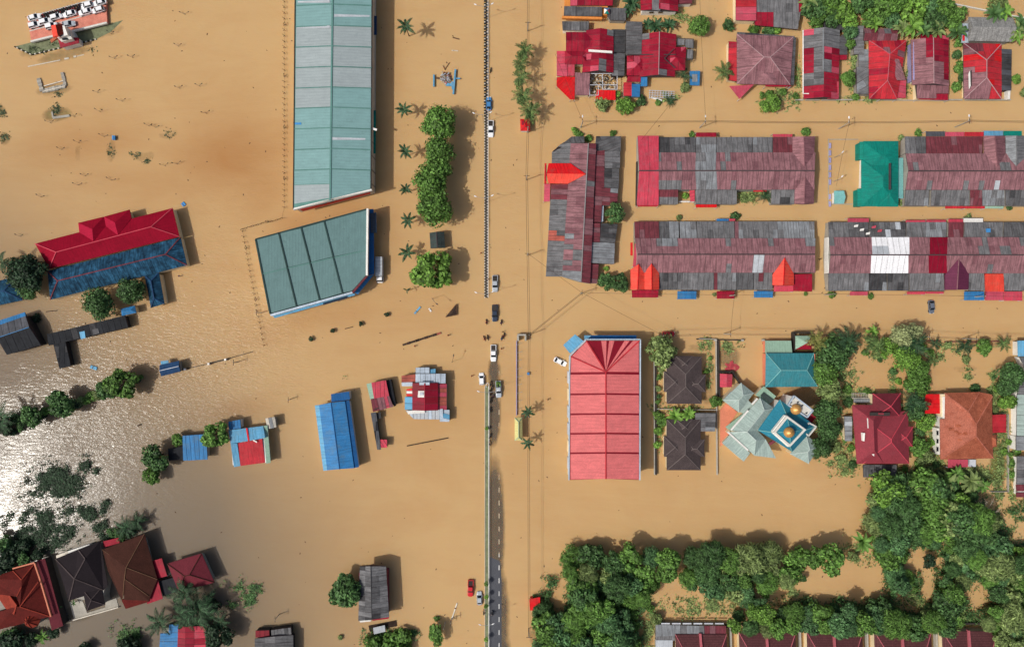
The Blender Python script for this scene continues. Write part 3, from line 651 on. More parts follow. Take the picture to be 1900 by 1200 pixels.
fs, _ = shedf([(99, 638), (121, 632), (131.5, 679), (110.5, 684)], (2.5, 2.5, 2.4, 2.4)); roof(bs, 'black_roof', fs, sh=(1.9, 1.9), pal=[('black_roof', 7), ('grey_black', 3)])
slab(bs, 'roof_patch', 'blue_roof_light', [(147, 616, 2.95), (157, 614, 2.95), (158.5, 627, 2.85), (150, 629, 2.85)], .08); slab(bs, 'roof_patch', 'grey_dark', [(171, 611, 2.95), (182, 609, 2.95), (184, 618, 2.85), (173, 621, 2.85)], .08)
lb = house('black_house', 'black roofed house with blue ridge strips at the left edge', [(0, 600), (48, 583), (76, 640), (13, 658)], 3.2, 'wall_dark')
roof(lb, 'blue_roof', [[(-12, 598, 3.2), (46, 579, 3.2), (47.5, 586, 3.6), (-10, 606, 3.6)]]); roof(lb, 'slate', [[(-10, 606, 3.6), (47.5, 586, 3.6), (54, 606, 4.4), (-6, 627, 4.4)]], sh=(2.2, 3.))
roof(lb, 'black_roof', [[(-6, 627, 4.4), (54, 606, 4.4), (76, 640, 3.2), (13, 658, 3.2)]], [((-6, 627, 4.45), (54, 607, 4.45))], 'blue_roof', sh=(2.2, 4.5))
c_ = [(296, 677), (332, 669), (335, 689), (299, 698)]
h_ = house('navy_shed', 'small navy blue shed at the west end of a broken wall in open flood', c_, 2.6, 'wall_grey', 'shed'); fs, rd = gabf(c_, 2.65, 3.3); roof(h_, 'blue_navy', fs, rd, 'frame_pale', rw=.18); slab(h_, 'awning', 'blue_roof_light', [(298, 670, 2.2), (312, 668, 2.2), (313, 674, 2.4), (299, 676, 2.4)])
wl_ = T('broken_wall', 'broken dark garden wall running east from the navy shed', 'wall', W(385, 673))
for a, b_, z in (((337, 686), (350, 683), .8), ((386, 675), (425, 665), .7), ((352, 682.5), (384, 675.5), .12), ((428, 664), (470, 652), .2)):
    m = MB(); m.bar(W(*a, z / 2 - .3), W(*b_, z / 2 - .3), .35 if z > .5 else .18, z + .6); m.build('wall_stretch', 'wall_dark', wl_)
for x, y in ((343, 685), (387, 675), (418, 667)):
    p = W(x, y, 1); m = MB(); m.box((p.x, p.y, .4), (.6, .6, 1.6)); m.build('wall_post', 'white', wl_)

# ------------------------------------------------------------------ terraced rows on the right
PM = [('mauve', 16), ('mauve2', 1.6), ('grey_mid', .12)]; PD = [('maroon', 8), ('mauve2', 2), ('grey_mid', .15)]; PG = [('grey_mid', 14), ('grey_dark', 1.2), ('grey_light', .3)]
PK = [('grey_dark', 14), ('grey_black', 1.), ('grey_mid', 1.2)]; PL = [('grey_light', 14), ('grey_mid', 1.6), ('grey_pale', .2)]; PB = [('grey_black', 8), ('grey_dark', 2), ('grey_light', .4)]
PC = [('crimson', 8), ('crimson_deep', 2), ('crimson_pale', .5)]; PR = [('redroof', 8), ('crimson', 1.5), ('mauve2', .6)]
def band(root, e, t, segs, sw=1.62, slen=2.75, patches=(), wmat='wall_grey', ins=.2):
    """one roof slope of a terrace: e/t = (x0, x1, y, z) of eave and top; segs give the sheets along it, None leaves a yard open"""
    xe0, xe1, ye, ze = e; xt0, xt1, yt, zt = t
    def at(x, top):
        f = (x - xe0) / (xe1 - xe0); return W(xt0 + (xt1 - xt0) * f, yt, zt) if top else W(x, ye, ze)
    for x0, x1, pal in segs:
        if pal is None: continue
        q = planar([at(x0, 0), at(x1, 0), at(x1, 1), at(x0, 1)])
        mb = MB(); mb.solid([p - Vector((0, 0, .06)) for p in inset(q, ins)], -1.2); w_ = mb.build('wall', wmat, root)
        def ch(ctr, pal=pal):
            cx, cy = PX(ctr)
            for a, b, c, d, m in patches:
                if a <= cx <= c and b <= cy <= d: return pick(m)
            return pick(pal)
        rf = slab(root, 'roof', 'ridge_dark', q, .1)
        sheets(rf, q, sw, slen, ch)
def ridge(root, a, b, mat='ridge_dark', w=.35):
    m = MB(); m.bar(V(a) + Vector((0, 0, .14)), V(b) + Vector((0, 0, .14)), w, .14); return m.build('ridge_cap', mat, root)
def gable_dormer(root, apex, l, r, bl, br, ze, zr, mats, rmat=None):
    """a gabled cross-roof: apex is where its ridge meets the big slope, bl/br its eave corners at the street"""
    mid = ((bl[0] + br[0]) / 2, (bl[1] + br[1]) / 2)
    A = W(*apex, zr); B = W(*mid, zr); Lp, Rp, BL, BR = W(*l, ze), W(*r, ze), W(*bl, ze), W(*br, ze)
    roof(root, mats[0], [[A, Lp, BL, B]], zb=ze - .5, name='dormer_roof'); roof(root, mats[1], [[A, Rp, BR, B]], zb=ze - .5, name='dormer_roof')
    m = MB(); m.bar(A + Vector((0, 0, .08)), B + Vector((0, 0, .08)), .25, .12); m.build('ridge_cap', rmat or mats[1], root)
def row_root(label, x0, y0, x1, y1):
    c = W((x0 + x1) / 2, (y0 + y1) / 2); return T('terrace_row', label, 'terraced houses', (c.x, c.y, 0))

# block turned north-south
t1 = row_root('north-south terrace with a scarlet gable on its west side and mauve sheets', 1012, 250, 1155, 525)
def vband(root, q, pal, sw=1.62, slen=2.6, patches=(), ins=.2):
    q = planar([V(p) for p in q]); mb = MB(); mb.solid([p - Vector((0, 0, .06)) for p in inset(q, ins)], -1.2); mb.build('wall', 'wall_grey', root)
    def ch(ctr):
        cx, cy = PX(ctr)
        for a, b, c, d, m in patches:
            if a <= cx <= c and b <= cy <= d: return pick(m)
        return pick(pal)
    rf = slab(root, 'roof', 'ridge_dark', q, .1); sheets(rf, q, sw, slen, ch); return rf
P1 = [(1050, 434, 1064, 444, 'grey_light'), (1060, 464, 1078, 480, 'grey_mid'), (1043, 484, 1064, 496, 'grey_mid'), (1050, 455, 1060, 462, 'grey_mid'), (1040, 506, 1080, 524, PL)]
vband(t1, [(1043, 513, 3.7), (1059, 266, 3.7), (1091.5, 266, 4.9), (1077.7, 523, 4.9)], [('mauve', 9), ('mauve2', 1)], patches=P1)
vband(t1, [(1106, 267, 4.1), (1095, 526, 4.1), (1077.7, 523, 4.9), (1091.5, 266, 4.9)], PD)
ridge(t1, (1091.5, 266, 4.9), (1077.7, 523, 4.9), 'ridge_grey', .3)
vband(t1, [(1013, 513, 2.5), (1023, 342, 2.5), (1054, 342, 3.5), (1043, 513, 3.5)], PG, patches=[(1013, 340, 1060, 370, PD), (1013, 430, 1045, 448, [('rusty', 1), ('grey_dark', 2)])])
vband(t1, [(1024, 304, 2.5), (1024, 283, 2.5), (1040, 268, 2.9), (1059, 266, 3.5), (1059, 304, 3.5)], PG)
vband(t1, [(1024, 283, 2.5), (1061, 253, 2.5), (1084, 253, 2.6), (1084, 265, 3.1), (1059, 266, 3.3), (1040, 268, 2.9)], PK)
vband(t1, [(1106, 253, 2.8), (1152, 253, 2.5), (1152, 281, 2.5), (1105, 281, 3.0)], PK)
vband(t1, [(1122, 281, 3.2), (1151, 281, 2.4), (1150, 312, 2.4), (1122, 312, 3.2)], PG); vband(t1, [(1105, 281, 3.6), (1122, 279, 3.0), (1121, 348, 3.0), (1104, 348, 3.6)], PD)
vband(t1, [(1121, 313, 3.0), (1149, 313, 2.3), (1148, 350, 2.3), (1119, 348, 3.0)], PK); vband(t1, [(1104, 348, 3.5), (1147, 350, 2.4), (1145, 381, 2.4), (1102, 381, 3.5)], PD, patches=[(1132, 350, 1148, 362, 'grey_light')])
vband(t1, [(1101, 381, 3.5), (1117, 381, 3.0), (1115, 412, 3.0), (1099, 412, 3.5)], PD)
vband(t1, [(1099, 414, 3.4), (1114, 414, 3.0), (1113, 449, 3.0), (1098, 449, 3.4)], PD); vband(t1, [(1115, 414, 3.0), (1146, 416, 2.4), (1141, 450, 2.4), (1113, 449, 3.0)], PB)
vband(t1, [(1081, 449, 3.9), (1141, 451, 2.4), (1139, 490, 2.4), (1080, 487, 3.9)], PL); vband(t1, [(1095, 490, 3.3), (1111, 490, 2.9), (1108, 526, 2.9), (1093, 526, 3.3)], PD)
slab(t1, 'yard_wall', 'steel', [(1116, 382, 2.6), (1120, 382, 2.6), (1119, 411, 2.6), (1115, 411, 2.6)], 2.6)
A, B = W(1087, 323, 5.3), W(1014, 322, 4.6)
roof(t1, 'scarlet', [[W(1058, 303, 4.3), W(1018, 303, 3.7), B, A]], zb=3.4, name='dormer_roof'); roof(t1, 'scarlet_orange', [[A, B, W(1018, 340, 3.7), W(1054, 341, 4.3)]], zb=3.4, name='dormer_roof')
slab(t1, 'fascia', 'plastic_red', [(1011, 303, 4.1), (1014, 303, 4.1), (1014, 340, 4.1), (1010, 340, 4.1)], 1.2); slab(t1, 'window', 'glass_dark', [(1012.5, 306, 4.16), (1014, 306, 4.16), (1014, 336, 4.16), (1012.5, 336, 4.16)], .1)
awning(t1, [(1021, 341), (1020, 374), (1009, 374), (1010, 341)], (2.6, 2.6, 2.2, 2.2), 'crimson_pale')

t2 = row_root('upper mauve terrace with a plain pink-red block at its west end', 1183, 250, 1513, 384)
xs = (1222, 1470)
band(t2, (1183, 1222, 252, 2.7), (1186, 1222, 317, 5.3), [(1183, 1222, 'pinkred')], 3.2, 30); band(t2, (1181, 1222, 381, 2.7), (1186, 1222, 317, 5.3), [(1181, 1222, 'pinkred')], 3.2, 30)
awning(t2, [(1183, 380), (1221, 380), (1220, 383.5), (1183, 383.5)], (2.3, 2.3, 2.1, 2.1), 'redroof')
band(t2, (1222, 1512, 254.5, 2.4), (1222, 1512, 283, 3.5), [(1223, 1290, PK), (1291, 1329, PL), (1330, 1396, PG), (1397, 1433, PG), (1434, 1470, PD)], patches=[(1223, 250, 1238, 290, PB), (1420, 268, 1436, 286, PG)])
band(t2, (1220, 1513, 283, 3.7), (1219, 1511, 317, 5.3), [(1220, 1291, PM), (1291, 1329, PL), (1329, 1513, PM)], patches=[(1259, 298, 1266, 318, 'grey_mid'), (1338, 298, 1346, 316, 'grey_mid')])
band(t2, (1222, 1511, 352, 3.7), (1219, 1511, 317, 5.3), [(1222, 1292, PM), (1292, 1331, PL), (1331, 1511, PM)], patches=[(1222, 336, 1262, 350, 'grey_mid'), (1360, 334, 1370, 352, 'grey_mid')])
band(t2, (1222, 1475, 379, 2.3), (1222, 1475, 352, 3.5), [(1223, 1258, PG), (1291, 1330, PG), (1331, 1367, PG), (1431, 1474, PG)], patches=[(1223, 349, 1258, 364, PD), (1445, 365, 1462, 380, PB)])
ridge(t2, (1186, 317, 5.3), (1512, 317, 5.3))
gable_dormer(t2, (1493, 309), (1471, 285), (1511, 286), (1471, 254), (1512, 253), 3.75, 5.15, ('mauve', 'mauve2')); gable_dormer(t2, (1494, 330), (1475, 352), (1511, 350), (1475, 378), (1510, 378), 3.75, 5.0, ('mauve', 'mauve2'))
awning(t2, [(1330, 379.5), (1291, 379.5), (1291, 385), (1330, 385)], (2.5, 2.5, 2.2, 2.2), 'scarlet'); awning(t2, [(1291, 254), (1329, 254), (1329, 246), (1292, 246)], (2.6, 2.6, 2.3, 2.3), 'crimson'); awning(t2, [(1434, 254), (1470, 254), (1470, 249), (1434, 249)], (2.6, 2.6, 2.3, 2.3), 'pinkred')
slab(t2, 'yard_wall', 'white', [(1260, 373, .9), (1288, 373, .9), (1288, 375, .9), (1260, 375, .9)], 1.5); awning(t2, [(1279, 353), (1289, 353), (1289, 374), (1281, 374)], (2.4, 2.6, 2.4, 2.2), 'pinkred')
slab(t2, 'yard_awning', 'redroof', [(1398, 351, 2.9), (1422, 351, 2.9), (1422, 356, 2.6), (1398, 356, 2.6)])
slab(t2, 'fascia', 'wall_dark', [(1181, 300, 2.9), (1183, 300, 2.9), (1182, 380, 2.9), (1180, 380, 2.9)], 1.)

t3 = row_root('lower mauve terrace with twin scarlet gables at its southwest corner', 1172, 405, 1513, 548)
band(t3, (1177, 1511, 411, 2.4), (1178, 1511, 442, 3.5), [(1177, 1222, PD), (1223, 1259, PL), (1261, 1292, PL), (1293, 1362, PG), (1363, 1370, PD), (1370, 1434, PG), (1434, 1511, PL)], patches=[(1225, 412, 1240, 440, PK)])
band(t3, (1178, 1513, 442, 3.7), (1183, 1512, 472, 5.3), [(1178, 1513, PM)], patches=[(1224, 440, 1258, 455, PL), (1216, 440, 1224, 456, 'grey_mid'), (1430, 442, 1440, 458, 'grey_mid'), (1498, 442, 1513, 459, PL), (1277, 455, 1283, 472, 'grey_mid'), (1350, 442, 1358, 456, 'grey_mid')])
band(t3, (1180, 1513, 506, 3.7), (1183, 1512, 472, 5.3), [(1180, 1513, PM)], patches=[(1398, 472, 1419, 507, 'grey_pale'), (1350, 490, 1357, 506, 'grey_mid'), (1325, 500, 1350, 508, 'grey_mid')])
band(t3, (1222, 1511, 538, 2.3), (1222, 1511, 506, 3.5), [(1223, 1256, PK), (1257, 1324, PG), (1325, 1331, PD), (1331, 1366, PG), (1367, 1398, PK), (1399, 1433, PG)], patches=[(1403, 508, 1416, 528, 'maroon')])
ridge(t3, (1183, 472, 5.3), (1512, 472, 5.3))
gable_dormer(t3, (1185, 490), (1170, 500), (1196, 505), (1170, 537), (1196, 537), 3.7, 4.7, ('scarlet_orange', 'scarlet_orange'), 'scarlet'); gable_dormer(t3, (1209, 489), (1196, 505), (1223, 507), (1196, 537), (1223, 537), 3.7, 4.9, ('scarlet_orange', 'scarlet_orange'), 'scarlet')
mb = MB(); mb.prism([(p.x, p.y) for p in (W(1172, 503, 2.5), W(1222, 503, 2.5), W(1222, 536, 2.5), W(1172, 536, 2.5))], -1, 2.6); mb.build('wall', 'cream', t3)
awning(t3, [(1172, 538), (1222, 538), (1221, 552), (1173, 552)], (2.6, 2.6, 2.2, 2.2), 'crimson')
gable_dormer(t3, (1456, 478), (1434, 509), (1473, 508), (1434, 529), (1473, 529), 3.7, 5.2, ('scarlet_orange', 'scarlet_orange'), 'scarlet'); leanto(t3, [(1472, 509), (1507, 508), (1507, 541), (1472, 540)], (3., 3., 2.4, 2.4), 'crimson', 'cream')
awning(t3, [(1436, 530), (1472, 530), (1472, 541), (1436, 541)], (2.6, 2.6, 2.3, 2.3), 'pinkred')
for x0, x1, y1, m in ((1257, 1292, 555, 'blue_roof'), (1330, 1363, 554, 'crimson'), (1399, 1434, 552, 'blue_roof')): awning(t3, [(x0, 540), (x1, 540), (x1, y1), (x0, y1)], (2.4, 2.4, 2.0, 2.0), m)
awning(t3, [(1329, 410), (1352, 410), (1352, 406), (1330, 406)], (2.4, 2.4, 2.2, 2.2), 'blue_roof'); awning(t3, [(1353, 410), (1364, 410), (1364, 406), (1353, 406)], (2.4, 2.4, 2.2, 2.2), 'pinkred')
awning(t3, [(1178, 452), (1183, 452), (1183, 495), (1174, 495)], (2.9, 2.9, 2.4, 2.4), 'crimson_pale'); slab(t3, 'fascia', 'plastic_red', [(1170, 450, 2.4), (1174, 450, 2.4), (1174, 474, 2.4), (1170, 474, 2.4)], .4)

t4 = row_root('lower right terrace with white sheets, a crimson strip and a plum gable', 1537, 405, 1905, 545)
band(t4, (1537, 1930, 412, 2.4), (1538, 1928, 440, 3.5), [(1537, 1611, PG), (1613, 1680, PK), (1682, 1718, PG), (1718, 1756, PL), (1760, 1788, PD), (1790, 1861, PG), (1863, 1930, PK)], patches=[(1580, 410, 1612, 441, PK), (1617, 422, 1627, 440, 'rusty'), (1660, 412, 1668, 428, 'grey_pale'), (1640, 424, 1648, 440, 'grey_pale')])
band(t4, (1538, 1930, 440, 3.7), (1541, 1926, 473, 5.3), [(1538, 1617, PM), (1617, 1687, 'white_sheet'), (1687, 1725, PM), (1725, 1758, 'crimson_deep'), (1758, 1930, PM)], patches=[(1537, 440, 1546, 458, 'grey_mid'), (1819, 440, 1834, 472, 'grey_mid'), (1855, 455, 1878, 474, 'grey_mid'), (1892, 440, 1905, 458, 'grey_mid'), (1618, 455, 1652, 474, 'grey_pale')])
band(t4, (1538, 1930, 507, 3.7), (1541, 1926, 473, 5.3), [(1538, 1615, PM), (1615, 1685, 'white_sheet'), (1685, 1723, PM), (1723, 1757, 'crimson_deep'), (1757, 1930, PM)], patches=[(1832, 490, 1845, 507, 'grey_mid'), (1650, 500, 1664, 508, 'grey_mid')])
band(t4, (1537, 1930, 539.5, 2.3), (1537, 1928, 507, 3.5), [(1537, 1612, PG), (1613, 1645, PB), (1647, 1686, PK), (1688, 1752, PG), (1797, 1827, PG), (1864, 1930, PG)], patches=[(1649, 500, 1665, 512, 'mauve2'), (1648, 525, 1680, 540, PB)])
ridge(t4, (1541, 473, 5.3), (1926, 473, 5.3))
gable_dormer(t4, (1779, 480), (1754, 509), (1798, 507), (1754, 538), (1797, 537), 3.7, 5.15, ('plum', 'plum'), 'mauve')
leanto(t4, [(1828, 508), (1863, 508), (1863, 541), (1828, 541)], (3., 3., 2.4, 2.4), 'scarlet_orange', 'cream')
for x0, x1, y1, m in ((1577, 1610, 548, 'crimson_pale'), (1683, 1717, 546, 'pinkred'), (1718, 1751, 545, 'pinkred'), (1789, 1826, 557, 'blue_roof'), (1828, 1862, 557, 'crimson_pale'), (1863, 1897, 558, 'pinkred')): awning(t4, [(x0, 541), (x1, 541), (x1, y1), (x0, y1)], (2.4, 2.4, 2.05, 2.05), m)
for x0, x1, y0, m in ((1573, 1612, 405, 'crimson_pale'), (1681, 1717, 408.5, 'pinkred'), (1719, 1755, 408, 'pinkred'), (1760, 1787, 406.5, 'pinkred'), (1788, 1824, 405, 'white')): awning(t4, [(x0, 412.5), (x1, 412.5), (x1, y0), (x0, y0)], (2.5, 2.5, 2.2, 2.2), m)
slab(t4, 'fascia', 'white', [(1536, 440, 3.4), (1538.5, 440, 3.4), (1538.5, 507, 3.4), (1536, 507, 3.4)], 2.4)
slab(t4, 'water_tank', 'plastic_blue', [(1831, 424, 3.5), (1838, 424, 3.5), (1838, 431, 3.5), (1831, 431, 3.5)], .8)
for k in range(5): slab(t4, 'loose_sheet', random.choice(['crimson_pale', 'white', 'pinkred']), [W(1585 + k * 11, 418 + (k * 7) % 19, 3.4 + .2) + Vector(d) for d in ((0, 0, 0), (1.3, .3, 0), (1.1, -.5, 0), (-.1, -.6, 0))], .06)

t5 = row_root('upper right terrace with two gabled cross-roofs beyond the teal building', 1678, 245, 1905, 385)
band(t5, (1679, 1930, 253.5, 2.4), (1680, 1928, 285, 3.5), [(1679, 1717, PG), (1718, 1823, PD)], patches=[(1700, 250, 1717, 290, PK)])
band(t5, (1679, 1930, 285, 3.7), (1685, 1926, 317.5, 5.3), [(1680, 1930, PM)], patches=[(1696, 298, 1707, 317, 'grey_mid'), (1811, 298, 1818, 317, 'grey_mid'), (1856, 298, 1872, 318, 'grey_mid')])
band(t5, (1680, 1930, 352.5, 3.7), (1685, 1926, 317.5, 5.3), [(1680, 1930, PM)], patches=[(1717, 336, 1727, 352, 'grey_mid'), (1788, 336, 1800, 352, 'grey_mid'), (1846, 336, 1853, 350, 'grey_pale')])
band(t5, (1678, 1930, 382, 2.3), (1680, 1928, 352.5, 3.5), [(1678, 1722, PG), (1727, 1798, PG), (1800, 1822, PD), (1823, 1864, PL), (1866, 1930, PK)])
ridge(t5, (1685, 317.5, 5.3), (1926, 317.5, 5.3))
gable_dormer(t5, (1851, 309), (1827, 288), (1866, 287), (1826, 252), (1865, 252), 3.75, 5.15, ('mauve', 'mauve2')); gable_dormer(t5, (1886, 308), (1867, 288), (1908, 287), (1866, 252), (1906, 252), 3.75, 5.15, ('grey_light', 'grey_mid'))
for x0, x1, y0, m in ((1718, 1753, 244, 'slate'), (1754, 1789, 245, 'crimson_pale'), (1790, 1825, 245, 'redroof'), (1826, 1861, 243, 'blue_roof_light'), (1862, 1896, 243, 'teal')): awning(t5, [(x0, 253), (x1, 253), (x1, y0), (x0, y0)], (2.6, 2.6, 2.3, 2.3), m)
for x0, x1, m in ((1754, 1790, 'redroof'), (1791, 1827, 'redroof'), (1828, 1862, 'green_pale')): awning(t5, [(x0, 382.5), (x1, 382.5), (x1, 387), (x0, 387)], (2.4, 2.4, 2.2, 2.2), m)

# teal hall between the rows, its kiosk and yard wall
th = house('teal_building', 'bright teal building with stepped roof edge between two mauve terraces', [(1605, 265), (1665, 265), (1665, 380), (1601, 380)], 3.4, 'white', 'building')
wing(th, [(1602, 262), (1667, 262), (1667, 320), (1602, 320)], 3.7, 5.0, 'teal', 'hip', 'h'); wing(th, [(1598, 296), (1667, 296), (1667, 383), (1598, 383)], 3.65, 5.6, 'teal', 'hip', 'v')
wing(th, [(1628, 340), (1667, 340), (1667, 383.5), (1628, 383.5)], 3.6, 4.9, 'teal', 'hip', 'v'); leanto(th, [(1595, 263), (1603, 263), (1603, 296), (1595, 296)], (2.9, 3.4, 3.4, 2.9), 'teal', 'teal'); leanto(th, [(1591, 350), (1604, 350), (1604, 383), (1591, 383)], (2.9, 3.5, 3.5, 2.9), 'teal', 'teal')
awning(th, [(1667, 293), (1667, 368), (1676, 368), (1676, 293)], (3., 3., 2.6, 2.6), 'teal_light')
m = MB(); m.bar(W(1651, 303, 5.55), W(1651, 352, 5.55), .3, .7); m.build('roof_step', 'ridge_dark', th)
kk = house('kiosk', 'small light blue flat-roofed kiosk in the yard beside the teal building', [(1548, 354), (1566, 354), (1569, 365), (1566, 378), (1548, 378)], 2.2, 'white', 'kiosk'); slab(kk, 'roof', 'teal_light', [(1548, 354, 2.4), (1566, 354, 2.4), (1569, 365, 2.4), (1566, 378, 2.4), (1548, 378, 2.4)], .2)
yw = T('yard_wall', 'low yard wall of pale violet segments west of the teal building', 'wall', W(1540, 315))
for i in range(9):
    y = 266 + i * 13.5
    if i == 6: continue
    m = MB(); m.bar(W(1539.5, y, .15), W(1539.5, y + 9.5, .15), .5, .8); m.build('wall_segment', 'rail_violet', yw)
m = MB(); m.bar(W(1537, 258, 0), W(1537, 380, 0), .2, .3).bar(W(1537, 259, 0), W(1592, 259, 0), .2, .3).bar(W(1537, 379, 0), W(1590, 379, 0), .2, .3); m.build('kerb', 'concrete', yw)

# ------------------------------------------------------------------ houses along the top
def quick(name, label, x0, y0, x1, y1, ze, wm='cream', cat='house'): return house(name, label, rect(x0, y0, x1, y1), ze, wm, cat)
h = quick('house', 'grey flat-roofed house with orange walls at the top, left of the small umbrella', 1046, -30, 1130, 30, 2.3, 'orange_wall')
roof(h, 'slate', [[(1047, 12, 3.0), (1117, 13, 3.0), (1117, 31, 2.7), (1046, 30, 2.7)]], sh=(4.4, 3.6), pal=PK); wing(h, [(1058, -30), (1137, -30), (1137, 11), (1058, 11)], 2.8, 4.2, 'crimson', 'gable', 'h', sh=(2.2, 3.), pal=PC)
leanto(h, [(1120, 14), (1162, 16), (1161, 39), (1132, 38)], (2.9, 2.9, 2.3, 2.3), 'grey_dark', 'wall_grey', (2.2, 3.2), PK); slab(h, 'parapet', 'orange_wall', [(1043, 30, 2.9), (1117, 32, 2.9), (1117, 36, 2.9), (1043, 34, 2.9)], 1.)
um = T('garden_umbrella', 'small blue, white and pink garden umbrella between grey roofs at the top', 'umbrella', W(1126, 21))
p = W(1126, 21, 3.6); q8 = [(p.x + 1.15 * math.cos(math.pi / 4 + k * math.pi / 2), p.y + 1.15 * math.sin(math.pi / 4 + k * math.pi / 2)) for k in range(4)]
for k, cm in enumerate(('plastic_blue', 'white', 'teal', 'pinkred')):
    a, b_ = q8[k], q8[(k + 1) % 4]; m = MB(); m.solid([Vector((p.x, p.y, 4.2)), Vector((a[0], a[1], 3.5)), Vector((b_[0], b_[1], 3.5))], lambda v: v.z - .04); m.build('panel', cm, um)
m = MB(); m.tube([(p.x, p.y, -.6), (p.x, p.y, 4.15)], .04); m.build('pole', 'frame_pale', um)

h = quick('house', 'crimson house with scarlet corner awning and a junk-filled yard frame', 1086, 60, 1136, 132, 2.2)
wing(h, [(1088, 57), (1138, 57), (1138, 135), (1080, 135)], 3.0, 4.8, 'crimson', 'gable', 'v', sh=(1.9, 2.4), pal=lambda c: (lambda x, y: 'grey_mid' if (1104 < x < 1130 and y > 106) or (x > 1130 and y < 66) else ('crimson_pale' if (1090 < x < 1104 and (96 < y < 108 or y > 126)) else pick(PC)))(*PX(c))); wing(h, [(1050, 60), (1105, 60), (1105, 97), (1050, 97)], 2.9, 4.0, 'crimson', 'gable', 'h', 'cream', sh=(1.9, 3.), pal=PC)
wing(h, [(1048, 95), (1092, 95), (1092, 120), (1048, 120)], 2.9, 4.1, 'crimson', 'hip', 'h', 'cream', sh=(1.9, 3.), pal=PC)
leanto(h, [(1043, 40), (1093, 40), (1092, 57), (1044, 57)], (2.6, 2.6, 2.3, 2.3), 'grey_dark', 'white', (2.6, 2.8), PK); leanto(h, [(1135, 55), (1161, 55), (1160, 98), (1137, 98)], (2.7, 2.4, 2.4, 2.7), 'black_roof', 'wall_dark', (2.2, 3.), PB); leanto(h, [(1136, 99), (1160, 99), (1158, 141), (1135, 141)], (2.8, 2.4, 2.4, 2.8), 'grey_dark', 'wall_dark', (1.8, 2.6), PK)
leanto(h, [(1033, 95), (1051, 95), (1053, 142), (1033, 141)], (2.3, 2.8, 2.8, 2.3), 'crimson_pale', 'cream', (2., 8.), [('crimson_pale', 3), ('pinkred', 2)]); leanto(h, [(1053, 116), (1066, 116), (1066, 141), (1053, 141)], (2.9, 2.9, 2.6, 2.6), 'pinkred', 'cream')
awning(h, [(1049, 142), (1067, 143), (1066, 185), (1058, 185), (1032.5, 160), (1033, 144)], (2.6, 2.6, 2.2, 2.2, 2.2, 2.5), 'scarlet'); leanto(h, [(1067, 135), (1095, 136), (1093, 177), (1067, 177)], (3., 3., 2.4, 2.4), 'mauve', 'cream', (2.3, 5.5), PM)
awning(h, [(1108, 167), (1142, 168), (1142, 186), (1105, 184)], (2.5, 2.5, 2.2, 2.2), 'scarlet')
slab(h, 'gutter', 'white', [(1092, 92, 5.0), (1136, 95, 4.95), (1136, 99, 4.95), (1092, 96, 5.0)], .3)
yf = T('yard_frame', 'pale metal yard frame heaped with scrap in front of the crimson house', 'frame', W(1120, 157))
m = MB()
for a, b_ in (((1094, 137), (1145, 137)), ((1094, 158), (1145, 158)), ((1094, 177), (1110, 177)), ((1094, 137), (1094, 177)), ((1118, 137), (1118, 167)), ((1145, 137), (1145, 167)), ((1110, 158), (1110, 177)), ((1118, 166), (1145, 166))): m.bar(W(*a, 2.4), W(*b_, 2.4), .16, .16)
for x, y in ((1094, 137), (1145, 137), (1094, 177), (1145, 166)): p = W(x, y, 2.4); m.bar((p.x, p.y, -1), (p.x, p.y, 2.4), .12, .12)
m.build('frame', 'frame_pale', yf)
for key, cnt in (('concrete', 80), ('wall_dark', 60), ('offwhite', 60), ('wood', 40)):
    m = MB()
    for k in range(cnt):
        x, y = random.uniform(1096, 1143), random.uniform(139, 174)
        if y > 165 and x > 1110: continue
        p = W(x, y, .4); m.box((p.x, p.y, random.uniform(-.1, 1.1)), (random.uniform(.15, .8), random.uniform(.1, .35), .2), random.uniform(0, 3))
    stuff(m.build('scrap', key, yf))

h = quick('house', 'crimson house with long grey strip roof and blue shed-roofed porch', 1190, 68, 1252, 140, 2.2)
wing(h, [(1187, 64), (1255, 64), (1252, 143), (1187, 143)], 3.1, 5.0, 'crimson', 'gable', 'v', rmat='ridge_pale', sh=(1.9, 2.6), pal=lambda c: (lambda x, y: 'grey_mid' if (1219 < x < 1236 and y > 134) or (x < 1197 and y < 70) else pick(PC))(*PX(c)))
for a, b_ in (((1163, 103, 3.9), (1253, 103, 3.9)), ((1232, 110, 4.4), (1250, 92, 3.6)), ((1232, 110, 4.4), (1252, 128, 3.4))): m = MB(); m.bar(V(a) + Vector((0, 0, .6)), V(b_) + Vector((0, 0, .6)), .25, .1); m.build('valley_gutter', 'ridge_dark', h); wing(h, [(1163, 104), (1200, 104), (1200, 141), (1163, 141)], 2.8, 4.0, 'crimson', 'hip', 'h', 'cream', sh=(1.9, 3.), pal=PC); wing(h, [(1232, 88), (1273, 88), (1271, 131), (1232, 131)], 3.0, 4.4, 'crimson_deep', 'hip', 'h', 'cream', sh=(1.9, 3.), pal=PC)
leanto(h, [(1162, 40), (1192, 41), (1190, 102), (1161, 102)], (3.1, 3.5, 3.5, 3.1), 'grey_dark', 'wall_grey', (1.4, 2.8), PK); leanto(h, [(1165, 142), (1189, 142), (1189, 152), (1162, 152)], (2.6, 2.6, 2.3, 2.3), 'crimson', 'cream')
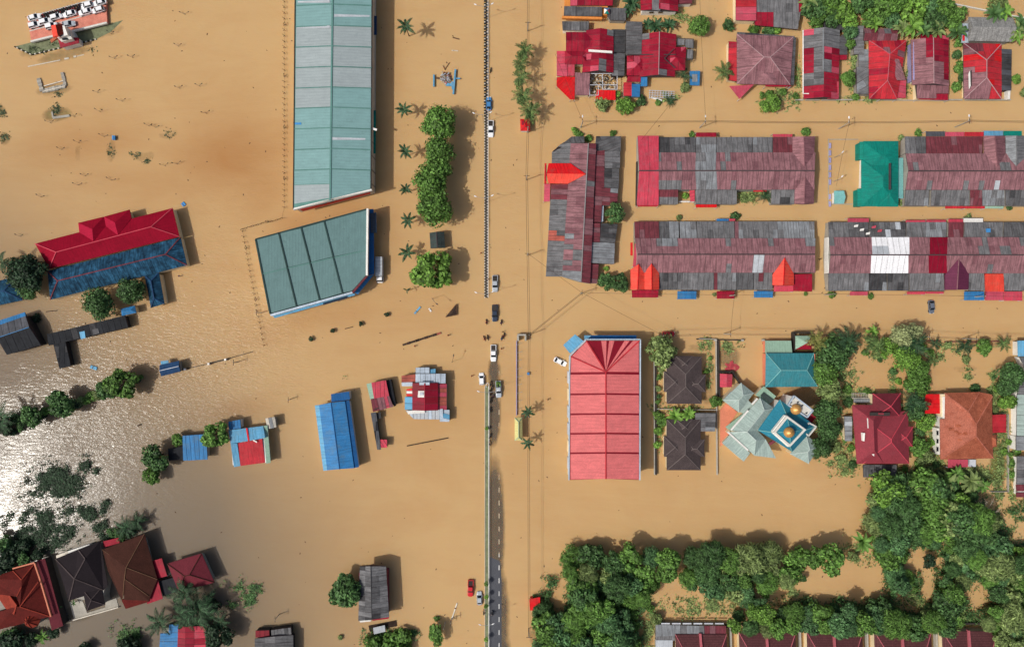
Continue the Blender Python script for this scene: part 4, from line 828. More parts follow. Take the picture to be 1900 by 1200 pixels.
leanto(h, [(1189, 142), (1201, 142), (1201, 160), (1189, 160)], (2.5, 2.5, 2.1, 2.1), 'blue_roof', 'wall_grey'); leanto(h, [(1157, 153), (1172, 153), (1172, 178), (1157, 178)], (2.3, 2.6, 2.6, 2.3), 'redroof', 'wall_grey'); leanto(h, [(1172, 156), (1188, 156), (1187, 180), (1172, 179)], (2.6, 2.2, 2.2, 2.6), 'blue_roof', 'wall_grey')
cf = T('carport_frame', 'open dark metal carport frame with grey sheets beside a crimson roof', 'carport', W(1270, 92)); 
for q in ([(1256, 72), (1270, 73), (1270, 84), (1256, 84)], [(1272, 73), (1286, 74), (1286, 90), (1272, 88)], [(1274, 92), (1285, 92), (1285, 109), (1274, 109)]): slab(cf, 'roof_sheet', 'grey_mid', [(x, y, 2.3) for x, y in q], .06)
m = MB()
for a, b_ in (((1255, 71), (1287, 73)), ((1287, 73), (1285, 111)), ((1285, 111), (1272, 111)), ((1271, 72), (1272, 111)), ((1255, 85), (1286, 90))): m.bar(W(*a, 2.2), W(*b_, 2.2), .15, .15)
for x, y in ((1287, 73), (1285, 111), (1272, 111)): p = W(x, y, 2.2); m.bar((p.x, p.y, -1), (p.x, p.y, 2.2), .12, .12)
m.build('frame', 'frame_metal', cf)
h = quick('shed', 'small blue painted raft-like shed roof standing alone in flood by palms', 1280, 132, 1299, 159, 1.6, 'wall_grey', 'shed'); roof(h, 'blue_roof', [[(1280, 132, 1.8), (1299, 132, 1.8), (1298, 159, 1.6), (1280, 158, 1.6)]]); slab(h, 'roof_patch', 'grey_light', [(1284, 138, 1.88), (1294, 138, 1.88), (1294, 152, 1.8), (1284, 152, 1.8)], .06)
h = quick('house', 'crimson gabled house with grey middle strip and white gable front at top', 1190, -25, 1258, 22, 3.2, 'white'); wing(h, [(1188, -25), (1259, -25), (1258, 22), (1189, 20)], 3.3, 4.8, 'crimson_deep', 'gable', 'v', sh=(2., 3.4), pal=PC); roof(h, 'grey_mid', [[(1210, -25, 4.75), (1226, -25, 4.75), (1225, 20, 4.75), (1210, 19, 4.75)]])
for x in (1205, 1222): slab(h, 'window', 'glass_dark', [(x, 21.2, 2.6), (x + 8, 21.2, 2.6), (x + 8, 22.8, 2.6), (x, 22.8, 2.6)], .9)
leanto(h, [(1259, -20), (1284, -20), (1284, 7), (1260, 7)], (3., 2.6, 2.6, 3.), 'maroon', 'white')
h = quick('house', 'long grey sheet-roofed house with a red block at its west end, top right', 1368, -25, 1480, 36, 2.3); leanto(h, [(1365, -25), (1404, -25), (1403, 39), (1365, 38)], (3.1, 3.4, 3.4, 3.1), 'redroof', 'cream', (2.2, 11), [('redroof', 3), ('crimson_pale', 1)])
roof(h, 'grey_mid', [[(1404, -25, 3.2), (1494, -25, 3.2), (1480, 55, 2.9), (1400, 47, 2.9)]], sh=(1.9, 2.6), pal=lambda c: 'crimson' if (PX(c)[0] < 1432 and PX(c)[1] > 20 and random.random() < .75) or (PX(c)[0] > 1478 and PX(c)[1] < 28) else pick(PG))
h = quick('house', 'mauve pyramid-roofed house with red side strip and pink corner awning', 1370, 72, 1464, 152, 2.2); wing(h, [(1367, 64), (1472, 69), (1466, 158), (1367, 156)], 3.0, 5.2, 'mauve', 'hip', 'h', rmat='ridge_pale', sh=(2.6, 3.2), pal=[('mauve', 9), ('mauve2', 2)]); leanto(h, [(1352, 77), (1367, 78), (1367, 151), (1351, 149)], (2.3, 2.9, 2.9, 2.3), 'redroof', 'cream', (2., 5), [('redroof', 3), ('crimson', 2)])
leanto(h, [(1368, 60), (1474, 68), (1475, 74), (1367, 74)], (2.6, 2.6, 3., 3.), 'slate', None, (2.4, 2.), PK); leanto(h, [(1467, 70), (1477, 70), (1473, 158), (1463, 158)], (2.8, 2.5, 2.5, 2.8), 'grey_dark', None, (2.2, 4.), PK)
wing(h, [(1407, 130), (1440, 130), (1440, 157), (1407, 157)], 3.6, 4.5, 'mauve', 'hip', 'v', ins=2.); awning(h, [(1353, 160), (1399, 157), (1372, 184)], (2.8, 2.8, 2.2), 'crimson_pale'); awning(h, [(1420, 157), (1468, 157), (1467, 161), (1420, 161)], (2.6, 2.6, 2.3, 2.3), 'crimson'); awning(h, [(1463, 130), (1469, 130), (1467, 160), (1461, 160)], (2.6, 2.4, 2.4, 2.6), 'crimson')
h = quick('house', 'narrow crimson house patched with grey sheets and white west gutter', 1494, 60, 1552, 180, 2.2, 'white')
pch = lambda c: (lambda x, y: pick(PG) if (1518 < x < 1536 and y < 132) or (y < 84 and x > 1505) or (1494 < x < 1512 and 142 < y < 160) or (1513 < x < 1526 and 130 < y < 160) or (y < 84 and 1494 < x < 1520 and y > 70) else pick(PC))(*PX(c))
wing(h, [(1491, 56), (1558, 56), (1555, 184), (1491, 184)], 2.9, 4.8, 'crimson', 'gable', 'v', sh=(1.9, 2.4), pal=pch); leanto(h, [(1529, 37), (1570, 38), (1569, 56), (1528, 55)], (2.5, 2.5, 2.8, 2.8), 'grey_black', 'wall_dark', (1.7, 3.), PB); leanto(h, [(1556, 70), (1572, 58), (1572, 102), (1556, 102)], (2.9, 2.5, 2.5, 2.9), 'grey_dark', 'cream', (2., 2.4), PK); leanto(h, [(1556, 102), (1572, 102), (1571, 111), (1556, 111)], (2.6, 2.4, 2.4, 2.6), 'crimson', None)
leanto(h, [(1535, 152), (1556, 152), (1556, 184), (1535, 184)], (3.6, 3., 3., 3.4), 'pinkred', None, (2.2, 5), [('pinkred', 2), ('crimson_pale', 2)]); slab(h, 'gutter', 'white', [(1489.5, 56, 3.), (1491, 56, 3.), (1491, 174, 3.), (1489.5, 174, 3.)], .2); slab(h, 'gutter', 'white', [(1491, 173, 3.5), (1534, 174, 3.5), (1534, 175.5, 3.5), (1491, 174.6, 3.5)], .1); ridge(h, (1527, 56, 4.8), (1527, 130, 4.8), 'grey_light')
h = quick('house', 'red cross-hipped house with pale ridges and grey side roofs, middle of top right row', 1615, 80, 1660, 176, 2.2)
wing(h, [(1612, 75), (1682, 75), (1664, 184), (1612, 184)], 3.0, 4.9, 'redroof', 'hip', 'v', rmat='ridge_pink', sh=(1.9, 2.8), pal=PR); wing(h, [(1602, 53), (1664, 54), (1664, 76), (1602, 76)], 3.1, 4.0, 'maroon', 'gable', 'h', 'cream', sh=(2., 3.), pal=PD)
leanto(h, [(1584, 50), (1603, 48), (1603, 101), (1584, 101)], (2.4, 2.9, 2.9, 2.4), 'grey_mid', 'wall_grey', (2., 2.6), PG); leanto(h, [(1593, 92), (1613, 92), (1612, 125), (1593, 125)], (2.4, 2.8, 2.8, 2.4), 'grey_light', 'wall_grey', (1.9, 2.2), PL); leanto(h, [(1589, 125), (1613, 126), (1632, 154), (1632, 176), (1590, 174)], (2.5, 2.9, 3., 2.6, 2.4), 'grey_dark', 'wall_grey', (2., 3.), PG)
roof(h, 'mauve', [[(1644, 109, 4.5), (1668, 110, 4.1), (1680, 149, 3.2), (1664, 149, 3.6)]], sh=(2.2, 3.), pal=PM); leanto(h, [(1664, 149), (1681, 149), (1680, 182), (1663, 182)], (2.9, 2.6, 2.5, 2.8), 'crimson_pale', 'cream', (2., 6), [('crimson_pale', 2), ('pinkred', 2)]); wing(h, [(1633, 150), (1663, 150), (1663, 174), (1633, 174)], 3.1, 4.2, 'redroof', 'hip', 'v', 'cream', 'ridge_pink', sh=(1.9, 2.8), pal=PR); awning(h, [(1633, 175), (1664, 175), (1663, 185), (1633, 185)], (2.5, 2.5, 2.2, 2.2), 'mauve2')
h = quick('house', 'half mauve, half crimson gabled house with violet-edged west wall', 1694, 78, 1756, 154, 2.2, 'white')
pch2 = lambda c: (lambda x, y: (pick(PC) if (x > 1731 and y < 150 and not (1733 < x < 1750 and y > 110)) or (1716 < x < 1732 and 72 < y < 102) else pick(PM)))(*PX(c))
wing(h, [(1690, 74), (1760, 74), (1760, 160), (1692, 158)], 2.9, 4.7, 'mauve', 'gable', 'v', rmat='ridge_pale', sh=(1.9, 2.4), pal=pch2); leanto(h, [(1708, 65), (1760, 66), (1760, 75), (1708, 74)], (2.8, 2.8, 3.1, 3.1), 'crimson_deep', None, (2., 2.), PC)
leanto(h, [(1701, 153), (1737, 153), (1737, 183), (1701, 183)], (3.3, 3.4, 2.4, 2.4), 'mauve', 'cream', (2., 2.6), PM); leanto(h, [(1737, 158), (1760, 158), (1760, 174), (1737, 174)], (3., 3., 2.7, 2.7), 'mauve2', 'cream', (2., 2.6), PD); awning(h, [(1740, 170), (1759, 170), (1759, 186), (1702, 185)], (2.7, 2.7, 2.2, 2.2), 'crimson'); m = MB(); m.bar(W(1690, 82, 1.6), W(1690, 152, 1.6), .4, 3.2); m.build('side_wall', 'rail_violet', h)
h = quick('house', 'scarlet-roofed house with broken corner, under a grey thatch-like roof at top right', 1792, 86, 1854, 180, 2.2)
wing(h, [(1787, 80), (1858, 82), (1858, 184), (1788, 184)], 2.9, 4.8, 'redroof', 'hip', 'v', rmat='ridge_pale', sh=(1.9, 2.8), pal=lambda c: (lambda x, y: pick(PM) if (x < 1812 and y > 126) or (y > 130 and x < 1836) else (pick(PD) if y < 100 and x < 1822 else pick([('redroof', 6), ('scarlet', 2)])))(*PX(c)))
slab(h, 'roof_hole', 'wall_dark', [(1799, 134, 3.9), (1803, 130, 4.), (1803, 158, 3.9), (1800, 164, 3.8)], .1); slab(h, 'roof_edge', 'white', [(1797, 137, 4.), (1800, 131, 4.05), (1801, 160, 3.95), (1798, 166, 3.9)], .08)
leanto(h, [(1858, 91), (1877, 92), (1876, 168), (1858, 168)], (2.8, 2.3, 2.3, 2.8), 'black_roof', 'wall_dark', (1.7, 10), [('grey_black', 3), ('slate', 2)]); slab(h, 'porch_wall', 'white', [(1870, 168, 1.6), (1875, 168, 1.6), (1874, 184, 1.6), (1870, 184, 1.6)], 2.)
h = quick('house', 'house under a rough grey thatch-like gable roof at the far top right', 1797, 33, 1878, 77, 3.2, 'wall_grey'); wing(h, [(1797, 32), (1880, 33), (1879, 78), (1797, 76)], 3.4, 5.0, 'thatch', 'gable', 'h'); slab(h, 'porch', 'steel', [(1785, 44, 2.6), (1798, 44, 2.6), (1797, 80, 2.4), (1784, 80, 2.4)]); slab(h, 'porch_panel', 'plastic_red', [(1786, 49, 2.7), (1790, 49, 2.7), (1790, 60, 2.65), (1786, 60, 2.65)], .05); slab(h, 'porch_panel', 'plastic_red', [(1786, 66, 2.7), (1790, 66, 2.7), (1790, 76, 2.65), (1786, 76, 2.65)], .05)
fw = T('front_wall', 'low pale front garden wall along the street below the top right houses', 'wall', W(1680, 185))
for x0, x1 in ((1475, 1490), (1494, 1520), (1524, 1580), (1760, 1785), (1790, 1830), (1834, 1874)):
    m = MB(); m.bar(W(x0, 186, .2), W(x1, 186, .2), .3, 1.0); m.build('wall_stretch', 'concrete', fw)
m = MB(); m.bar(W(1580, 186, .05), W(1760, 187, .05), .25, .5); m.build('wall_stretch', 'concrete', fw)
bw = T('boundary_wall', 'thin pale boundary wall crossing the water at the top right corner', 'wall', W(1830, 15)); m = MB(); m.bar(W(1752, 5, .2), W(1835, 22, .2), .3, .9).bar(W(1835, 22, .2), W(1905, 36, .2), .3, .9); m.build('wall_stretch', 'concrete_pale', bw)

# ------------------------------------------------------------------ coral warehouse
cw = house('coral_warehouse', 'coral red metal-roofed warehouse with chamfered corner and blue canopies', [(1085, 630), (1187, 630), (1185, 890), (1056, 890), (1058, 661)], 7.2, 'white', 'warehouse', ins=.35)
ZE, ZR = 7.2, 8.8
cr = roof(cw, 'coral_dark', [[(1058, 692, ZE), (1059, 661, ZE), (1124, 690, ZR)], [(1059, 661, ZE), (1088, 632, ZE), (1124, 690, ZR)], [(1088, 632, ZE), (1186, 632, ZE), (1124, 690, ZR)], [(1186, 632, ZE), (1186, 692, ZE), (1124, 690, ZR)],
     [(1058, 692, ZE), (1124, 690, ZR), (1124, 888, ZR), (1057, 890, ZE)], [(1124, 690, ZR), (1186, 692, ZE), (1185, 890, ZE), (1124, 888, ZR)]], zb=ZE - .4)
def cpan(pts, mat='coral', name='roof_panel', sh=1.2):
    ps = [V(p) for p in pts]; c = centroid(ps); out = []
    for p in ps: d = p - c; out.append(c + d * (1 - .12 * sh / max(d.length, .1) * 1.6) + Vector((0, 0, .1)))
    slab(cr, name, mat, out, .09)
cpan([(1058, 691, ZE), (1059, 661, ZE), (1124, 690, ZR)]); cpan([(1059, 661, ZE), (1088, 632, ZE), (1124, 690, ZR)]); cpan([(1186, 632, ZE), (1186, 691, ZE), (1124, 690, ZR)])
def lerp2(a, b, t): return tuple(a[i] + (b[i] - a[i]) * t for i in range(3))
A_, B_, T_ = (1088, 632, ZE), (1186, 632, ZE), (1124, 690, ZR)
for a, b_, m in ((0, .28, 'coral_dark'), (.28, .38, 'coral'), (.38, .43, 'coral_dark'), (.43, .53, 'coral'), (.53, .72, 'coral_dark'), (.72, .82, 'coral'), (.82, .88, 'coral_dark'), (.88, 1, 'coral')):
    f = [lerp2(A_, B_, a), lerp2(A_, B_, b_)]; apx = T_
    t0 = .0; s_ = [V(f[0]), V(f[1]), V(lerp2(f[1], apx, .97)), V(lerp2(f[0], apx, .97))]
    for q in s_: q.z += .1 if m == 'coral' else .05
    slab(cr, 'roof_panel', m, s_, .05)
for y0, y1 in ((694, 729), (732, 766), (769, 802), (805, 838), (841, 888)):
    for xa, za, xb, zb_ in ((1058.5, ZE, 1123, ZR), (1125, ZR, 1185.5, ZE)): 
        da = 2 if za < zb_ else 0; db = 2 if zb_ < za else 0
        ps = [W(xa, y0 + da * .5, za), W(xb, y0 + db * .5, zb_), W(xb, y1 + db * .3, zb_), W(xa, y1 + da * .3, za)]
        for q in ps: q.z += .12
        slab(cr, 'roof_panel', 'coral', ps, .1)
for a, b_ in (((1059, 661, ZE), T_), (A_, T_), (B_, T_), (T_, (1124, 888, ZR))):
    m = MB(); m.bar(V(a) + Vector((0, 0, .2)), V(b_) + Vector((0, 0, .2)), .35, .14); m.build('ridge_cap', 'redroof', cr)
for a, b_ in (((1055.5, 890), (1057, 660)), ((1057, 660), (1087, 629.5)), ((1087, 629.5), (1188, 629.5)), ((1188, 629.5), (1187, 890))):
    m = MB(); m.bar(W(*a, ZE - .1), W(*b_, ZE - .1), .35, .5); m.build('gutter', 'steel', cw)
slab(cw, 'canopy', 'blue_roof_light', [(1045, 640, 4.6), (1067, 620, 4.6), (1083, 633, 5.0), (1058, 656, 5.0)]); slab(cw, 'canopy', 'blue_deep', [(1084, 622, 4.8), (1181, 622, 4.8), (1181, 629, 5.2), (1084, 629, 5.2)]); slab(cw, 'canopy_end', 'blue_roof_light', [(1084, 622, 4.9), (1098, 622, 4.9), (1090, 629, 5.3), (1084, 629, 5.3)])
for i in range(6):
    p = W(1055, 700 + i * 32, 3.5); m = MB(); m.box((p.x - .1, p.y, 2.4), (.3, 3.6, 3.2)); m.build('shopfront', random.choice(['steel', 'cream', 'frame_pale']), cw)

# ------------------------------------------------------------------ dark tiled houses and garden walls
def cross_house(label, x0, y0, x1, y1, mat, rm, north=True):
    h = quick('house', label, x0, y0, x1, y1, 3.0, 'cream'); ym = (y0 + y1) / 2
    wing(h, rect(x0, y0, x1, y1), 3.1, 5.0, mat, 'hip', 'v', rmat=rm); wing(h, rect(x0 - 5, ym - 16, x0 + 32, ym + 22), 3.05, 4.6, mat, 'hip', 'h', 'cream', rm); wing(h, rect(x1 - 32, ym - 10, x1 + 7, ym + 22), 3.05, 4.4, mat, 'hip', 'h', 'cream', rm); wing(h, rect(x0 + 16, y0 - 1, x0 + 48, y0 + 26), 3.05, 4.5, mat, 'hip', 'v', 'cream', rm); return h
cross_house('dark brown cross-hipped house just right of the coral warehouse, beside a round tree', 1237, 661, 1302, 749, 'umber_tile', 'ridge_umber')
h = cross_house('dark brown cross-hipped house with grey lean-to, below the banana plants', 1237, 778, 1300, 872, 'umber_tile', 'ridge_umber'); leanto(h, [(1290, 766), (1328, 766), (1327, 800), (1290, 800)], (3., 2.6, 2.6, 3.), 'grey_dark', 'wall_dark', (1.5, 2.6), PG)
gw = T('garden_wall', 'pale garden wall around the two dark brown houses', 'wall', W(1270, 750))
for a, b_ in (((1213, 665), (1214, 880)), ((1328, 632), (1330, 880)), ((1217, 758), (1328, 760)), ((1296, 628), (1328, 629))): m = MB(); m.bar(W(*a, .2), W(*b_, .2), .24, 1.3); m.build('wall_stretch', 'concrete', gw)
m = MB(); m.bar(W(1216, 672, .3), W(1217, 880, .3), .3, 1.6).bar(W(1331, 632, .3), W(1333, 735, .3), .4, 1.6); m.build('wall_stretch', 'wall_dark', gw)
gw2 = T('street_wall', 'low street wall in front of the flooded yards beside the teal hall', 'wall', W(1340, 631)); m = MB(); m.bar(W(1292, 629, .1), W(1380, 631, .1), .3, .8); m.build('wall_stretch', 'wall_dark', gw2)
for x in (1328, 1378, 1417): p = W(x, 631, 1); m = MB(); m.box((p.x, p.y, .3), (.7, .6, 1.6)); m.build('gate_post', 'concrete', gw2)

# ------------------------------------------------------------------ teal hall, pavilion, mosque
h = house('teal_hall', 'teal hip-roofed hall with pale green north lean-to beside a large tree', rect(1422, 655, 1515, 717), 4.4, 'salmon', 'hall')
roof(h, 'teal_hall', [[(1421, 655, 4.5), (1510, 655, 4.5), (1497, 687, 6.8), (1449, 687, 6.8)], [(1510, 655, 4.5), (1517, 717, 4.5), (1497, 687, 6.8)], [(1517, 717, 4.5), (1420, 718, 4.5), (1449, 687, 6.8), (1497, 687, 6.8)], [(1420, 718, 4.5), (1421, 655, 4.5), (1449, 687, 6.8)]], [((1421, 655, 4.5), (1449, 687, 6.8)), ((1420, 718, 4.5), (1449, 687, 6.8)), ((1517, 717, 4.5), (1497, 687, 6.8)), ((1510, 655, 4.5), (1497, 687, 6.8)), ((1449, 687, 6.8), (1497, 687, 6.8))], 'teal_light', rw=.18)
leanto(h, [(1420, 632), (1468, 632), (1470, 655), (1421, 655)], (3., 3., 3.6, 3.6), 'green_pale', 'salmon')
h = house('pavilion', 'small pavilion with green and crimson roof inside black walls beside the teal hall', rect(1477, 623, 1502, 648), 3.2, 'cream', 'pavilion')
Pp = (1498, 636, 4.4); roof(h, 'green_pale', [[(1476, 623, 3.3), (1506, 623, 3.3), Pp], [(1476, 648, 3.3), (1476, 623, 3.3), Pp]]); roof(h, 'crimson', [[(1506, 648, 3.3), (1476, 648, 3.3), Pp], [(1506, 623, 3.3), (1506, 648, 3.3), Pp]])
for a, b_ in (((1470, 617), (1506, 617)), ((1471, 617), (1471, 654)), ((1471, 653), (1506, 653))): m = MB(); m.bar(W(*a, .9), W(*b_, .9), .35, 2.6); m.build('yard_wall', 'wall_dark', h)

ms = T('mosque', 'mosque with stepped grey-green roofs, teal pyramid roof and two golden domes', 'mosque', W(1440, 790))
mfoot = lambda pts, z, m_='cream': walls(ms, pts, z, m_, .4)
q = [(1341, 742), (1375, 710), (1399, 729), (1371, 765)]; mfoot(q, 4.2); fs, rd = hipf(q, 4.3, 6.0, 'h'); roof(ms, 'mosque_grey', fs, rd, 'ridge_green', rw=.2)
mfoot([(1356, 800), (1411, 737), (1437, 757), (1386, 828), (1352, 806)], 5.0)
roof(ms, 'mosque_grey', [[(1356, 799, 5.2), (1410, 738, 5.2), (1418, 761, 7.2), (1386, 801, 7.2)], [(1386, 801, 7.2), (1418, 761, 7.2), (1437, 757, 5.2), (1405, 798, 5.2)], [(1410, 738, 5.2), (1437, 757, 5.2), (1418, 761, 7.2)],
      [(1353, 802, 5.0), (1386, 801, 7.1), (1403, 818, 7.1), (1400, 845, 5.0)], [(1386, 801, 7.1), (1405, 798, 5.2), (1421, 815, 5.1), (1403, 817, 7.1)], [(1403, 817, 7.1), (1421, 815, 5.1), (1440, 850, 5.0), (1400, 845, 5.0)]], [((1386, 801, 7.2), (1418, 761, 7.2)), ((1410, 738, 5.2), (1418, 761, 7.2)), ((1437, 757, 5.2), (1418, 761, 7.2)), ((1353, 802, 5.0), (1386, 801, 7.1)), ((1386, 801, 7.1), (1403, 817, 7.1))], 'ridge_green', rw=.22)
roof(ms, 'green_pale', [[(1346, 792, 3.6), (1387, 761, 4.2), (1392, 766, 4.8), (1356, 799, 4.8)]]); roof(ms, 'mosque_grey', [[(1371, 764, 3.8), (1387, 741, 4.4), (1398, 752, 4.4), (1384, 768, 4.0)]])
m = MB(); m.bar(W(1356, 797.5, 5.4), W(1388, 761, 5.4), .5, .5).bar(W(1395, 750, 5.4), W(1405, 739, 5.4), .5, .5).bar(W(1350, 801, 5.2), W(1388, 835, 5.2), .5, .4); m.build('parapet', 'white', ms)
roof(ms, 'green_pale', [[(1402, 732, 4.0), (1417, 716, 4.0), (1440, 735, 4.0), (1425, 752, 4.0)]]); mfoot([(1403, 732), (1417, 717), (1439, 735), (1425, 751)], 3.8)
roof(ms, 'gazebo_tile', [[(1411, 734, 4.25), (1417, 727, 4.25), (1436, 741, 4.25), (1430, 748, 4.25)]], zb=4.05)
tq = [(1406, 798), (1447, 741), (1514, 790), (1470, 838)]; mfoot(tq, 6.0, 'white')
pq = [(1435.5, 802), (1460, 771), (1496, 797), (1466, 829)]
m_ = []
for i in range(4): a, b_, c_, d_ = tq[i], tq[(i + 1) % 4], pq[(i + 1) % 4], pq[i]; m_.append([(*a, 6.2), (*b_, 6.2), (*c_, 8.2), (*d_, 8.2)])
roof(ms, 'mosque_teal', m_, [((*tq[i], 6.2), (*pq[i], 8.2)) for i in range(4)], 'teal_light', rw=.2)
m = MB(); P4 = [W(*p, 10.2) for p in pq]; ic = [W(x, y, 10.2) for x, y in [(1440, 802), (1461, 776), (1491, 797), (1466, 824)]]
for i in range(4): m.solid([P4[i], P4[(i + 1) % 4], ic[(i + 1) % 4], ic[i]], 8.0)
m.build('parapet', 'concrete_pale', ms)
apx = W(1466, 801, 11.3); I2 = [W(x, y, 9.7) for x, y in [(1440, 802), (1461, 776), (1491, 797), (1466, 824)]]; roof(ms, 'mosque_teal', [[I2[i], I2[(i + 1) % 4], apx] for i in range(4)], [(I2[i], apx) for i in range(4)], 'teal_light', rw=.14)
for i in range(4):
    a, b_ = P4[i], P4[(i + 1) % 4]
    m = MB(); d = b_ - a; c = (a + b_) / 2; m.box((c.x, c.y, 8.9), (d.length * .96, .5, 1.2), math.atan2(d.y, d.x)); m.build('lantern_wall', 'white', ms)
def dome(px, py, z, r):
    p = W(px, py, z + r); prof = [(r * .9, -.3), (r, 0.2)] + [(r * math.cos(a) * 1.03, .2 + r * 1.05 * math.sin(a)) for a in [k * math.pi / 2 / 8 for k in range(1, 8)]] + [(.05, .2 + r * 1.16)]
    m = MB(); m.lathe((p.x, p.y, z), prof, 24); o = m.build('dome', 'gold', ms, smooth=True); m = MB(); m.tube([(p.x, p.y, z + r * 1.2), (p.x, p.y, z + r * 1.2 + .9)], [.07, .02]); m.build('finial', 'gold', o)
dome(1467, 803, 10.9, 1.55); 
fq = [(1462, 751), (1473, 734), (1508, 761), (1497, 774)]; mfoot(fq, 8.6, 'white'); roof(ms, 'concrete_pale', [[(x, y, 8.8) for x, y in fq]])
m = MB()
for i in range(4): m.bar(W(*fq[i], 9.1), W(*fq[(i + 1) % 4], 9.1), .35, .7)
m.build('parapet', 'steel', ms); dome(1480, 760, 8.8, 1.6)
for x, y in ((1472, 738), (1480, 746), (1488, 752), (1496, 766), (1467, 747)): p = W(x, y, 8.9); m = MB(); m.box((p.x, p.y, 9.0), (.5, .35, .4), .6); m.build('roof_vent', 'frame_metal', ms)
m = MB(); cq = [(1500, 784), (1514, 791), (1500, 808), (1494, 803)]
for i in range(4): m.bar(W(*cq[i], 6.7), W(*cq[(i + 1) % 4], 6.7), .4, .6)
m.build('parapet', 'concrete_pale', ms); q = [(1466, 842), (1495, 805), (1522, 828), (1500, 860)]; mfoot(q, 4.6); fs, rd = hipf(q, 4.8, 6.6); roof(ms, 'mosque_grey', fs, rd, 'ridge_green', rw=.2)
slab(ms, 'porch_roof', 'crimson', [(1497, 778, 3.), (1506, 767, 3.), (1514, 773, 3.), (1505, 786, 3.)], .15); roof(ms, 'maroon', [[(1426, 822, 5.4), (1443, 812, 6.2), (1446, 815, 6.2), (1429, 826, 5.4)]], zb=5.)
roof(ms, 'mosque_grey', [[(1340, 822, 3.8), (1355, 806, 4.4), (1392, 840, 4.4), (1380, 856, 3.8)]]); mfoot([(1342, 822), (1355, 808), (1390, 840), (1378, 855)], 3.6)
roof(ms, 'blue_roof_light', [[(1341, 742, 4.0), (1356, 727, 4.0), (1360, 731, 4.2), (1346, 746, 4.2)]])
pt = T('mosque_patio', 'salmon paved patio along the west side of the mosque', 'patio', W(1352, 790)); m = MB(); m.prism([(p.x, p.y) for p in (W(1336, 760), W(1347, 748), W(1368, 764), W(1346, 796), W(1356, 812), W(1336, 828))], -.6, .25); m.build('paving', 'salmon', pt)
h = quick('shed', 'small red gabled shed beside the dark yard wall near the mosque', 1337, 694, 1358, 718, 2.2, 'wall_grey', 'shed'); wing(h, [(1336, 693), (1359, 694), (1358, 718), (1336, 718)], 2.3, 2.9, 'pinkred', 'gable', 'v'); m = MB(); m.bar(W(1330, 690, .6), W(1357, 689, .6), .35, 2.).bar(W(1357, 689, .6), W(1372, 710, .6), .35, 2.).bar(W(1334, 690, .6), W(1334, 735, .6), .35, 2.); m.build('yard_wall', 'wall_dark', h)
tp = T('red_tarpaulin', 'torn red tarpaulin spread in the shallow yard left of the teal hall', 'tarpaulin', W(1357, 680)); pts = []
for k in range(18): a = 2 * math.pi * k / 18; r = random.uniform(6, 16); pts.append((1357 + r * math.cos(a) * 1.1, 680 + r * math.sin(a) * .8, .06))
m = MB(); c0 = W(1357, 680, .22); ring = [V(p) for p in pts]; m.add([c0] + ring, [(0, i + 1, (i + 1) % 18 + 1) for i in range(18)]); m.build('sheet', 'tarp_red', tp)

# ------------------------------------------------------------------ south-east houses
def roofs(root, mat, polys, ridges=None, rm=None, **k): return roof(root, mat, polys, ridges or [], rm, **k)
h = house('house', 'rose tiled many-gabled house right of the mosque trees', [(1592, 762), (1680, 768), (1682, 850), (1596, 850)], 3.6, 'cream', ins=.7)
wing(h, [(1581, 751), (1640, 751), (1640, 860), (1590, 860)], 4.0, 6.8, 'rose_tile', 'hip', 'v'); wing(h, [(1600, 775), (1685, 761), (1687, 860), (1600, 860)], 4.0, 7.2, 'rose_tile', 'hip', 'v', rmat='ridge_red'); wing(h, [(1619, 730), (1671, 729), (1672, 775), (1619, 775)], 4.0, 6.2, 'rose_tile_dark', 'hip', 'v', 'cream', 'ridge_red'); wing(h, [(1655, 791), (1694, 791), (1693, 828), (1655, 828)], 4.0, 5.8, 'rose_tile', 'hip', 'h', 'cream', 'ridge_red')
leanto(h, [(1596, 846), (1640, 846), (1640, 860), (1592, 860)], (4.2, 4.4, 3.8, 3.8), 'rose_tile_dark'); 
for q in ([(1609, 775), (1613, 778), (1612, 794), (1610, 794)], [(1601, 803), (1605, 803), (1604, 818), (1602, 818)], [(1621, 828), (1623, 829), (1622, 846), (1618, 843)]): slab(h, 'dormer_light', 'white', [(x, y, 6.1) for x, y in q], 1.2)
slab(h, 'roof_well', 'wall_dark', [(1615, 765, 6.3), (1651, 765, 6.3), (1651, 771, 6.3), (1615, 771, 6.3)], .5); slab(h, 'well_roof', 'rose_tile', [(1630, 766, 6.5), (1640, 766, 6.5), (1640, 769, 6.5), (1630, 769, 6.5)], .2)
leanto(h, [(1566, 772), (1581, 772), (1581, 818), (1568, 818)], (2.4, 2.6, 2.6, 2.4), 'grey_light', 'cream', (1.6, 2.), PL); 
fe = T('entrance_fence', 'pale slatted fence and gate above the rose tiled house', 'fence', W(1600, 740)); 
for k in range(13): m = MB(); m.bar(W(1581 + 3 * k, 729, .9), W(1581 + 3 * k, 738, .9), .12, .12); m.build('slat', 'concrete', fe)
m = MB(); m.bar(W(1580, 730, .8), W(1618, 729, .8), .15, .15).bar(W(1580, 738, .6), W(1618, 738, .6), .25, 1.6); m.build('rail', 'concrete', fe); slab(fe, 'gate_roof', 'grey_light', [(1584, 740, 1.8), (1618, 740, 1.8), (1618, 747, 1.6), (1584, 747, 1.6)])
h = quick('shed', 'weathered grey shed right below the rose tiled house', 1606, 864, 1660, 882, 2.0, 'wall_dark', 'shed'); leanto(h, [(1602, 862), (1664, 862), (1662, 885), (1602, 885)], (2.6, 2.6, 2.3, 2.3), 'grey_dark', None, (1.6, 3.6), PK)
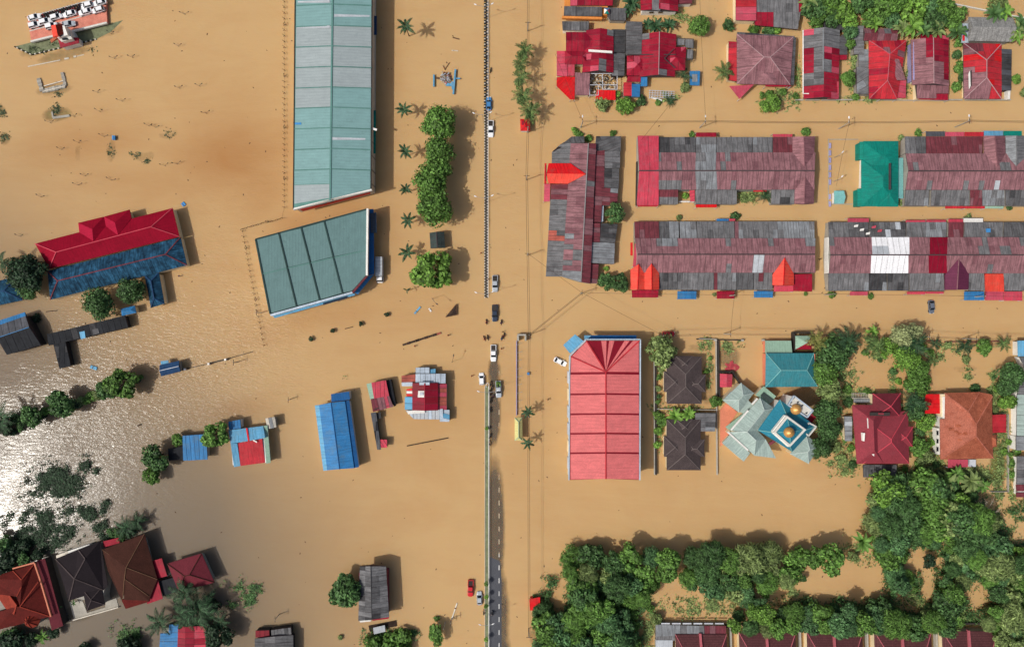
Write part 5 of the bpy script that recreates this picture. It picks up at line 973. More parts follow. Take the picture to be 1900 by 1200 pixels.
h = house('house', 'orange-brown terracotta tiled house with a scarlet carport on its west side', [(1746, 732), (1838, 733), (1840, 847), (1747, 848)], 3.8, 'white', ins=.8)
e = 4.0; R1_, R2_, R3_ = (1796, 763, 6.4), (1811, 787, 6.8), (1811, 809, 6.8)
roofs(h, 'terracotta', [[(1752, 729, e), (1817, 727, e), R1_], [(1817, 727, e), (1841, 732, e), (1841, 780, e), R2_, R1_], [(1841, 780, e), (1843, 850, e), R3_, R2_], [(1843, 850, e), (1745, 852, e), R3_]], [((1752, 729, e), R1_), ((1817, 727, e), R1_), (R1_, R2_), (R2_, R3_), (R3_, (1843, 850, e)), (R3_, (1745, 852, e)), ((1841, 735, e), R2_)], 'terracotta_pale', rw=.3)
roofs(h, 'terracotta_pale', [[(1754, 729, e), R1_, R2_, R3_, (1745, 852, e), (1744, 777, e), (1754, 777, e + .2)]])
for k in range(9):                                                       # darker replaced tile patches
    x, y = random.uniform(1756, 1790), random.uniform(782, 820); zz = e + 2.6 * (x - 1745) / 66 + .16; slab(h, 'roof_patch', 'terracotta', [(x, y, zz), (x + random.uniform(4, 10), y, zz + .3), (x + 8, y + random.uniform(3, 6), zz + .3), (x, y + 4, zz)], .12)
awning(h, [(1744, 731), (1744, 767), (1716, 767), (1716, 731)], (3.2, 3.2, 2.8, 2.8), 'scarlet', 'carport_roof'); slab(h, 'balcony', 'cream', [(1745, 731, 3.6), (1754, 731, 3.6), (1754, 773, 3.6), (1746, 773, 3.6)], 3.); awning(h, [(1840, 770), (1840, 803), (1867, 802), (1867, 768)], (3.2, 3.2, 2.7, 2.7), 'redroof', 'side_roof'); awning(h, [(1759, 852), (1796, 852), (1796, 866), (1759, 867)], (3., 3., 2.6, 2.6), 'crimson_pale', 'porch_roof'); wing(h, [(1836, 808), (1849, 806), (1850, 828), (1840, 830)], 3.8, 4.8, 'terracotta', 'hip', 'v', 'cream')
slab(h, 'side_wall', 'white', [(1739, 794, 2.6), (1743, 794, 2.6), (1744, 843, 2.6), (1740, 843, 2.6)], 3.)
for k in range(3): slab(h, 'window', 'glass_dark', [(1738.6, 799 + k * 15, 2.7), (1741.5, 799 + k * 15, 2.7), (1741.5, 807 + k * 15, 2.7), (1738.6, 807 + k * 15, 2.7)], .3)
p = W(1805, 859, 1.6); m = MB(); m.box((p.x, p.y, .6), (1.9, 2.2, 2.)); ac = m.build('water_tank_rack', 'frame_pale', h)
h = quick('house', 'sliver of a light blue roofed house cut off by the right edge', 1888, 632, 1925, 661, 2.6, 'white'); roof(h, 'blue_roof_light', [[(1889, 632, 3.6), (1925, 632, 3.6), (1925, 660, 3.4), (1889, 661, 3.4)]]); leanto(h, [(1893, 662), (1930, 662), (1930, 690), (1905, 690)], (3.2, 3.2, 2.8, 2.8), 'grey_mid', 'white')
h = quick('house', 'pale green-grey roofed long house with white front cut off by the right edge', 1884, 700, 1940, 836, 2.2, 'white'); leanto(h, [(1887, 732), (1940, 732), (1940, 808), (1886, 808)], (3., 4., 4., 3.), 'mosque_grey', None, (3.2, 5.), [('mosque_grey', 5), ('green_pale', 1)]); leanto(h, [(1885, 690), (1940, 690), (1940, 731), (1888, 731)], (3.1, 3.8, 3.8, 3.1), 'grey_mid', 'white', (2.4, 4), PG); leanto(h, [(1885, 809), (1940, 809), (1940, 835), (1885, 835)], (3., 3.8, 3.8, 3.), 'grey_light', 'white', (2.4, 4), PL)
h = quick('house', 'grey roofed house with maroon awning at the right edge below the lawn wall', 1887, 846, 1940, 920, 2.0, 'white'); leanto(h, [(1887, 846), (1940, 846), (1940, 898), (1886, 898)], (2.9, 3.6, 3.6, 2.9), 'grey_dark', None, (2.2, 3.), PG); leanto(h, [(1886, 899), (1940, 899), (1940, 911), (1886, 911)], (2.7, 2.7, 2.5, 2.5), 'maroon', None); leanto(h, [(1886, 914), (1940, 914), (1940, 922), (1886, 922)], (2.6, 2.6, 2.4, 2.4), 'maroon', None)
lw = T('lawn_wall', 'thin dark wall round the green lawn beside the terracotta house', 'wall', W(1860, 860)); m = MB(); m.bar(W(1869, 768, .2), W(1869, 912, .2), .2, 1.3).bar(W(1836, 911, .2), W(1869, 911, .2), .2, 1.3); m.build('wall_stretch', 'wall_grey', lw)
sw = T('street_fence', 'long low dark street wall right of the gated yard', 'wall', W(1790, 634)); m = MB(); m.bar(W(1752, 634, .1), W(1870, 633, .1), .25, .9).bar(W(1715, 632, .1), W(1742, 632, .1), .25, .9); m.build('wall_stretch', 'maroon', sw)

# row of wine-tiled houses along the bottom edge
for i, (x0, x1, y0) in enumerate(((1253, 1348, 1176), (1371, 1476, 1173), (1497, 1600, 1173), (1622, 1728, 1170), (1748, 1850, 1170))):
    names = ('leftmost wine-tiled house at the bottom edge, with grey sheet roofs', 'second wine-tiled house from the left along the bottom edge', 'middle wine-tiled house along the bottom edge, under round trees', 'fourth wine-tiled house at bottom edge, with small pink roof above', 'rightmost wine-tiled house along the bottom edge, next to the thicket')
    h = quick('house', names[i], x0, y0, x1, y0 + 90, 3.0, 'cream'); wing(h, [(x0, y0), (x1, y0), (x1 + 3, y0 + 95), (x0 + 3, y0 + 95)], 3.2, 5.4, 'wine_tile', 'hip', 'h', rmat='ridge_pink', ins=4.)
    xm = (x0 + x1) / 2 - 3; fwp = [W(xm, y0 - 1, 3.6), W(xm + 4, y0 - 1, 3.6), W(xm + 8, y0 + 48, 5.9), W(xm + 4, y0 + 48, 5.9)]; slab(h, 'party_wall', 'ridge_pink', fwp, .9)
    if i == 0:
        leanto(h, [(1217, 1158), (1297, 1160), (1297, 1176), (1217, 1180)], (2.5, 2.5, 2.9, 2.9), 'grey_light', 'wall_grey', (1.8, 3.), PL); leanto(h, [(1297, 1160), (1347, 1160), (1347, 1177), (1297, 1176)], (2.5, 2.5, 2.9, 2.9), 'maroon', 'wall_grey', (1.8, 3.), PD); leanto(h, [(1217, 1180), (1252, 1178), (1252, 1188), (1217, 1187)], (2.8, 2.8, 2.7, 2.7), 'grey_mid', 'wall_grey'); leanto(h, [(1217, 1187), (1248, 1187), (1248, 1250), (1217, 1250)], (2.8, 2.8, 2.4, 2.4), 'grey_pale', 'wall_grey')
        for k in range(6): slab(h, 'skylight', 'frame_pale', [(1227 + k * 20, 1155, 2.5), (1243 + k * 20, 1155, 2.5), (1243 + k * 20, 1157.4, 2.5), (1227 + k * 20, 1157.4, 2.5)], .2)
    if i == 3: leanto(h, [(1652, 1157), (1672, 1157), (1672, 1169), (1652, 1169)], (2.6, 2.6, 2.6, 2.6), 'pinkred', 'cream')
    m = MB(); m.bar(W(x1 + 6, y0 - 15, .5), W(x1 + 9, y0 + 90, .5), .5, 2.); m.build('side_wall', 'concrete', h)
    m = MB(); m.bar(W(x0 + 4, y0 - 16, .5), W(x1 + 4, y0 - 16, .5), .4, 2.); m.build('back_wall', 'wall_dark', h)

# ------------------------------------------------------------------ sheds in the middle
h = house('blue_shed', 'large light blue metal shed below the middle of the open flood', [(586, 752), (647, 743), (664, 870), (602, 875)], 3.6, 'white', 'shed')
roof(h, 'blue_roof_light', [[(584, 752, 3.9), (592, 751, 4.2), (607, 872, 4.2), (600, 873, 3.9)]]); roof(h, 'blue_roof', [[(592, 751, 4.2), (614, 747, 5.2), (630, 870, 5.2), (607, 872, 4.2)], [(614, 747, 5.2), (640, 744, 4.3), (657, 868, 4.3), (630, 870, 5.2)]], [((614, 747, 5.2), (630, 870, 5.2))], 'blue_deep', rw=.2); roof(h, 'blue_deep', [[(640, 744, 4.0), (648, 742, 3.8), (666, 866, 3.8), (657, 868, 4.0)]]); leanto(h, [(614, 731), (648, 726), (649, 741), (615, 746)], (3.4, 3.4, 3.8, 3.8), 'blue_deep', 'white')
h = house('pink_shed', 'pink and maroon striped shed with green corner strip left of the patchwork shack', [(681, 711), (715, 705), (731, 753), (692, 763)], 3.2, 'wall_dark', 'shed')
roof(h, 'pinkred', [[(689, 710, 3.5), (716, 705, 3.5), (722, 734, 3.4), (694, 739, 3.4)]], sh=(1.5, 6)); roof(h, 'maroon', [[(688, 740, 3.4), (722, 734, 3.4), (730, 754, 3.0), (692, 764, 3.0)]], sh=(1.1, 6), pal=[('maroon', 2), ('crimson_pale', 2), ('mauve2', 2)]); roof(h, 'green_pale', [[(680, 712, 3.3), (689, 710, 3.45), (694, 739, 3.4), (687, 741, 3.2)]]); leanto(h, [(717, 705), (725, 703), (735, 752), (731, 754)], (2.6, 2.4, 2.4, 2.6), 'black_roof', 'wall_dark')
sh_ = house('patchwork_shack', 'patchwork shack with maroon middle roof ringed by rusty and silver sheets', [(765, 711), (813, 711), (813, 760), (765, 760)], 3.8, 'offwhite', 'shack')
wing(sh_, [(765, 710), (813, 710), (813, 761), (765, 761)], 4.0, 4.9, 'coral_dark', 'gable', 'v', rmat='crimson', sh=(2., 8.), pal=[('coral_dark', 3), ('crimson_deep', 1)])
leanto(sh_, [(771, 693), (827, 693), (827, 711), (771, 711)], (3., 3., 3.5, 3.5), 'steel', 'wall_grey', (1.6, 3.), [('steel', 5), ('rusty', 1.2), ('grey_light', 2)]); leanto(sh_, [(745, 697), (771, 694), (771, 708), (745, 709)], (2.5, 3., 3., 2.5), 'rusty', 'wall_grey', (1.1, 4.4), [('rusty', 4), ('steel', 2)]); leanto(sh_, [(745, 709), (766, 709), (766, 716), (746, 716)], (2.5, 2.8, 2.8, 2.5), 'steel', 'wall_grey', (1.4, 3), [('rusty', 2), ('steel', 2)]); leanto(sh_, [(771, 682), (797, 681), (797, 692), (771, 692)], (2.6, 2.6, 3., 3.), 'steel', 'wall_grey', (1.6, 2.), [('steel', 3), ('grey_pale', 2)]); leanto(sh_, [(798, 685), (808, 684), (808, 692), (798, 692)], (2.4, 2.4, 2.6, 2.6), 'blue_roof_light', 'wall_grey')
leanto(sh_, [(813, 712), (829, 712), (829, 760), (813, 760)], (3.5, 2.8, 2.8, 3.5), 'rusty', 'wall_grey', (1.3, 4.), [('crimson_pale', 3), ('rusty', 2)]); leanto(sh_, [(753, 762), (822, 758), (822, 778), (768, 777)], (3.2, 3.4, 2.6, 2.6), 'steel', 'wall_grey', (1.1, 5.), [('steel', 4), ('grey_pale', 2)]); leanto(sh_, [(817, 760), (834, 760), (834, 782), (816, 782)], (2.9, 2.6, 2.5, 2.8), 'steel', 'wall_grey', (1.4, 5), [('steel', 3), ('blue_roof_light', 1)]); leanto(sh_, [(751, 736), (765, 736), (765, 760), (751, 760)], (2.7, 3.2, 3.2, 2.7), 'blue_roof_light', 'wall_grey', (2.4, 3)); leanto(sh_, [(754, 722), (765, 720), (765, 735), (754, 735)], (2.4, 2.8, 2.8, 2.4), 'plastic_white', 'wall_grey', (1., 2.5), [('rusty', 1), ('white', 1), ('plastic_red', 1)])
slab(sh_, 'roof_patch', 'white', [(776, 725, 4.9), (787, 725, 5.0), (787, 737, 5.0), (775, 737, 4.9)], .25); slab(sh_, 'roof_vent', 'frame_pale', [(779, 728, 5.2), (785, 728, 5.2), (785, 733, 5.2), (779, 733, 5.2)], .2); slab(sh_, 'roof_patch', 'steel', [(778, 709, 4.9), (797, 709, 4.9), (797, 714, 4.9), (778, 714, 4.9)], .15); slab(sh_, 'roof_patch', 'white', [(755, 762, 3.9), (788, 760, 3.9), (788, 766, 3.8), (757, 768, 3.8)], .12)
gl = house('black_walkway', 'narrow dark grey covered walkway running south of the pink shed', [(689, 766), (697, 764), (706, 832), (700, 832)], 2.2, 'wall_dark', 'walkway'); roof(gl, 'slate', [[(688, 766, 2.4), (698, 764, 2.4), (707, 834, 2.4), (700, 834, 2.4)]], sh=(2., 3.), pal=[('grey_dark', 2), ('slate', 2), ('black_roof', 1)]); slab(gl, 'side_roof', 'grey_black', [(699, 766, 1.8), (706, 764, 1.8), (707, 776, 1.8), (701, 777, 1.8)])
h = quick('hut', 'tiny pink roofed hut at the south end of the narrow walkway', 707, 815, 718, 829, 2.0, 'wall_grey', 'hut'); roof(h, 'pinkred', [[(706, 815, 2.4), (718, 815, 2.3), (718, 830, 2.1), (706, 830, 2.2)]], sh=(.9, 5.))
h = house('cyan_house', 'light cyan roofed house with red ridge strip and green edge', [(425, 797), (492, 790), (498, 860), (430, 865)], 3.2, 'white'); roof(h, 'blue_roof_light', [[(424, 798, 3.4), (488, 790, 3.4), (492, 812, 4.4), (428, 823, 4.4)]]); roof(h, 'green_pale', [[(488, 790, 3.3), (496, 789, 3.1), (502, 858, 3.1), (494, 860, 3.3)]]); roof(h, 'redroof', [[(440, 822, 3.7), (486, 814, 3.7), (492, 858, 3.2), (446, 864, 3.2)]]); roof(h, 'blue_roof_light', [[(428, 823, 4.3), (440, 822, 4.0), (446, 864, 3.2), (434, 866, 3.2)]]); leanto(h, [(424, 782), (446, 778), (447, 794), (425, 797)], (2.8, 2.8, 3.1, 3.1), 'blue_roof', 'white', (.9, 4.)); slab(h, 'ridge_strip', 'plastic_red', [(456, 794, 3.7), (459, 794, 3.7), (463, 818, 4.5), (460, 818, 4.5)], .1); slab(h, 'chimney_cap', 'white', [(470, 815, 4.2), (477, 819, 4.2), (476, 821, 4.2), (469, 817, 4.2)], .2)
h = house('hut', 'small pale grey plank-roofed hut at the corner of the cyan house', [(492, 776), (510, 773), (513, 792), (497, 796)], 2.4, 'wall_grey', 'hut'); roof(h, 'offwhite', [[(492, 776, 2.7), (510, 773, 2.7), (513, 792, 2.5), (497, 796, 2.5)]], sh=(1.2, 3.4), pal=[('offwhite', 3), ('concrete', 2), ('grey_light', 1)])
h = house('blue_shed', 'plain bright blue ribbed shed roof left of the leafy tree and cyan house', [(340, 808), (383, 805), (384, 850), (341, 852)], 2.8, 'wall_grey', 'shed'); roof(h, 'blue_roof', [[(339, 808, 3.2), (383, 805, 3.2), (385, 852, 2.8), (340, 854, 2.8)]], sh=(1.2, 8.)); leanto(h, [(312, 832), (339, 828), (340, 852), (313, 854)], (2.6, 2.6, 2.4, 2.4), 'black_roof', 'wall_dark')

# gazebo, booths
g = T('gazebo', 'dark green tiled gazebo roof between the round trees', 'gazebo', W(811, 446)); fs, rd = gabf([(797, 432), (824, 430), (826, 460), (799, 461)], 2.6, 3.8, 'v'); roof(g, 'gazebo_tile', fs, rd, 'ridge_dark', sh=(1.1, 1.1), pal='gazebo_tile'); 
for x, y in ((799, 434), (822, 433), (824, 458), (801, 459)): p = W(x, y, 2.4); m = MB(); m.bar((p.x, p.y, -.8), (p.x, p.y, 2.5), .18, .18); m.build('post', 'concrete', g)
g = T('guard_booth', 'scarlet roofed booth standing in water at the foot of the palm row', 'booth', W(974, 233)); walls(g, rect(966, 222, 983, 243), 2.3, 'white', .3); fs, rd = hipf([(965, 221), (983, 221), (983.5, 243), (965.5, 243)], 2.4, 3.0, 'v'); roof(g, 'scarlet', fs, rd, 'redroof', rw=.15); slab(g, 'roof_hatch', 'crimson', [(968, 225, 3.), (972, 225, 3.), (972, 232, 3.), (968, 232, 3.)], .2)
g = T('bus_shelter', 'yellow-green hip-roofed bus shelter beside the main road', 'bus shelter', W(962, 796)); walls(g, rect(956, 777, 968, 816), 2.5, 'cream', .3); fs, rd = hipf([(955, 775), (969, 774), (969.5, 817), (955, 817)], 2.7, 3.7, 'v'); roof(g, 'olive_roof', fs, rd, 'green_pale', rw=.15)
g = T('gate_post', 'grey concrete gateway block with slatted fence along the main road', 'gateway', W(967, 625)); m = MB(); m.bar(W(960, 621, .9), W(976, 621, .9), .5, 2.4).bar(W(975, 622, .9), W(975, 632, .9), .5, 2.4).bar(W(961, 622, .9), W(961, 632, .9), .6, 2.4); m.build('arch', 'concrete', g); m = MB(); m.bar(W(958.5, 632, .2), W(958.5, 770, .2), .2, 1.0); m.build('fence_rail', 'rail_violet', g)
for k in range(9): m = MB(); a = W(958.5, 640 + 15 * k, .6); m.bar(a, a + Vector((1.8, .6, .2)), .1, .1); m.build('fence_arm', 'wall_grey', g)
g = T('red_shed', 'scarlet roofed shed half under trees at the right side of the dry road', 'shed', W(990, 1120)); walls(g, rect(983, 1110, 1000, 1132), 2.3, 'plastic_red', .3); slab(g, 'roof', 'scarlet', [(982, 1111, 2.5), (1002, 1107, 2.7), (1002, 1131, 2.7), (983, 1132, 2.5)], .15)

# ------------------------------------------------------------------ lower left houses
h = house('house', 'red tiled house with a round turret at the lower left corner', [(-20, 1075), (64, 1046), (92, 1142), (-10, 1165)], 3.6, 'wall_grey', ins=.8); e = 3.8
roofs(h, 'red_tile', [[(24, 1058, e), (64, 1045, e), (40, 1075, 6.0)], [(-22, 1073, e), (24, 1058, e), (40, 1075, 6.0), (40, 1088, 6.2), (31, 1106, 6.4), (-22, 1100, 5.0)], [(64, 1045, e), (93, 1143, e), (37, 1125, 6.4), (31, 1106, 6.4), (40, 1088, 6.2), (40, 1075, 6.0)], [(93, 1143, e), (-12, 1170, e), (-22, 1140, 4.6), (31, 1125, 6.2), (37, 1125, 6.4)]], [((64, 1045, e), (40, 1075, 6.0)), ((24, 1058, e), (40, 1075, 6.0)), ((40, 1088, 6.2), (31, 1106, 6.4)), ((37, 1125, 6.4), (93, 1143, e)), ((37, 1125, 6.4), (71, 1079, 5.)), ], 'orange_tile', rw=.3)
roofs(h, 'orange_tile', [[(-10, 1098, 5.2), (14, 1099, 5.6), (31, 1122, 6.5), (26, 1140, 5.6), (10, 1128, 5.2)]]); 
tc = W(53, 1152, 5.0); ring = [Vector((tc.x + 2.7 * math.cos(a), tc.y + 2.7 * math.sin(a), 3.6)) for a in [k * math.pi / 4 for k in range(8)]]; roofs(h, 'orange_tile', [[ring[i], ring[(i + 1) % 8], Vector((tc.x, tc.y, 5.6))] for i in range(8)], [(ring[i], Vector((tc.x, tc.y, 5.6))) for i in range(8)], 'red_tile', rw=.18, name='turret_roof'); m = MB(); m.lathe((tc.x, tc.y, -1), [(2.3, 0), (2.3, 4.6)], 8); m.build('turret_wall', 'wall_grey', h)
leanto(h, [(66, 1041), (83, 1035), (117, 1160), (96, 1169)], (3.4, 2.9, 2.9, 3.4), 'rose_tile_dark', 'wall_dark'); m = MB(); m.bar(W(64.5, 1044, 4.2), W(75, 1075, 4.2), .4, .5).bar(W(75, 1075, 4.2), W(95, 1143, 4.2), .4, .5).bar(W(24, 1054, 4.2), W(64.5, 1043, 4.2), .4, .5); m.build('gutter', 'salmon', h)
h = house('house', 'near-black hip-roofed house with pale forecourt, second from left at bottom', [(104, 1036), (184, 1005), (199, 1088), (192, 1120), (128, 1113)], 3.6, 'wall_grey', ins=.8); Pk = (138, 1073, 6.6); Pk2 = (158, 1036, 6.2)
roofs(h, 'dusk_tile', [[(103, 1036, e), (145, 1019, e), Pk2, Pk], [(145, 1019, e), (172, 1009, e), Pk2], [(172, 1009, e), (186, 1003, e), (200, 1085, e), (192, 1094, e), Pk, Pk2], [(192, 1094, e), (128, 1114, e), Pk], [(128, 1114, e), (103, 1036, e), Pk]], [(Pk, Pk2), ((103, 1036, e), Pk), (Pk, (192, 1094, e)), (Pk, (128, 1114, e)), ((145, 1019, e), Pk2)], 'umber_tile', rw=.3)
wing(h, [(153, 1092), (188, 1090), (195, 1121), (161, 1133)], 3.8, 5.2, 'dusk_tile', 'hip', 'v', 'wall_grey', 'umber_tile'); slab(h, 'side_roof', 'grey_mid', [(182, 1042, 3.2), (190, 1040, 3.2), (201, 1085, 3.2), (195, 1089, 3.2)]); slab(h, 'rear_wall', 'offwhite', [(104, 1030, 1.6), (126, 1022, 1.6), (127, 1030, 1.6), (105, 1037, 1.6)], 2.2); slab(h, 'rear_wall', 'white', [(126, 1022, 1.6), (166, 1009, 1.6), (166, 1013, 1.6), (127, 1027, 1.6)], 2.2)
fy = T('forecourt', 'pale concrete forecourt of the near-black roofed house', 'forecourt', W(170, 1130)); m = MB(); m.prism([(p.x, p.y) for p in (W(129, 1116), W(153, 1112), W(162, 1136), W(196, 1126), W(196, 1116), W(216, 1108), W(220, 1124), W(138, 1148))], -.6, .12); m.build('paving', 'concrete', fy); m = MB(); m.bar(W(136, 1149, .2), W(221, 1125, .2), .3, 1.); m.build('kerb_wall', 'offwhite', fy)
h = house('house', 'brown tiled house with three crimson awnings, third from left at bottom', [(195, 1022), (263, 998), (284, 1072), (268, 1100), (232, 1106)], 3.3, 'wall_grey', ins=.8); Pk = (234, 1052, 6.6); Pb = (231, 1073, 6.4)
roofs(h, 'brown_tile', [[(190, 1019, e), (268, 990, e), Pk], [(268, 990, e), (292, 1074, e), Pb, Pk], [(190, 1019, e), Pk, Pb, (233, 1092, 5.2), (225, 1112, e), (200, 1058, e)], [(292, 1074, e), (276, 1114, e), (230, 1112, e), Pb]], [((268, 990, e), Pk), (Pk, (292, 1074, e)), (Pk, Pb), ((190, 1019, e), (214, 1036, 5.)), (Pb, (276, 1105, 4.)), (Pb, (228, 1110, 4.))], 'wood', rw=.18); roofs(h, 'red_tile', [[(225, 1112, e), (273, 1103, e), (276, 1116, 3.2), (233, 1129, 3.2)]])
for q in ([(191, 1004), (220, 997), (222, 1007), (192, 1015)], [(283, 1040), (300, 1035), (310, 1068), (291, 1073)], [(268, 1083), (293, 1075), (302, 1110), (273, 1120)]): awning(h, q, (3.2, 3.2, 2.9, 2.9), 'crimson')
h = house('house', 'dark wine roofed house partly hidden beside the third house at bottom left', [(312, 1045), (372, 1028), (395, 1080), (330, 1095)], 3.4, 'wall_grey', ins=.8); wing(h, [(310, 1045), (374, 1026), (398, 1080), (332, 1098)], 3.6, 5.8, 'rose_tile_dark', 'hip', 'h', rmat='brown_tile'); leanto(h, [(295, 1078), (326, 1070), (332, 1096), (303, 1106)], (2.4, 2.4, 2.2, 2.2), 'black_roof', 'wall_dark')
h = quick('house', 'blue and crimson roofed house at the bottom edge under palms', 300, 1162, 380, 1230, 3., 'wall_grey'); leanto(h, [(314, 1158), (332, 1157), (330, 1205), (296, 1205), (298, 1174), (313, 1174)], (3.2, 3.4, 3.4, 2.8, 2.8, 3.2), 'blue_roof', None, (2.4, 3.)); roof(h, 'crimson', [[(331, 1160, 3.6), (344, 1161, 4.1), (343, 1240, 4.1), (328, 1240, 3.6)], [(344, 1161, 4.1), (361, 1161, 3.8), (360, 1240, 3.8), (343, 1240, 4.1)]], sh=(2., 4.), pal=[('crimson', 3), ('crimson_deep', 2)]); roof(h, 'pinkred', [[(361, 1161, 3.8), (383, 1160, 3.3), (381, 1240, 3.3), (360, 1240, 3.8)]], sh=(2., 5.), pal=[('crimson', 1), ('pinkred', 1)])
h = quick('house', 'grey sheet-roofed house with dark porch at bottom, right of the dark bushy tree', 476, 1180, 544, 1235, 2.8, 'wall_dark'); roof(h, 'grey_dark', [[(473, 1184, 3.), (510, 1180, 3.8), (510, 1240, 3.8), (472, 1240, 3.)], [(510, 1180, 3.8), (544, 1177, 3.), (545, 1240, 3.), (510, 1240, 3.8)]], sh=(1.9, 2.8), pal=PK); leanto(h, [(503, 1168), (540, 1163), (541, 1176), (504, 1181)], (2.5, 2.5, 2.8, 2.8), 'grey_mid', 'wall_dark', (1., 4.), PG); leanto(h, [(474, 1169), (500, 1168), (500, 1181), (474, 1182)], (2.4, 2.4, 2.6, 2.6), 'coral_dark', 'wall_dark', (1.4, 4))
h = quick('house', 'grey plank-like gabled house at bottom beside a leafy tree, long shadow east', 664, 1060, 719, 1148, 4.6, 'maroon'); roof(h, 'grey_dark', [[(668, 1050, 4.7), (688, 1050, 6.2), (690, 1149, 6.2), (665, 1151, 4.7)], [(688, 1050, 6.2), (716, 1050, 4.7), (722, 1144, 4.7), (690, 1149, 6.2)]], [((688, 1050, 6.2), (690, 1149, 6.2))], 'grey_black', sh=(1.6, 2.6), pal=[('grey_mid', 4), ('grey_dark', 4), ('grey_black', 1)]); slab(h, 'front_fascia', 'white', [(667, 1150.5, 4.4), (688, 1148, 4.4), (688, 1152, 4.4), (668, 1154, 4.4)], 1.); slab(h, 'front_fascia', 'crimson', [(691, 1147, 4.4), (721, 1144, 4.4), (721, 1147, 4.4), (691, 1151, 4.4)], 1.)
bo = T('moored_raft', 'dark plank raft with a pale grey canopy below the grey gabled house', 'raft', W(710, 1162)); m = MB()
for k in range(5): m.bar(W(684 + k * .5, 1161 + k * 2.2, .15), W(735 + k * .3, 1151 + k * 2.2, .15), .3, .25); 
m.build('deck', 'wood_dark', bo); slab(bo, 'canopy', 'grey_pale', [(692, 1164, 1.5), (714, 1159, 1.5), (715, 1171, 1.4), (694, 1176, 1.4)], .1); m = MB()
for x, y in ((693, 1165), (713, 1160), (714, 1170), (695, 1175)): p = W(x, y, 1.4); m.bar((p.x, p.y, -.2), (p.x, p.y, 1.4), .1, .1)
m.build('post', 'frame_metal', bo)

# ------------------------------------------------------------------ raised parking deck, top left
def dk(u, v, z=0.):      # deck frame: u along (0..1, west-east), v across (0 north .. 1 south); pixel corners at deck level
    a, b_, c, d = (51, 34), (196, -6), (199, 43), (58, 78)
    x = (a[0] * (1 - u) + b_[0] * u) * (1 - v) + (d[0] * (1 - u) + c[0] * u) * v; y = (a[1] * (1 - u) + b_[1] * u) * (1 - v) + (d[1] * (1 - u) + c[1] * u) * v
    return W(x, y, z)
DZ = .9
pd = T('parking_deck', 'raised salmon-painted deck crowded with parked cars, top left', 'deck', dk(.5, .5))
m = MB(); m.solid([dk(0, 0, DZ), dk(1, 0, DZ), dk(1, 1, DZ), dk(0, 1, DZ)], -.9); m.build('slab', 'deck_paint', pd)
for v in (0.0, 1.0): m = MB(); m.bar(dk(0, v, DZ + .35), dk(1, v, DZ + .35), .55 if v == 1 else .3, .7); m.build('parapet', 'concrete_pale', pd)
m = MB(); m.bar(dk(0, .55, DZ + .06), dk(1, .50, DZ + .06), .3, .12); m.build('kerb', 'concrete_pale', pd)
isl = T('grass_bank', 'muddy grass bank with chequered kerb stones below the parking deck', 'bank', W(110, 85)); m = MB(); m.solid([W(27, 87, .02), W(58, 79, .12), W(120, 64, .14), W(176, 52, .12), W(228, 38, .02), W(205, 60, .02), W(176, 74, .04), W(110, 91, .05), (W(60, 102, .03))], -.8); m.build('turf', 'turf' if isinstance(MATS.get('turf'), str) else MATS['turf'], isl)
for k in range(28):
    t = k / 27; a = W(60 + 116 * t, 102 - 28 * t, .12); b_ = W(60 + 116 * (t + .022), 102 - 28 * (t + .022), .12); m = MB(); m.bar(a, b_, .35, .4); m.build('kerb_stone', 'kerb_white' if k % 2 else 'kerb_black', isl)
for k in range(8): a = W(27 + 4 * k, 87 + 1.9 * k, .1); b_ = W(29.6 + 4 * k, 88.2 + 1.9 * k, .1); m = MB(); m.bar(a, b_, .35, .4); m.build('kerb_stone', 'kerb_white' if k % 2 else 'kerb_black', isl)
gh = T('gatehouse', 'gatehouse with orange gabled tower roof and crimson porch roof on the grass bank', 'gatehouse', W(118, 68)); walls(gh, [(97, 46), (120, 46), (127, 66), (106, 72)], 6.0, 'white', .3); A, B = W(103, 46, 7.2), W(107, 66, 7.2)
roof(gh, 'scarlet_orange', [[A, B, W(98, 69, 5.8), W(95, 48, 5.8)]], zb=5.4); roof(gh, 'orange_tile', [[W(116, 45, 5.8), W(119, 64, 5.8), B, A]], zb=5.4, sh=(.8, 3.), pal=[('orange_tile', 3), ('terracotta', 2)])
walls(gh, [(110, 66), (126, 54), (134, 73), (114, 78)], 4.6, 'white', .1); slab(gh, 'flat_roof', 'concrete_pale', [(104, 68, 4.9), (124, 54, 4.9), (134, 72, 4.9), (114, 78, 4.9)], .3); slab(gh, 'skylight', 'glass_dark', [(114, 71, 5.05), (124, 70, 5.05), (127, 74, 5.05), (116, 75, 5.05)], .12); walls(gh, [(109, 76), (146, 70), (146, 80), (112, 88)], 2.6, 'white', .3); roof(gh, 'crimson', [[(107, 71, 3.4), (144, 70, 3.4), (146.5, 80, 2.8), (112, 89.5, 2.8)]])
leanto(gh, [(93, 74), (104, 67), (107, 70), (95, 80)], (3., 3.6, 3.6, 3.), 'terracotta', None); slab(gh, 'rear_beam', 'concrete_pale', [(128, 60, 4.2), (130, 59, 4.2), (134, 72, 4.2), (132, 73, 4.2)], .2)

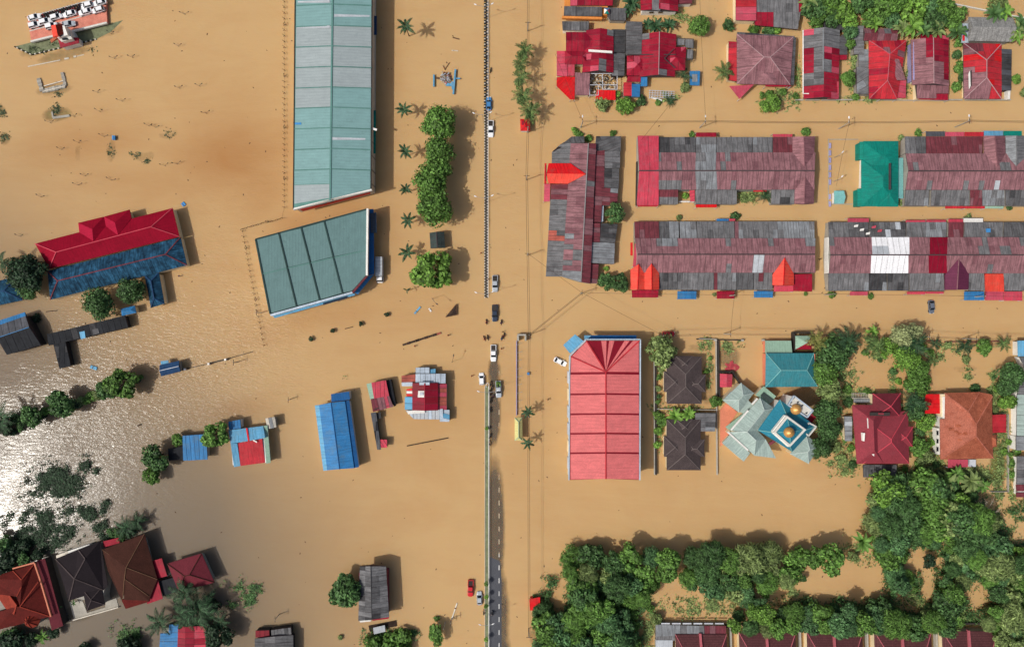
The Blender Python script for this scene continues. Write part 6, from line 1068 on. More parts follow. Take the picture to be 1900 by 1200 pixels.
# ------------------------------------------------------------------ vehicles
CARMESH = {}
def car_parts(kind, colr):
    """list of (part name, mesh, offset, sub-parts) for one kind of vehicle; length along +x, wheels on z=0"""
    key = (kind, colr)
    if key in CARMESH: return CARMESH[key]
    def loft(secs):
        m = MB(); n = 10; vs = []
        for x, hw, zb, zt in secs:
            pr = [(-hw * .86, zb), (-hw, zb + .16), (-hw, zt - .16), (-hw * .93, zt - .05), (-hw * .7, zt)]; pr = pr + [(-y, z) for y, z in reversed(pr)]
            vs += [(x, y, z) for y, z in pr]
        fs = []
        for i in range(len(secs) - 1):
            for k in range(n): fs.append((i * n + k, i * n + (k + 1) % n, (i + 1) * n + (k + 1) % n, (i + 1) * n + k))
        fs += [tuple(range(n)), tuple(range(len(secs) * n - 1, (len(secs) - 1) * n - 1, -1))]
        return m.add(vs, fs)
    def frustum(x0, x1, hw, z0, X0, X1, hW, z1):
        m = MB(); return m.add([(x0, -hw, z0), (x1, -hw, z0), (x1, hw, z0), (x0, hw, z0), (X0, -hW, z1), (X1, -hW, z1), (X1, hW, z1), (X0, hW, z1)], [(0, 3, 2, 1), (4, 5, 6, 7), (0, 1, 5, 4), (1, 2, 6, 5), (2, 3, 7, 6), (3, 0, 4, 7)])
    P = []
    if kind == 'sedan': Lh = 2.1; body = loft([(-2.12, .62, .35, .72), (-1.98, .76, .28, .86), (-1.3, .83, .25, .93), (.9, .84, .25, .93), (1.55, .81, .25, .86), (1.95, .72, .28, .76), (2.12, .55, .35, .66)]); gl = frustum(-1.75, 1.05, .74, .9, -1.1, .35, .6, 1.42); rf = frustum(-1.12, .37, .61, 1.41, -1.05, .3, .56, 1.48)
    elif kind == 'hatch': Lh = 1.9; body = loft([(-1.9, .66, .35, .8), (-1.78, .76, .28, .93), (-1.2, .8, .25, .97), (.8, .8, .25, .95), (1.4, .77, .25, .88), (1.75, .68, .28, .78), (1.9, .52, .35, .66)]); gl = frustum(-1.78, 1.0, .72, .92, -1.5, .3, .6, 1.5); rf = frustum(-1.53, .32, .61, 1.49, -1.45, .26, .57, 1.56)
    elif kind == 'pickup': Lh = 2.6; body = loft([(-2.6, .8, .4, .98), (-2.5, .88, .35, 1.03), (1.1, .9, .35, 1.06), (1.9, .88, .35, 1.02), (2.4, .8, .38, .92), (2.6, .64, .45, .8)]); gl = frustum(-.75, 1.25, .78, 1.04, -.6, .55, .66, 1.68); rf = frustum(-.62, .57, .67, 1.67, -.55, .5, .62, 1.75)
    elif kind == 'truck': Lh = 4; body = loft([(-3.9, .9, .5, .9), (2.0, .9, .5, .9), (2.2, 1.0, .45, 1.5), (3.4, 1.0, .45, 1.5), (3.8, .95, .45, 1.3), (3.95, .8, .5, 1.1)]); gl = frustum(2.2, 3.7, .95, 1.45, 2.25, 3.2, .85, 2.2); rf = frustum(2.2, 3.25, .86, 2.19, 2.25, 3.15, .8, 2.3)
    def mk(m, nm, mat): return mesh_of(nm, m.v, m.f, mat)
    P.append(('body', mk(body, 'body', colr), [])); P.append(('window', mk(gl, 'window', 'glass_dark'), [])); P.append(('roof', mk(rf, 'roof', colr), []))
    hw = .84 if kind != 'truck' else .95; zt = {'sedan': 1.42, 'hatch': 1.5, 'pickup': 1.68, 'truck': 2.2}[kind]
    if kind in ('sedan', 'hatch'):
        m = MB(); b0 = -1.75 if kind == 'sedan' else -1.78; b1 = 1.05 if kind == 'sedan' else 1.0; t0 = -1.1 if kind == 'sedan' else -1.5; t1 = .33
        for s in (-1, 1):
            for a, b_ in ((b0, t0), (b1, t1), (-.3, -.3)): m.bar((a, s * .745, .92), (b_, s * .61, zt), .09, .09)
        P.append(('pillar', mk(m, 'pillar', colr), []))
    if kind == 'pickup':
        m = MB(); m.box((-1.65, 0, 1.05), (1.6, 1.4, .05)); P.append(('cargo_bed', mk(m, 'cargo_bed', 'wall_dark'), [])); m = MB(); m.box((-1.65, .79, 1.1), (1.85, .14, .16)).box((-1.65, -.79, 1.1), (1.85, .14, .16)).box((-2.5, 0, 1.1), (.14, 1.5, .16)); P.append(('bed_rail', mk(m, 'bed_rail', colr), []))
    if kind == 'truck':
        m = MB(); m.box((-1.0, 0, 2.0), (5.9, 2.15, 2.3)); P.append(('cargo_box', mk(m, 'cargo_box', 'grey_pale'), [])); m = MB()
        for k in range(6): m.box((-3.6 + k * 1.05, 0, 3.17), (.08, 2.1, .05))
        P.append(('roof_rib', mk(m, 'roof_rib', 'grey_light'), []))
    for s in (-1, 1):
        m = MB(); m.box((Lh - .06, s * .52, .68), (.14, .3, .14)); P.append(('headlight', mk(m, 'headlight', 'plastic_white'), [])); m = MB(); m.box((-Lh + .05, s * .58, .75), (.12, .26, .16)); P.append(('tail_light', mk(m, 'tail_light', 'plastic_red'), []))
        m = MB(); m.box((.82 if kind != 'truck' else 3.3, s * (hw + .1), 1.0), (.16, .2, .12)); P.append(('mirror', mk(m, 'mirror', colr), []))
        for x in (-Lh * .62, Lh * .62):
            m = MB(); m.tube([(x, s * hw - .12 * s, .32), (x, s * hw + .04 * s, .32)], .32, 12); P.append(('wheel', mk(m, 'wheel', 'tyre'), []))
    CARMESH[key] = P; return P
def vehicle(name, label, px, py, ang, kind, colr, z=-.45, group=None, cat='car'):
    p = W(px, py, z + 1.0); r = T(name, label, cat, (p.x, p.y, z), math.radians(ang), group)
    for nm, me_, _ in car_parts(kind, colr): link(nm, me_, r)
    return r
DKA = math.degrees(math.atan2(40, 145))
deck = [(62.7, 31.5, 'west', 1, 'sedan', 'leftmost white car in the upper row on the parking deck'), (63, 45.5, 'w', 1, 'hatch', 'leftmost white car in the lower row on the parking deck'), (83, 39, 'w', 1, 'hatch', 'second white car from left in the lower row on the deck'), (103.5, 30.5, 'w', 1, 'hatch', 'white car parked below the motorcycles, third from left on the deck'), (128, 25, 'w', -1, 'sedan', 'white car in the middle of the lower row on the deck'), (157, 21.5, 'w', -1, 'sedan', 'white car second from right in the lower row on the deck'), (181, 18, 'w', -1, 'hatch', 'rightmost white car in the lower row on the deck'), (160, 9.5, 'w', -1, 'hatch', 'white car left in the top right pair on the deck'), (184, 4, 'w', -1, 'sedan', 'white car at the top right corner of the deck')]
for x, y, _, s, kd, lb_ in deck: vehicle('parked_car', lb_, x, y, DKA + (180 if s < 0 else 0), kd, 'car_white', DZ, 'cars parked on the deck')
vehicle('parked_car', 'white car half hidden behind the orange gatehouse roof', 94, 47.5, DKA, 'hatch', 'car_white', DZ, 'cars parked on the deck'); vehicle('parked_car', 'silver-blue car in the lane right of the orange gatehouse roof', 126, 44, DKA - 8, 'sedan', 'car_silver', DZ, 'cars parked on the deck')
vehicle('car', 'blue car beside the central reservation near the top', 907, 192, 90, 'sedan', 'car_blue', -.35); vehicle('pickup_truck', 'white pickup driving below the blue car on the main road', 910.5, 239, -90, 'pickup', 'car_white', -.35, cat='pickup'); vehicle('pickup_truck', 'silver pickup with dark cargo bed at the end of the kerbed reservation', 918.5, 526, -90, 'pickup', 'car_silver', -.35, cat='pickup'); vehicle('pickup_truck', 'black pickup wading near the motorcyclists', 918, 581, -90, 'pickup', 'car_navy', -.3, cat='pickup')
vehicle('pickup_truck', 'white pickup with dark bed leaving the flooded road', 915.5, 655, -90, 'pickup', 'car_white', -.2, cat='pickup'); vehicle('car', 'white car left of the hooked end of the white rail', 893.5, 703, 93, 'hatch', 'car_white', -.35); v = vehicle('pickup_truck', 'silver pickup loaded with green goods right of the white rail', 925, 722, -88, 'pickup', 'car_silver', -.1, cat='pickup')
m = MB()
for k in range(14): m.box((-1.65 + random.uniform(-.7, .7), random.uniform(-.6, .6), 1.25 + random.uniform(0, .2)), (.4, .3, .3), random.random() * 3)
link('cargo', mesh_of('cargo', m.v, m.f, 'leaf_bright'), v)
vehicle('car', 'white car askew left of the coral warehouse', 1039.5, 671, -26, 'sedan', 'car_white', -.3); vehicle('car', 'small red car behind the round tree in the street', 1241, 619.5, 0, 'hatch', 'car_red', -.35); vehicle('car', 'grey car wading alone in the wide street on the right', 1729, 569, -86, 'sedan', 'car_grey', -.3); vehicle('car', 'red pickup at the bottom, left of the dry road median', 873, 1091, -92, 'pickup', 'car_red', -.3); vehicle('car', 'silver car driving below the red pickup near the dry median', 889.5, 1110, 92, 'sedan', 'car_silver', -.25); vehicle('box_truck', 'white box truck parked against the blue canopy of the angular warehouse', 705, 501, -90, 'truck', 'car_white', -.3, cat='truck')

BIKE = None
def motorcycle(label, px, py, ang, mat, z=-.2, group=None):
    global BIKE
    if BIKE is None:
        BIKE = {}
        m = MB(); m.tube([(-.75, 0, .62), (-.3, 0, .66), (.2, 0, .55), (.55, 0, .85)], [.1, .17, .16, .1], 7); BIKE['body'] = m
        m = MB(); m.box((-.3, 0, .82), (.75, .3, .12)); BIKE['seat'] = m
        for nm, x in (('wheel', -.62), ('front_wheel', .66)): m = MB(); m.tube([(x, -.06, .3), (x, .06, .3)], .3, 10); BIKE[nm] = m
        m = MB(); m.bar((.5, -.36, 1.02), (.5, .36, 1.02), .06, .06).bar((.66, 0, .3), (.48, 0, 1.0), .1, .08); BIKE['handlebar'] = m
        BIKE = {k: (m.v, m.f) for k, m in BIKE.items()}; BIKE['_c'] = {}
    p = W(px, py, z + .7); r = T('motorcycle', label, 'motorcycle', (p.x, p.y, z), math.radians(ang), group)
    for nm, mt in (('body', mat), ('seat', 'kerb_black'), ('wheel', 'tyre'), ('front_wheel', 'tyre'), ('handlebar', 'frame_metal')):
        k = (nm, mt)
        if k not in BIKE['_c']: BIKE['_c'][k] = mesh_of(nm, BIKE[nm][0], BIKE[nm][1], mt)
        link('wheel' if 'wheel' in nm else nm, BIKE['_c'][k], r)
    return r
for i in range(34):
    t = i / 33; x = 78 + 71 * t; row = i % 2; y = 29 - 19.5 * t + (4.2 if row else -.5)
    motorcycle('motorcycle packed in the row between white cars on the parking deck', x, y, 60 + random.uniform(-12, 12), random.choice(['car_black', 'crimson', 'car_navy', 'plum', 'car_red', 'cloth_tan', 'car_black']), DZ, 'motorcycles packed on the deck')

# people: one continuous skinned figure per pose
def figure(pose):
    J = {'pel': (0, 0, .95, .14), 'che': (.03, 0, 1.28, .16), 'nek': (.05, 0, 1.48, .065), 'hed': (.07, 0, 1.62, .105), 'top': (.07, 0, 1.72, .08)}
    E = [('pel', 'che'), ('che', 'nek'), ('nek', 'hed'), ('hed', 'top')]
    for s, n in ((-1, 'r'), (1, 'l')):
        st = .22 * s if pose == 'wade' else 0
        if pose == 'wade': J.update({'hip' + n: (0, .09 * s, .88, .1), 'kne' + n: (st * .7 + .05, .1 * s, .48, .07), 'ank' + n: (st, .1 * s, .08, .05), 'toe' + n: (st + .18, .11 * s, .04, .04), 'sho' + n: (.03, .19 * s, 1.4, .065), 'elb' + n: (.1 - st * .6, .27 * s, 1.14, .05), 'wri' + n: (.3 - st * .5, .22 * s, 1.02, .038), 'fin' + n: (.4 - st * .5, .2 * s, 1.0, .025)})
        else: J.update({'hip' + n: (0, .1 * s, .9, .1), 'kne' + n: (.38, .2 * s, .78, .075), 'ank' + n: (.25, .2 * s, .4, .05), 'toe' + n: (.42, .21 * s, .36, .04), 'sho' + n: (.06, .19 * s, 1.4, .065), 'elb' + n: (.28, .3 * s, 1.2, .05), 'wri' + n: (.52, .3 * s, 1.1, .038), 'fin' + n: (.6, .28 * s, 1.08, .025)})
        E += [('pel', 'hip' + n), ('hip' + n, 'kne' + n), ('kne' + n, 'ank' + n), ('ank' + n, 'toe' + n), ('che', 'sho' + n), ('sho' + n, 'elb' + n), ('elb' + n, 'wri' + n), ('wri' + n, 'fin' + n)]
    ks = list(J); me_ = bpy.data.meshes.new('person'); me_.from_pydata([J[k][:3] for k in ks], [(ks.index(a), ks.index(b)) for a, b in E], [])
    o = bpy.data.objects.new('person', me_); C.objects.link(o); md = o.modifiers.new('s', 'SKIN'); sd = o.modifiers.new('d', 'SUBSURF'); sd.levels = 1
    for i, k in enumerate(ks): sv = me_.skin_vertices[0].data[i]; sv.radius = (J[k][3], J[k][3]); sv.use_root = (k == 'pel')
    dg = bpy.context.evaluated_depsgraph_get(); out = bpy.data.meshes.new_from_object(o.evaluated_get(dg)); bpy.data.objects.remove(o); out.name = 'person'
    return out
FIG = {p: figure(p) for p in ('wade', 'ride')}
def person(label, px, py, ang, shirt, trousers, pose='wade', z=-.35, group=None):
    p = W(px, py, z + 1.2); src = FIG[pose].copy()
    for mt in (shirt, trousers, 'skin', 'hair'): src.materials.append(MATS[mt])
    for f in src.polygons:
        c = f.center; f.material_index = 3 if c.z > 1.66 else (2 if c.z > 1.5 or (abs(c.y) > .2 and c.z < 1.25 and c.z > .95) else (0 if c.z > .95 else 1)); f.use_smooth = True
    o = link('person', src); o.location = (p.x, p.y, z); o.rotation_euler = (0, 0, math.radians(ang)); tag(o, label, 'person', group); return o
def rider(i, lb_p, lb_m, px, py, ang, shirt, mat, z=-.28): motorcycle(lb_m, px, py, ang, mat, z); person(lb_p, px - .2, py, ang, shirt, 'cloth_dark', 'ride', z - .05)
rider(0, 'person in red riding left of the black pickup', 'dark motorcycle ridden left of the black pickup', 902.5, 597, -85, 'cloth_red', 'car_black'); rider(1, 'person in purple riding right of the black pickup', 'purple motorcycle ridden right of the black pickup', 930, 597.5, -95, 'cloth_purple', 'plum')
rider(2, 'person in tan riding left of the paired motorcyclists above the white pickup', 'red motorcycle left of the white pickup lane', 898.5, 627.5, -70, 'cloth_tan', 'car_red'); rider(3, 'person in dark clothes riding beside the tan rider', 'black motorcycle beside the tan rider', 905, 626, -80, 'cloth_dark', 'car_black'); rider(4, 'person in blue riding right of the lane above the white pickup', 'blue motorcycle right of the lane above the white pickup', 931, 627, -100, 'cloth_blue', 'car_blue'); rider(5, 'person in red riding close to the blue motorcycle', 'navy motorcycle close to the blue motorcycle', 935, 622, -95, 'cloth_red', 'car_navy')
person('person wading just above the blue motorcyclist', 933, 616, 120, 'cloth_tan', 'cloth_dark'); person('person wading alone right of the white pickup', 930, 647, 20, 'cloth_red', 'cloth_dark'); person('person wading alone left of the white car by the rail', 875, 697, -60, 'cloth_red', 'cloth_dark'); person('person wading at the left edge of the kerbed reservation near the gazebo', 892, 469, -40, 'cloth_red', 'cloth_dark'); person('person wading left of the silver pickup at the reservation end', 906, 518, 90, 'cloth_tan', 'cloth_dark'); person('person wading beside the lamp right of the coral shop lane', 1017, 741, 200, 'cloth_dark', 'cloth_dark'); person('person wading in red at the end of the black debris fence', 831, 622, 10, 'cloth_red', 'cloth_dark'); person('person wading below the black debris fence', 769, 642, 10, 'cloth_red', 'cloth_dark'); person('person in brown wading in the yard beside the blue annexe', 332, 512, 140, 'cloth_purple', 'cloth_dark'); person('person standing in the lane east of the lower left terrace', 1522, 481, 90, 'cloth_dark', 'cloth_dark')
for i, (x, y, a, mt) in enumerate(((910, 712, 80, 'car_black'), (912, 720, 70, 'car_navy'), (909, 729, 95, 'car_black'), (914, 736, 60, 'plum'), (910, 743, 85, 'car_black'), (910, 760, 90, 'car_black'), (909, 809, 70, 'car_black'), (908, 822, 100, 'car_red'))): motorcycle('motorcycle parked in the huddle on the dry strip right of the white rail', x, y, a, mt, 0., 'motorcycles beside the white rail')
motorcycle('motorcycle ridden on the dry asphalt at the bottom', 913, 1138, -90, 'car_silver', .05); person('person riding down the dry asphalt at the bottom', 913, 1138, -90, 'cloth_dark', 'cloth_dark', 'ride', 0.); motorcycle('motorcycle at the left kerb of the bottom median', 897.5, 1136, 90, 'car_black', -.1)
for x, y in ((902, 107), (908.5, 130)): motorcycle('lone motorcycle wading along the reservation in the upper road' if y < 120 else 'second lone motorcycle wading below the first in the upper road', x + 2, y, 80, 'car_black', -.3)

# ------------------------------------------------------------------ lamps, poles, wires
TL = None
def twin_lamp(label, px, py, ang, h=2.0, span=1.7, group=None, head='wall_dark', cat='street lamp', both=True, pole='frame_metal'):
    """twin-armed street lamp; px,py is where its head shows"""
    p = W(px, py, h); r = T('street_lamp', label, cat, (p.x, p.y, 0), math.radians(ang), group)
    m = MB(); m.tube([(0, 0, -1.), (0, 0, h)], [.07, .05], 6); link('pole', mesh_of('pole', m.v, m.f, pole), r)
    for s in ((-1, 1) if both else (1,)):
        m = MB(); m.tube([(0, 0, h - .25), (s * span * .4, .1, h - .05), (s * span, .35, h + .25)], .035 if h < 3 else .05, 5); link('arm', mesh_of('arm', m.v, m.f, pole), r)
        m = MB(); m.tube([(s * span, .35, h + .22), (s * (span + .3), .5, h + .28), (s * (span + (.75 if h > 3 else .45)), .72 if h > 3 else .58, h + .3)], [.08, .2 if h > 3 else .14, .08], 7); link('lamp_head', mesh_of('lamp_head', m.v, m.f, head), r)
    return r
LL = [(342, 26), (205, 62), (211, 108), (244, 106), (180, 171), (183, 206), (225, 187), (137, 216), (192, 253), (144, 264), (113, 277), (332, 163), (369, 159), (382, 210), (275, 233), (288, 236), (305, 307), (328, 304), (92, 227), (157, 326), (206, 334), (144, 343), (75, 365), (330, 85), (36, 438)]
for i, (x, y) in enumerate(LL): twin_lamp('twin-armed lamp just poking out of the open flood at upper left', x, y, random.uniform(-12, 12), random.uniform(.5, 1.2), random.uniform(.75, 1.15), 'drowned twin lamps in the open flood')
for i, (x, y, lb_) in enumerate(((898, 12, 'topmost'), (895, 213, 'second from top'), (898, 367, 'third from top'), (899, 545, 'fourth from top'))): twin_lamp('tall white-headed twin lamp on the kerbed reservation, ' + lb_, x, y, 3, 8.5, 2.2, 'lamps on the central reservation', 'plastic_white', pole='galv')
twin_lamp('tall white-headed twin lamp on the median above the dry strip', 906, 728, 3, 8.5, 2.6, 'lamps on the dry median', 'plastic_white', pole='galv'); twin_lamp('tall white-headed twin lamp on the median at the bottom', 903, 1160, 3, 8.5, 1.6, 'lamps on the dry median', 'plastic_white', pole='galv')
twin_lamp('single-armed dark lamp near the round tree by the gazebo', 801, 553, -60, 4.5, 2.0, None, 'frame_metal', both=False); twin_lamp('single-armed lamp sticking out above the patchwork shack', 838, 672, 60, 4.0, 1.8, None, 'frame_metal', both=False)
def pole(label, px, py, h=7., group='utility poles', arm_ang=90, lamp=False):
    p = W(px, py, 0); r = T('utility_pole', label, 'utility pole', (p.x, p.y, 0), 0, group)
    m = MB(); m.tube([(0, 0, -1), (0, 0, h)], [.16, .11], 7); link('pole', mesh_of('pole', m.v, m.f, 'concrete'), r)
    a = math.radians(arm_ang); m = MB(); m.bar((-.9 * math.cos(a), -.9 * math.sin(a), h - .3), (.9 * math.cos(a), .9 * math.sin(a), h - .3), .12, .12); link('crossarm', mesh_of('crossarm', m.v, m.f, 'wood_dark'), r)
    if lamp: m = MB(); m.tube([(0, 0, h - .8), (0, .9, h - .4), (0, 1.4, h - .4)], [.04, .05, .05], 5).tube([(0, 1.3, h - .4), (0, 1.9, h - .45)], [.22, .16], 7); link('lamp_head', mesh_of('lamp_head', m.v, m.f, 'plastic_white'), r)
    return Vector((p.x, p.y, h - .2))
def wire(label, pts, sag=.5, r=.035, n=1, off=.35):
    rt = T('overhead_wire', label, 'wire', (pts[0].x, pts[0].y, 0), 0, 'overhead wires')
    for k in range(n):
        m = MB(); line = []
        for a, b_ in zip(pts[:-1], pts[1:]):
            d = (b_ - a); s = Vector((-d.y, d.x, 0)).normalized() * off * (k - (n - 1) / 2)
            for t in range(6): u = t / 6; line.append(a + d * u + s - Vector((0, 0, sag * 4 * u * (1 - u))))
        line.append(pts[-1] + s); m.tube(line, r, 4); m.build('cable', 'wood_dark', rt)
PL1 = [pole('utility pole east of the main road, %s' % nm, x, y, 6.4, arm_ang=0) for nm, x, y in (('beside the topmost red roof corner', 979, 58), ('beside the booth at the palm row', 979, 246), ('left of the scarlet gable', 976.5, 334), ('left of the north-south terrace foot', 978.5, 474), ('beside the concrete gateway', 981, 621), ('beside the coral warehouse lane', 980, 768), ('nearest the bottom edge', 981, 1165))]
ext = W(980, -80); PL1 = [Vector((ext.x, ext.y, 6.2))] + PL1
wire('bundle of wires running down the east side of the main road', PL1, .4, .045, 2, .5); 
PL2 = [pole('utility pole with lamp in the upper street, %s' % nm, x, y, 7., lamp=True) for nm, x, y in (('above the north-south terrace', 1077, 237), ('above the upper mauve terrace', 1298, 237), ('above the violet yard wall', 1556, 239), ('above the upper right terrace', 1772, 236))]
e2 = W(1960, 238); wire('wires along the upper street between the terraces and top houses', PL2 + [Vector((e2.x, e2.y, 6.8))], .5, .035, 2); 
PL3 = [pole('utility pole in the middle street, %s' % nm, x, y, 7., lamp=lp) for nm, x, y, lp in (('at the foot of the north-south terrace', 1076, 545, False), ('below the lower mauve terrace', 1350, 549, False), ('below the lower right terrace', 1530, 547, False), ('near the right edge', 1800, 551, False))]
wire('wires along the middle street below the lower terraces', [Vector(PL1[4])] + PL3 + [Vector((W(1960, 552).x, W(1960, 552).y, 6.8))], .5, .035, 1); wire('wire slanting from the gateway pole to the terrace foot pole', [PL1[5], PL3[0]], .3, .045, 2, .3)
PL4 = [pole('utility pole in the lower street, %s' % nm, x, y, 7.) for nm, x, y in (('above the dark brown house', 1222, 622), ('beside the gated yard', 1343, 619), ('near the pale tree', 1700, 624), ('right of the pale tree', 1785, 628), ('near the right edge', 1893, 630))]
wire('wires along the lower street above the gardens', PL4, .5, .035, 2); wire('wire crossing the street down to the coral warehouse pole', [PL3[0], Vector((W(1222, 622).x, W(1222, 622).y, 6.8))], .4); wire('wire crossing from the lower mauve terrace to the gated yard', [PL3[1], PL4[1]], .4); wire('wire slanting across the upper street beside the crimson house', [PL2[0], W(1030, 100, 5.5)], .4); wire('wire from the upper street pole up between the crimson houses', [PL2[1], W(1297, -40, 6.5)], .4); wire('wire slanting from the upper mauve terrace to the front gardens', [W(1190, 260, 5.), W(1240, 198, 6.)], .2); wire('wire over the violet yard wall beside the teal building', [PL2[2], W(1552, 345, 5.)], .3)
for nm, x, y in (('in the violet yard, upper', 1557, 288), ('in the violet yard, lower', 1556, 333)):
    twin_lamp('single-armed white lamp ' + nm, x, y, 20, 3.4, .9, None, 'plastic_white', both=False, pole='galv')
for nm, x, y, h_ in (('dark leaning pole near the broken wall', 442, 671, 4.), ('dark pole beside the striped fence corner', 486, 580, 5.), ('lone dark pole left of the blue shed', 540, 740, 3.), ('dark stub pole in the water at bottom left', 518, 1139, 4.), ('dark pole left of the bottom median lamp', 826, 1153, 5.), ('dark pole below the tall bush at bottom', 838, 1146, 4.)): pole(nm, x, y, h_)

# ------------------------------------------------------------------ drowned fence, debris, playground
fn = T('drowned_fence', 'drowned barbed fence whose hooked posts line the warehouse yard', 'fence', W(527, 200)); line = [(527.5, -8 + 10.6 * k) for k in range(38)] + [(523, 404), (514, 407), (505, 410), (496, 411), (487, 413), (478, 416), (469, 418), (460, 421), (450, 424)] + [(450 + (490 - 450) * t, 428 + (640 - 428) * t) for t in [k / 20 for k in range(21)]]
pm = {}
for i, (x, y) in enumerate(line):
    if 'a' not in pm:
        m = MB(); m.bar((0, 0, -1), (0, 0, .9), .09, .09).bar((0, 0, .9), (-.55, .25, 1.25), .09, .09).bar((0, 0, .9), (-.1, -.5, 1.1), .09, .09); pm['a'] = mesh_of('post', m.v, m.f, 'wood_dark'); m = MB(); m.bar((0, 0, -1), (0, 0, .8), .12, .12).bar((-.35, 0, .8), (0, .7, .9), .1, .1).bar((0, .7, .9), (.35, 0, .8), .1, .1).bar((.35, 0, .8), (0, -.6, .9), .1, .1).bar((0, -.6, .9), (-.35, 0, .8), .1, .1); pm['b'] = mesh_of('post', m.v, m.f, 'wood_dark')
    o = link('post', pm['b' if i % 9 == 5 else 'a'], fn); p = W(x, y, .8); o.location = Vector((p.x, p.y, 0)) - fn.location; o.rotation_euler = (0, 0, random.uniform(-.25, .25) + (1.2 if 38 <= i < 47 else 0))
m = MB()
for a, b_ in zip(line[:-1], line[1:]): m.bar(W(*a, .25), W(*b_, .25), .03, .03)
m.build('barbed_wire', 'wood_dark', fn)
pg = T('playground_gate', 'collapsed light blue frame with scrap heap in the flooded park', 'frame', W(828, 148)); m = MB(); m.bar(W(805, 139, .5), W(805, 161, .5), .45, .4).bar(W(845, 129, .6), W(841, 175, .6), .5, .4).bar(W(845, 146, .5), W(854, 146, .5), .35, .3).bar(W(827, 157, .4), W(843, 158, .4), .9, .3).bar(W(839, 152, .6), W(840, 166, .6), .6, .3); m.build('beam', 'blue_roof_light', pg); m = MB(); m.bar(W(807, 144, .3), W(816, 146, .3), .5, .2).bar(W(825, 130, .2), W(834, 116, .2), .15, .15).bar(W(822, 122, .2), W(826, 130, .2), .2, .2); m.build('plank', 'wood', pg)
for key, cnt in (('wood', 40), ('steel', 40), ('concrete', 30), ('tarp_red', 10)):
    m = MB()
    for k in range(cnt): a = random.random() * 6.3; rr = 1.7 * math.sqrt(random.random()); p = W(827, 145, .5); m.box((p.x + rr * math.cos(a), p.y + rr * math.sin(a) * 1.1, random.uniform(0, .8)), (random.uniform(.2, .9), .18, .15), random.random() * 3)
    stuff(m.build('scrap', key, pg))
df = T('debris_fence', 'long black plank fence lying askew in the flood, with orange ends', 'fence', W(785, 628)); 
for k in range(9): a = W(747 + 8 * k, 640 - 2.55 * k, .2); b_ = W(754 + 8 * k, 637.8 - 2.55 * k, .2); m = MB(); m.bar(a, b_, .75 if k % 2 else .6, .3); m.build('plank', 'wood_dark' if k < 8 else 'rusty', df)
tr = T('triangle_frame', 'dark triangular wooden roof frame adrift in the flood', 'frame', W(841, 578)); m = MB(); m.add([W(827, 588, .12), W(847, 564, .5), W(848, 584, .3), W(838, 582, .9)], [(0, 1, 3), (1, 2, 3), (2, 0, 3), (0, 2, 1)]); m.build('panel', 'wood_dark', tr); m = MB(); m.bar(W(827, 588, .3), W(847, 564, .6), .2, .2).bar(W(847, 564, .6), W(848, 584, .4), .2, .2).bar(W(827, 588, .3), W(848, 584, .4), .2, .2).bar(W(832, 582, .5), W(848, 574, .5), .12, .12); m.build('beam', 'wood', tr)
for nm, x0, y0, x1, y1, w, mt, lb_ in (('floating_plank', 769, 582, 780, 569, .5, 'blue_roof_light', 'pale blue plank floating in the flood below the round tree'), ('floating_board', 796, 572, 800, 578, .5, 'white', 'short white board floating beside the pale blue plank'), ('floating_board', 168, 680, 180, 684, 1.0, 'blue_roof_light', 'pale blue board floating in the flood left of the navy shed'), ('floating_pole', 86, 578, 106, 576, .2, 'wood_dark', 'dark pole floating between the blue hall and the black house'), ('floating_board', 840, 70, 852, 73, .25, 'wood', 'thin brown board floating in the upper park'), ('floating_board', 838, 94, 850, 95, .2, 'offwhite', 'thin white stick floating in the upper park'), ('floating_pole', 1145, 181, 1186, 178, .3, 'wood', 'brown pole floating below the crimson house with blue porch'), ('floating_log', 640, 610, 655, 606, .2, 'wood_dark', 'thin dark stick floating between small round bushes'), ('floating_pole', 755, 827, 832, 812, .3, 'wood_dark', 'long dark branch floating below the patchwork shack'), ('floating_log', 255, 790, 262, 787, .4, 'wood_dark', 'short dark log in the wide channel at left'), ('floating_board', 848, 1118, 838, 1148, .35, 'offwhite', 'pale streak of boards floating left of the bottom median'), ('blue_float', 338, 381, 343, 377, 1.2, 'plastic_blue', 'small blue float off the east end of the crimson hall'), ('blue_sign', 209, 256, 214, 256, 1.3, 'plastic_blue', 'small blue sign board standing among the drowned lamps'), ('blue_barrel', 978, 693, 982, 693, .8, 'plastic_blue', 'blue barrel standing in the flood left of the coral warehouse lane')):
    c = W((x0 + x1) / 2, (y0 + y1) / 2); o = T(nm, lb_, nm.split('_')[-1], (c.x, c.y, 0)); m = MB(); hz = .5 if nm in ('blue_sign', 'blue_barrel') else .1; m.bar(W(x0, y0, hz), W(x1, y1, hz), w, .2 + hz); m.build('board', mt, o); m = MB(); d = (W(x1, y1) - W(x0, y0)); m.bar(W(x0, y0, hz + .22 + hz / 2 - .05) + d * .3, W(x0, y0, hz + .22 + hz / 2 - .05) + d * .36, w * 1.1, .06); m.build('batten', 'wood', o)
uw = T('ruined_wall', 'U-shaped ruined stone wall standing in the open flood', 'wall', W(98, 158)); 
for a, b_, w in (((72, 146), (79, 170), 1.3), ((79, 170), (122, 160), 1.4), ((122, 160), (116, 135), 1.1)):
    n_ = 7
    for k in range(n_):
        t0, t1 = k / n_, (k + .9) / n_; pa = (a[0] + (b_[0] - a[0]) * t0, a[1] + (b_[1] - a[1]) * t0); pb = (a[0] + (b_[0] - a[0]) * t1, a[1] + (b_[1] - a[1]) * t1); m = MB(); m.bar(W(*pa, .05), W(*pb, .05), w * random.uniform(.7, 1), .5 + random.uniform(0, .3)); m.build('stone', 'concrete' if k % 2 else 'wall_grey', uw)
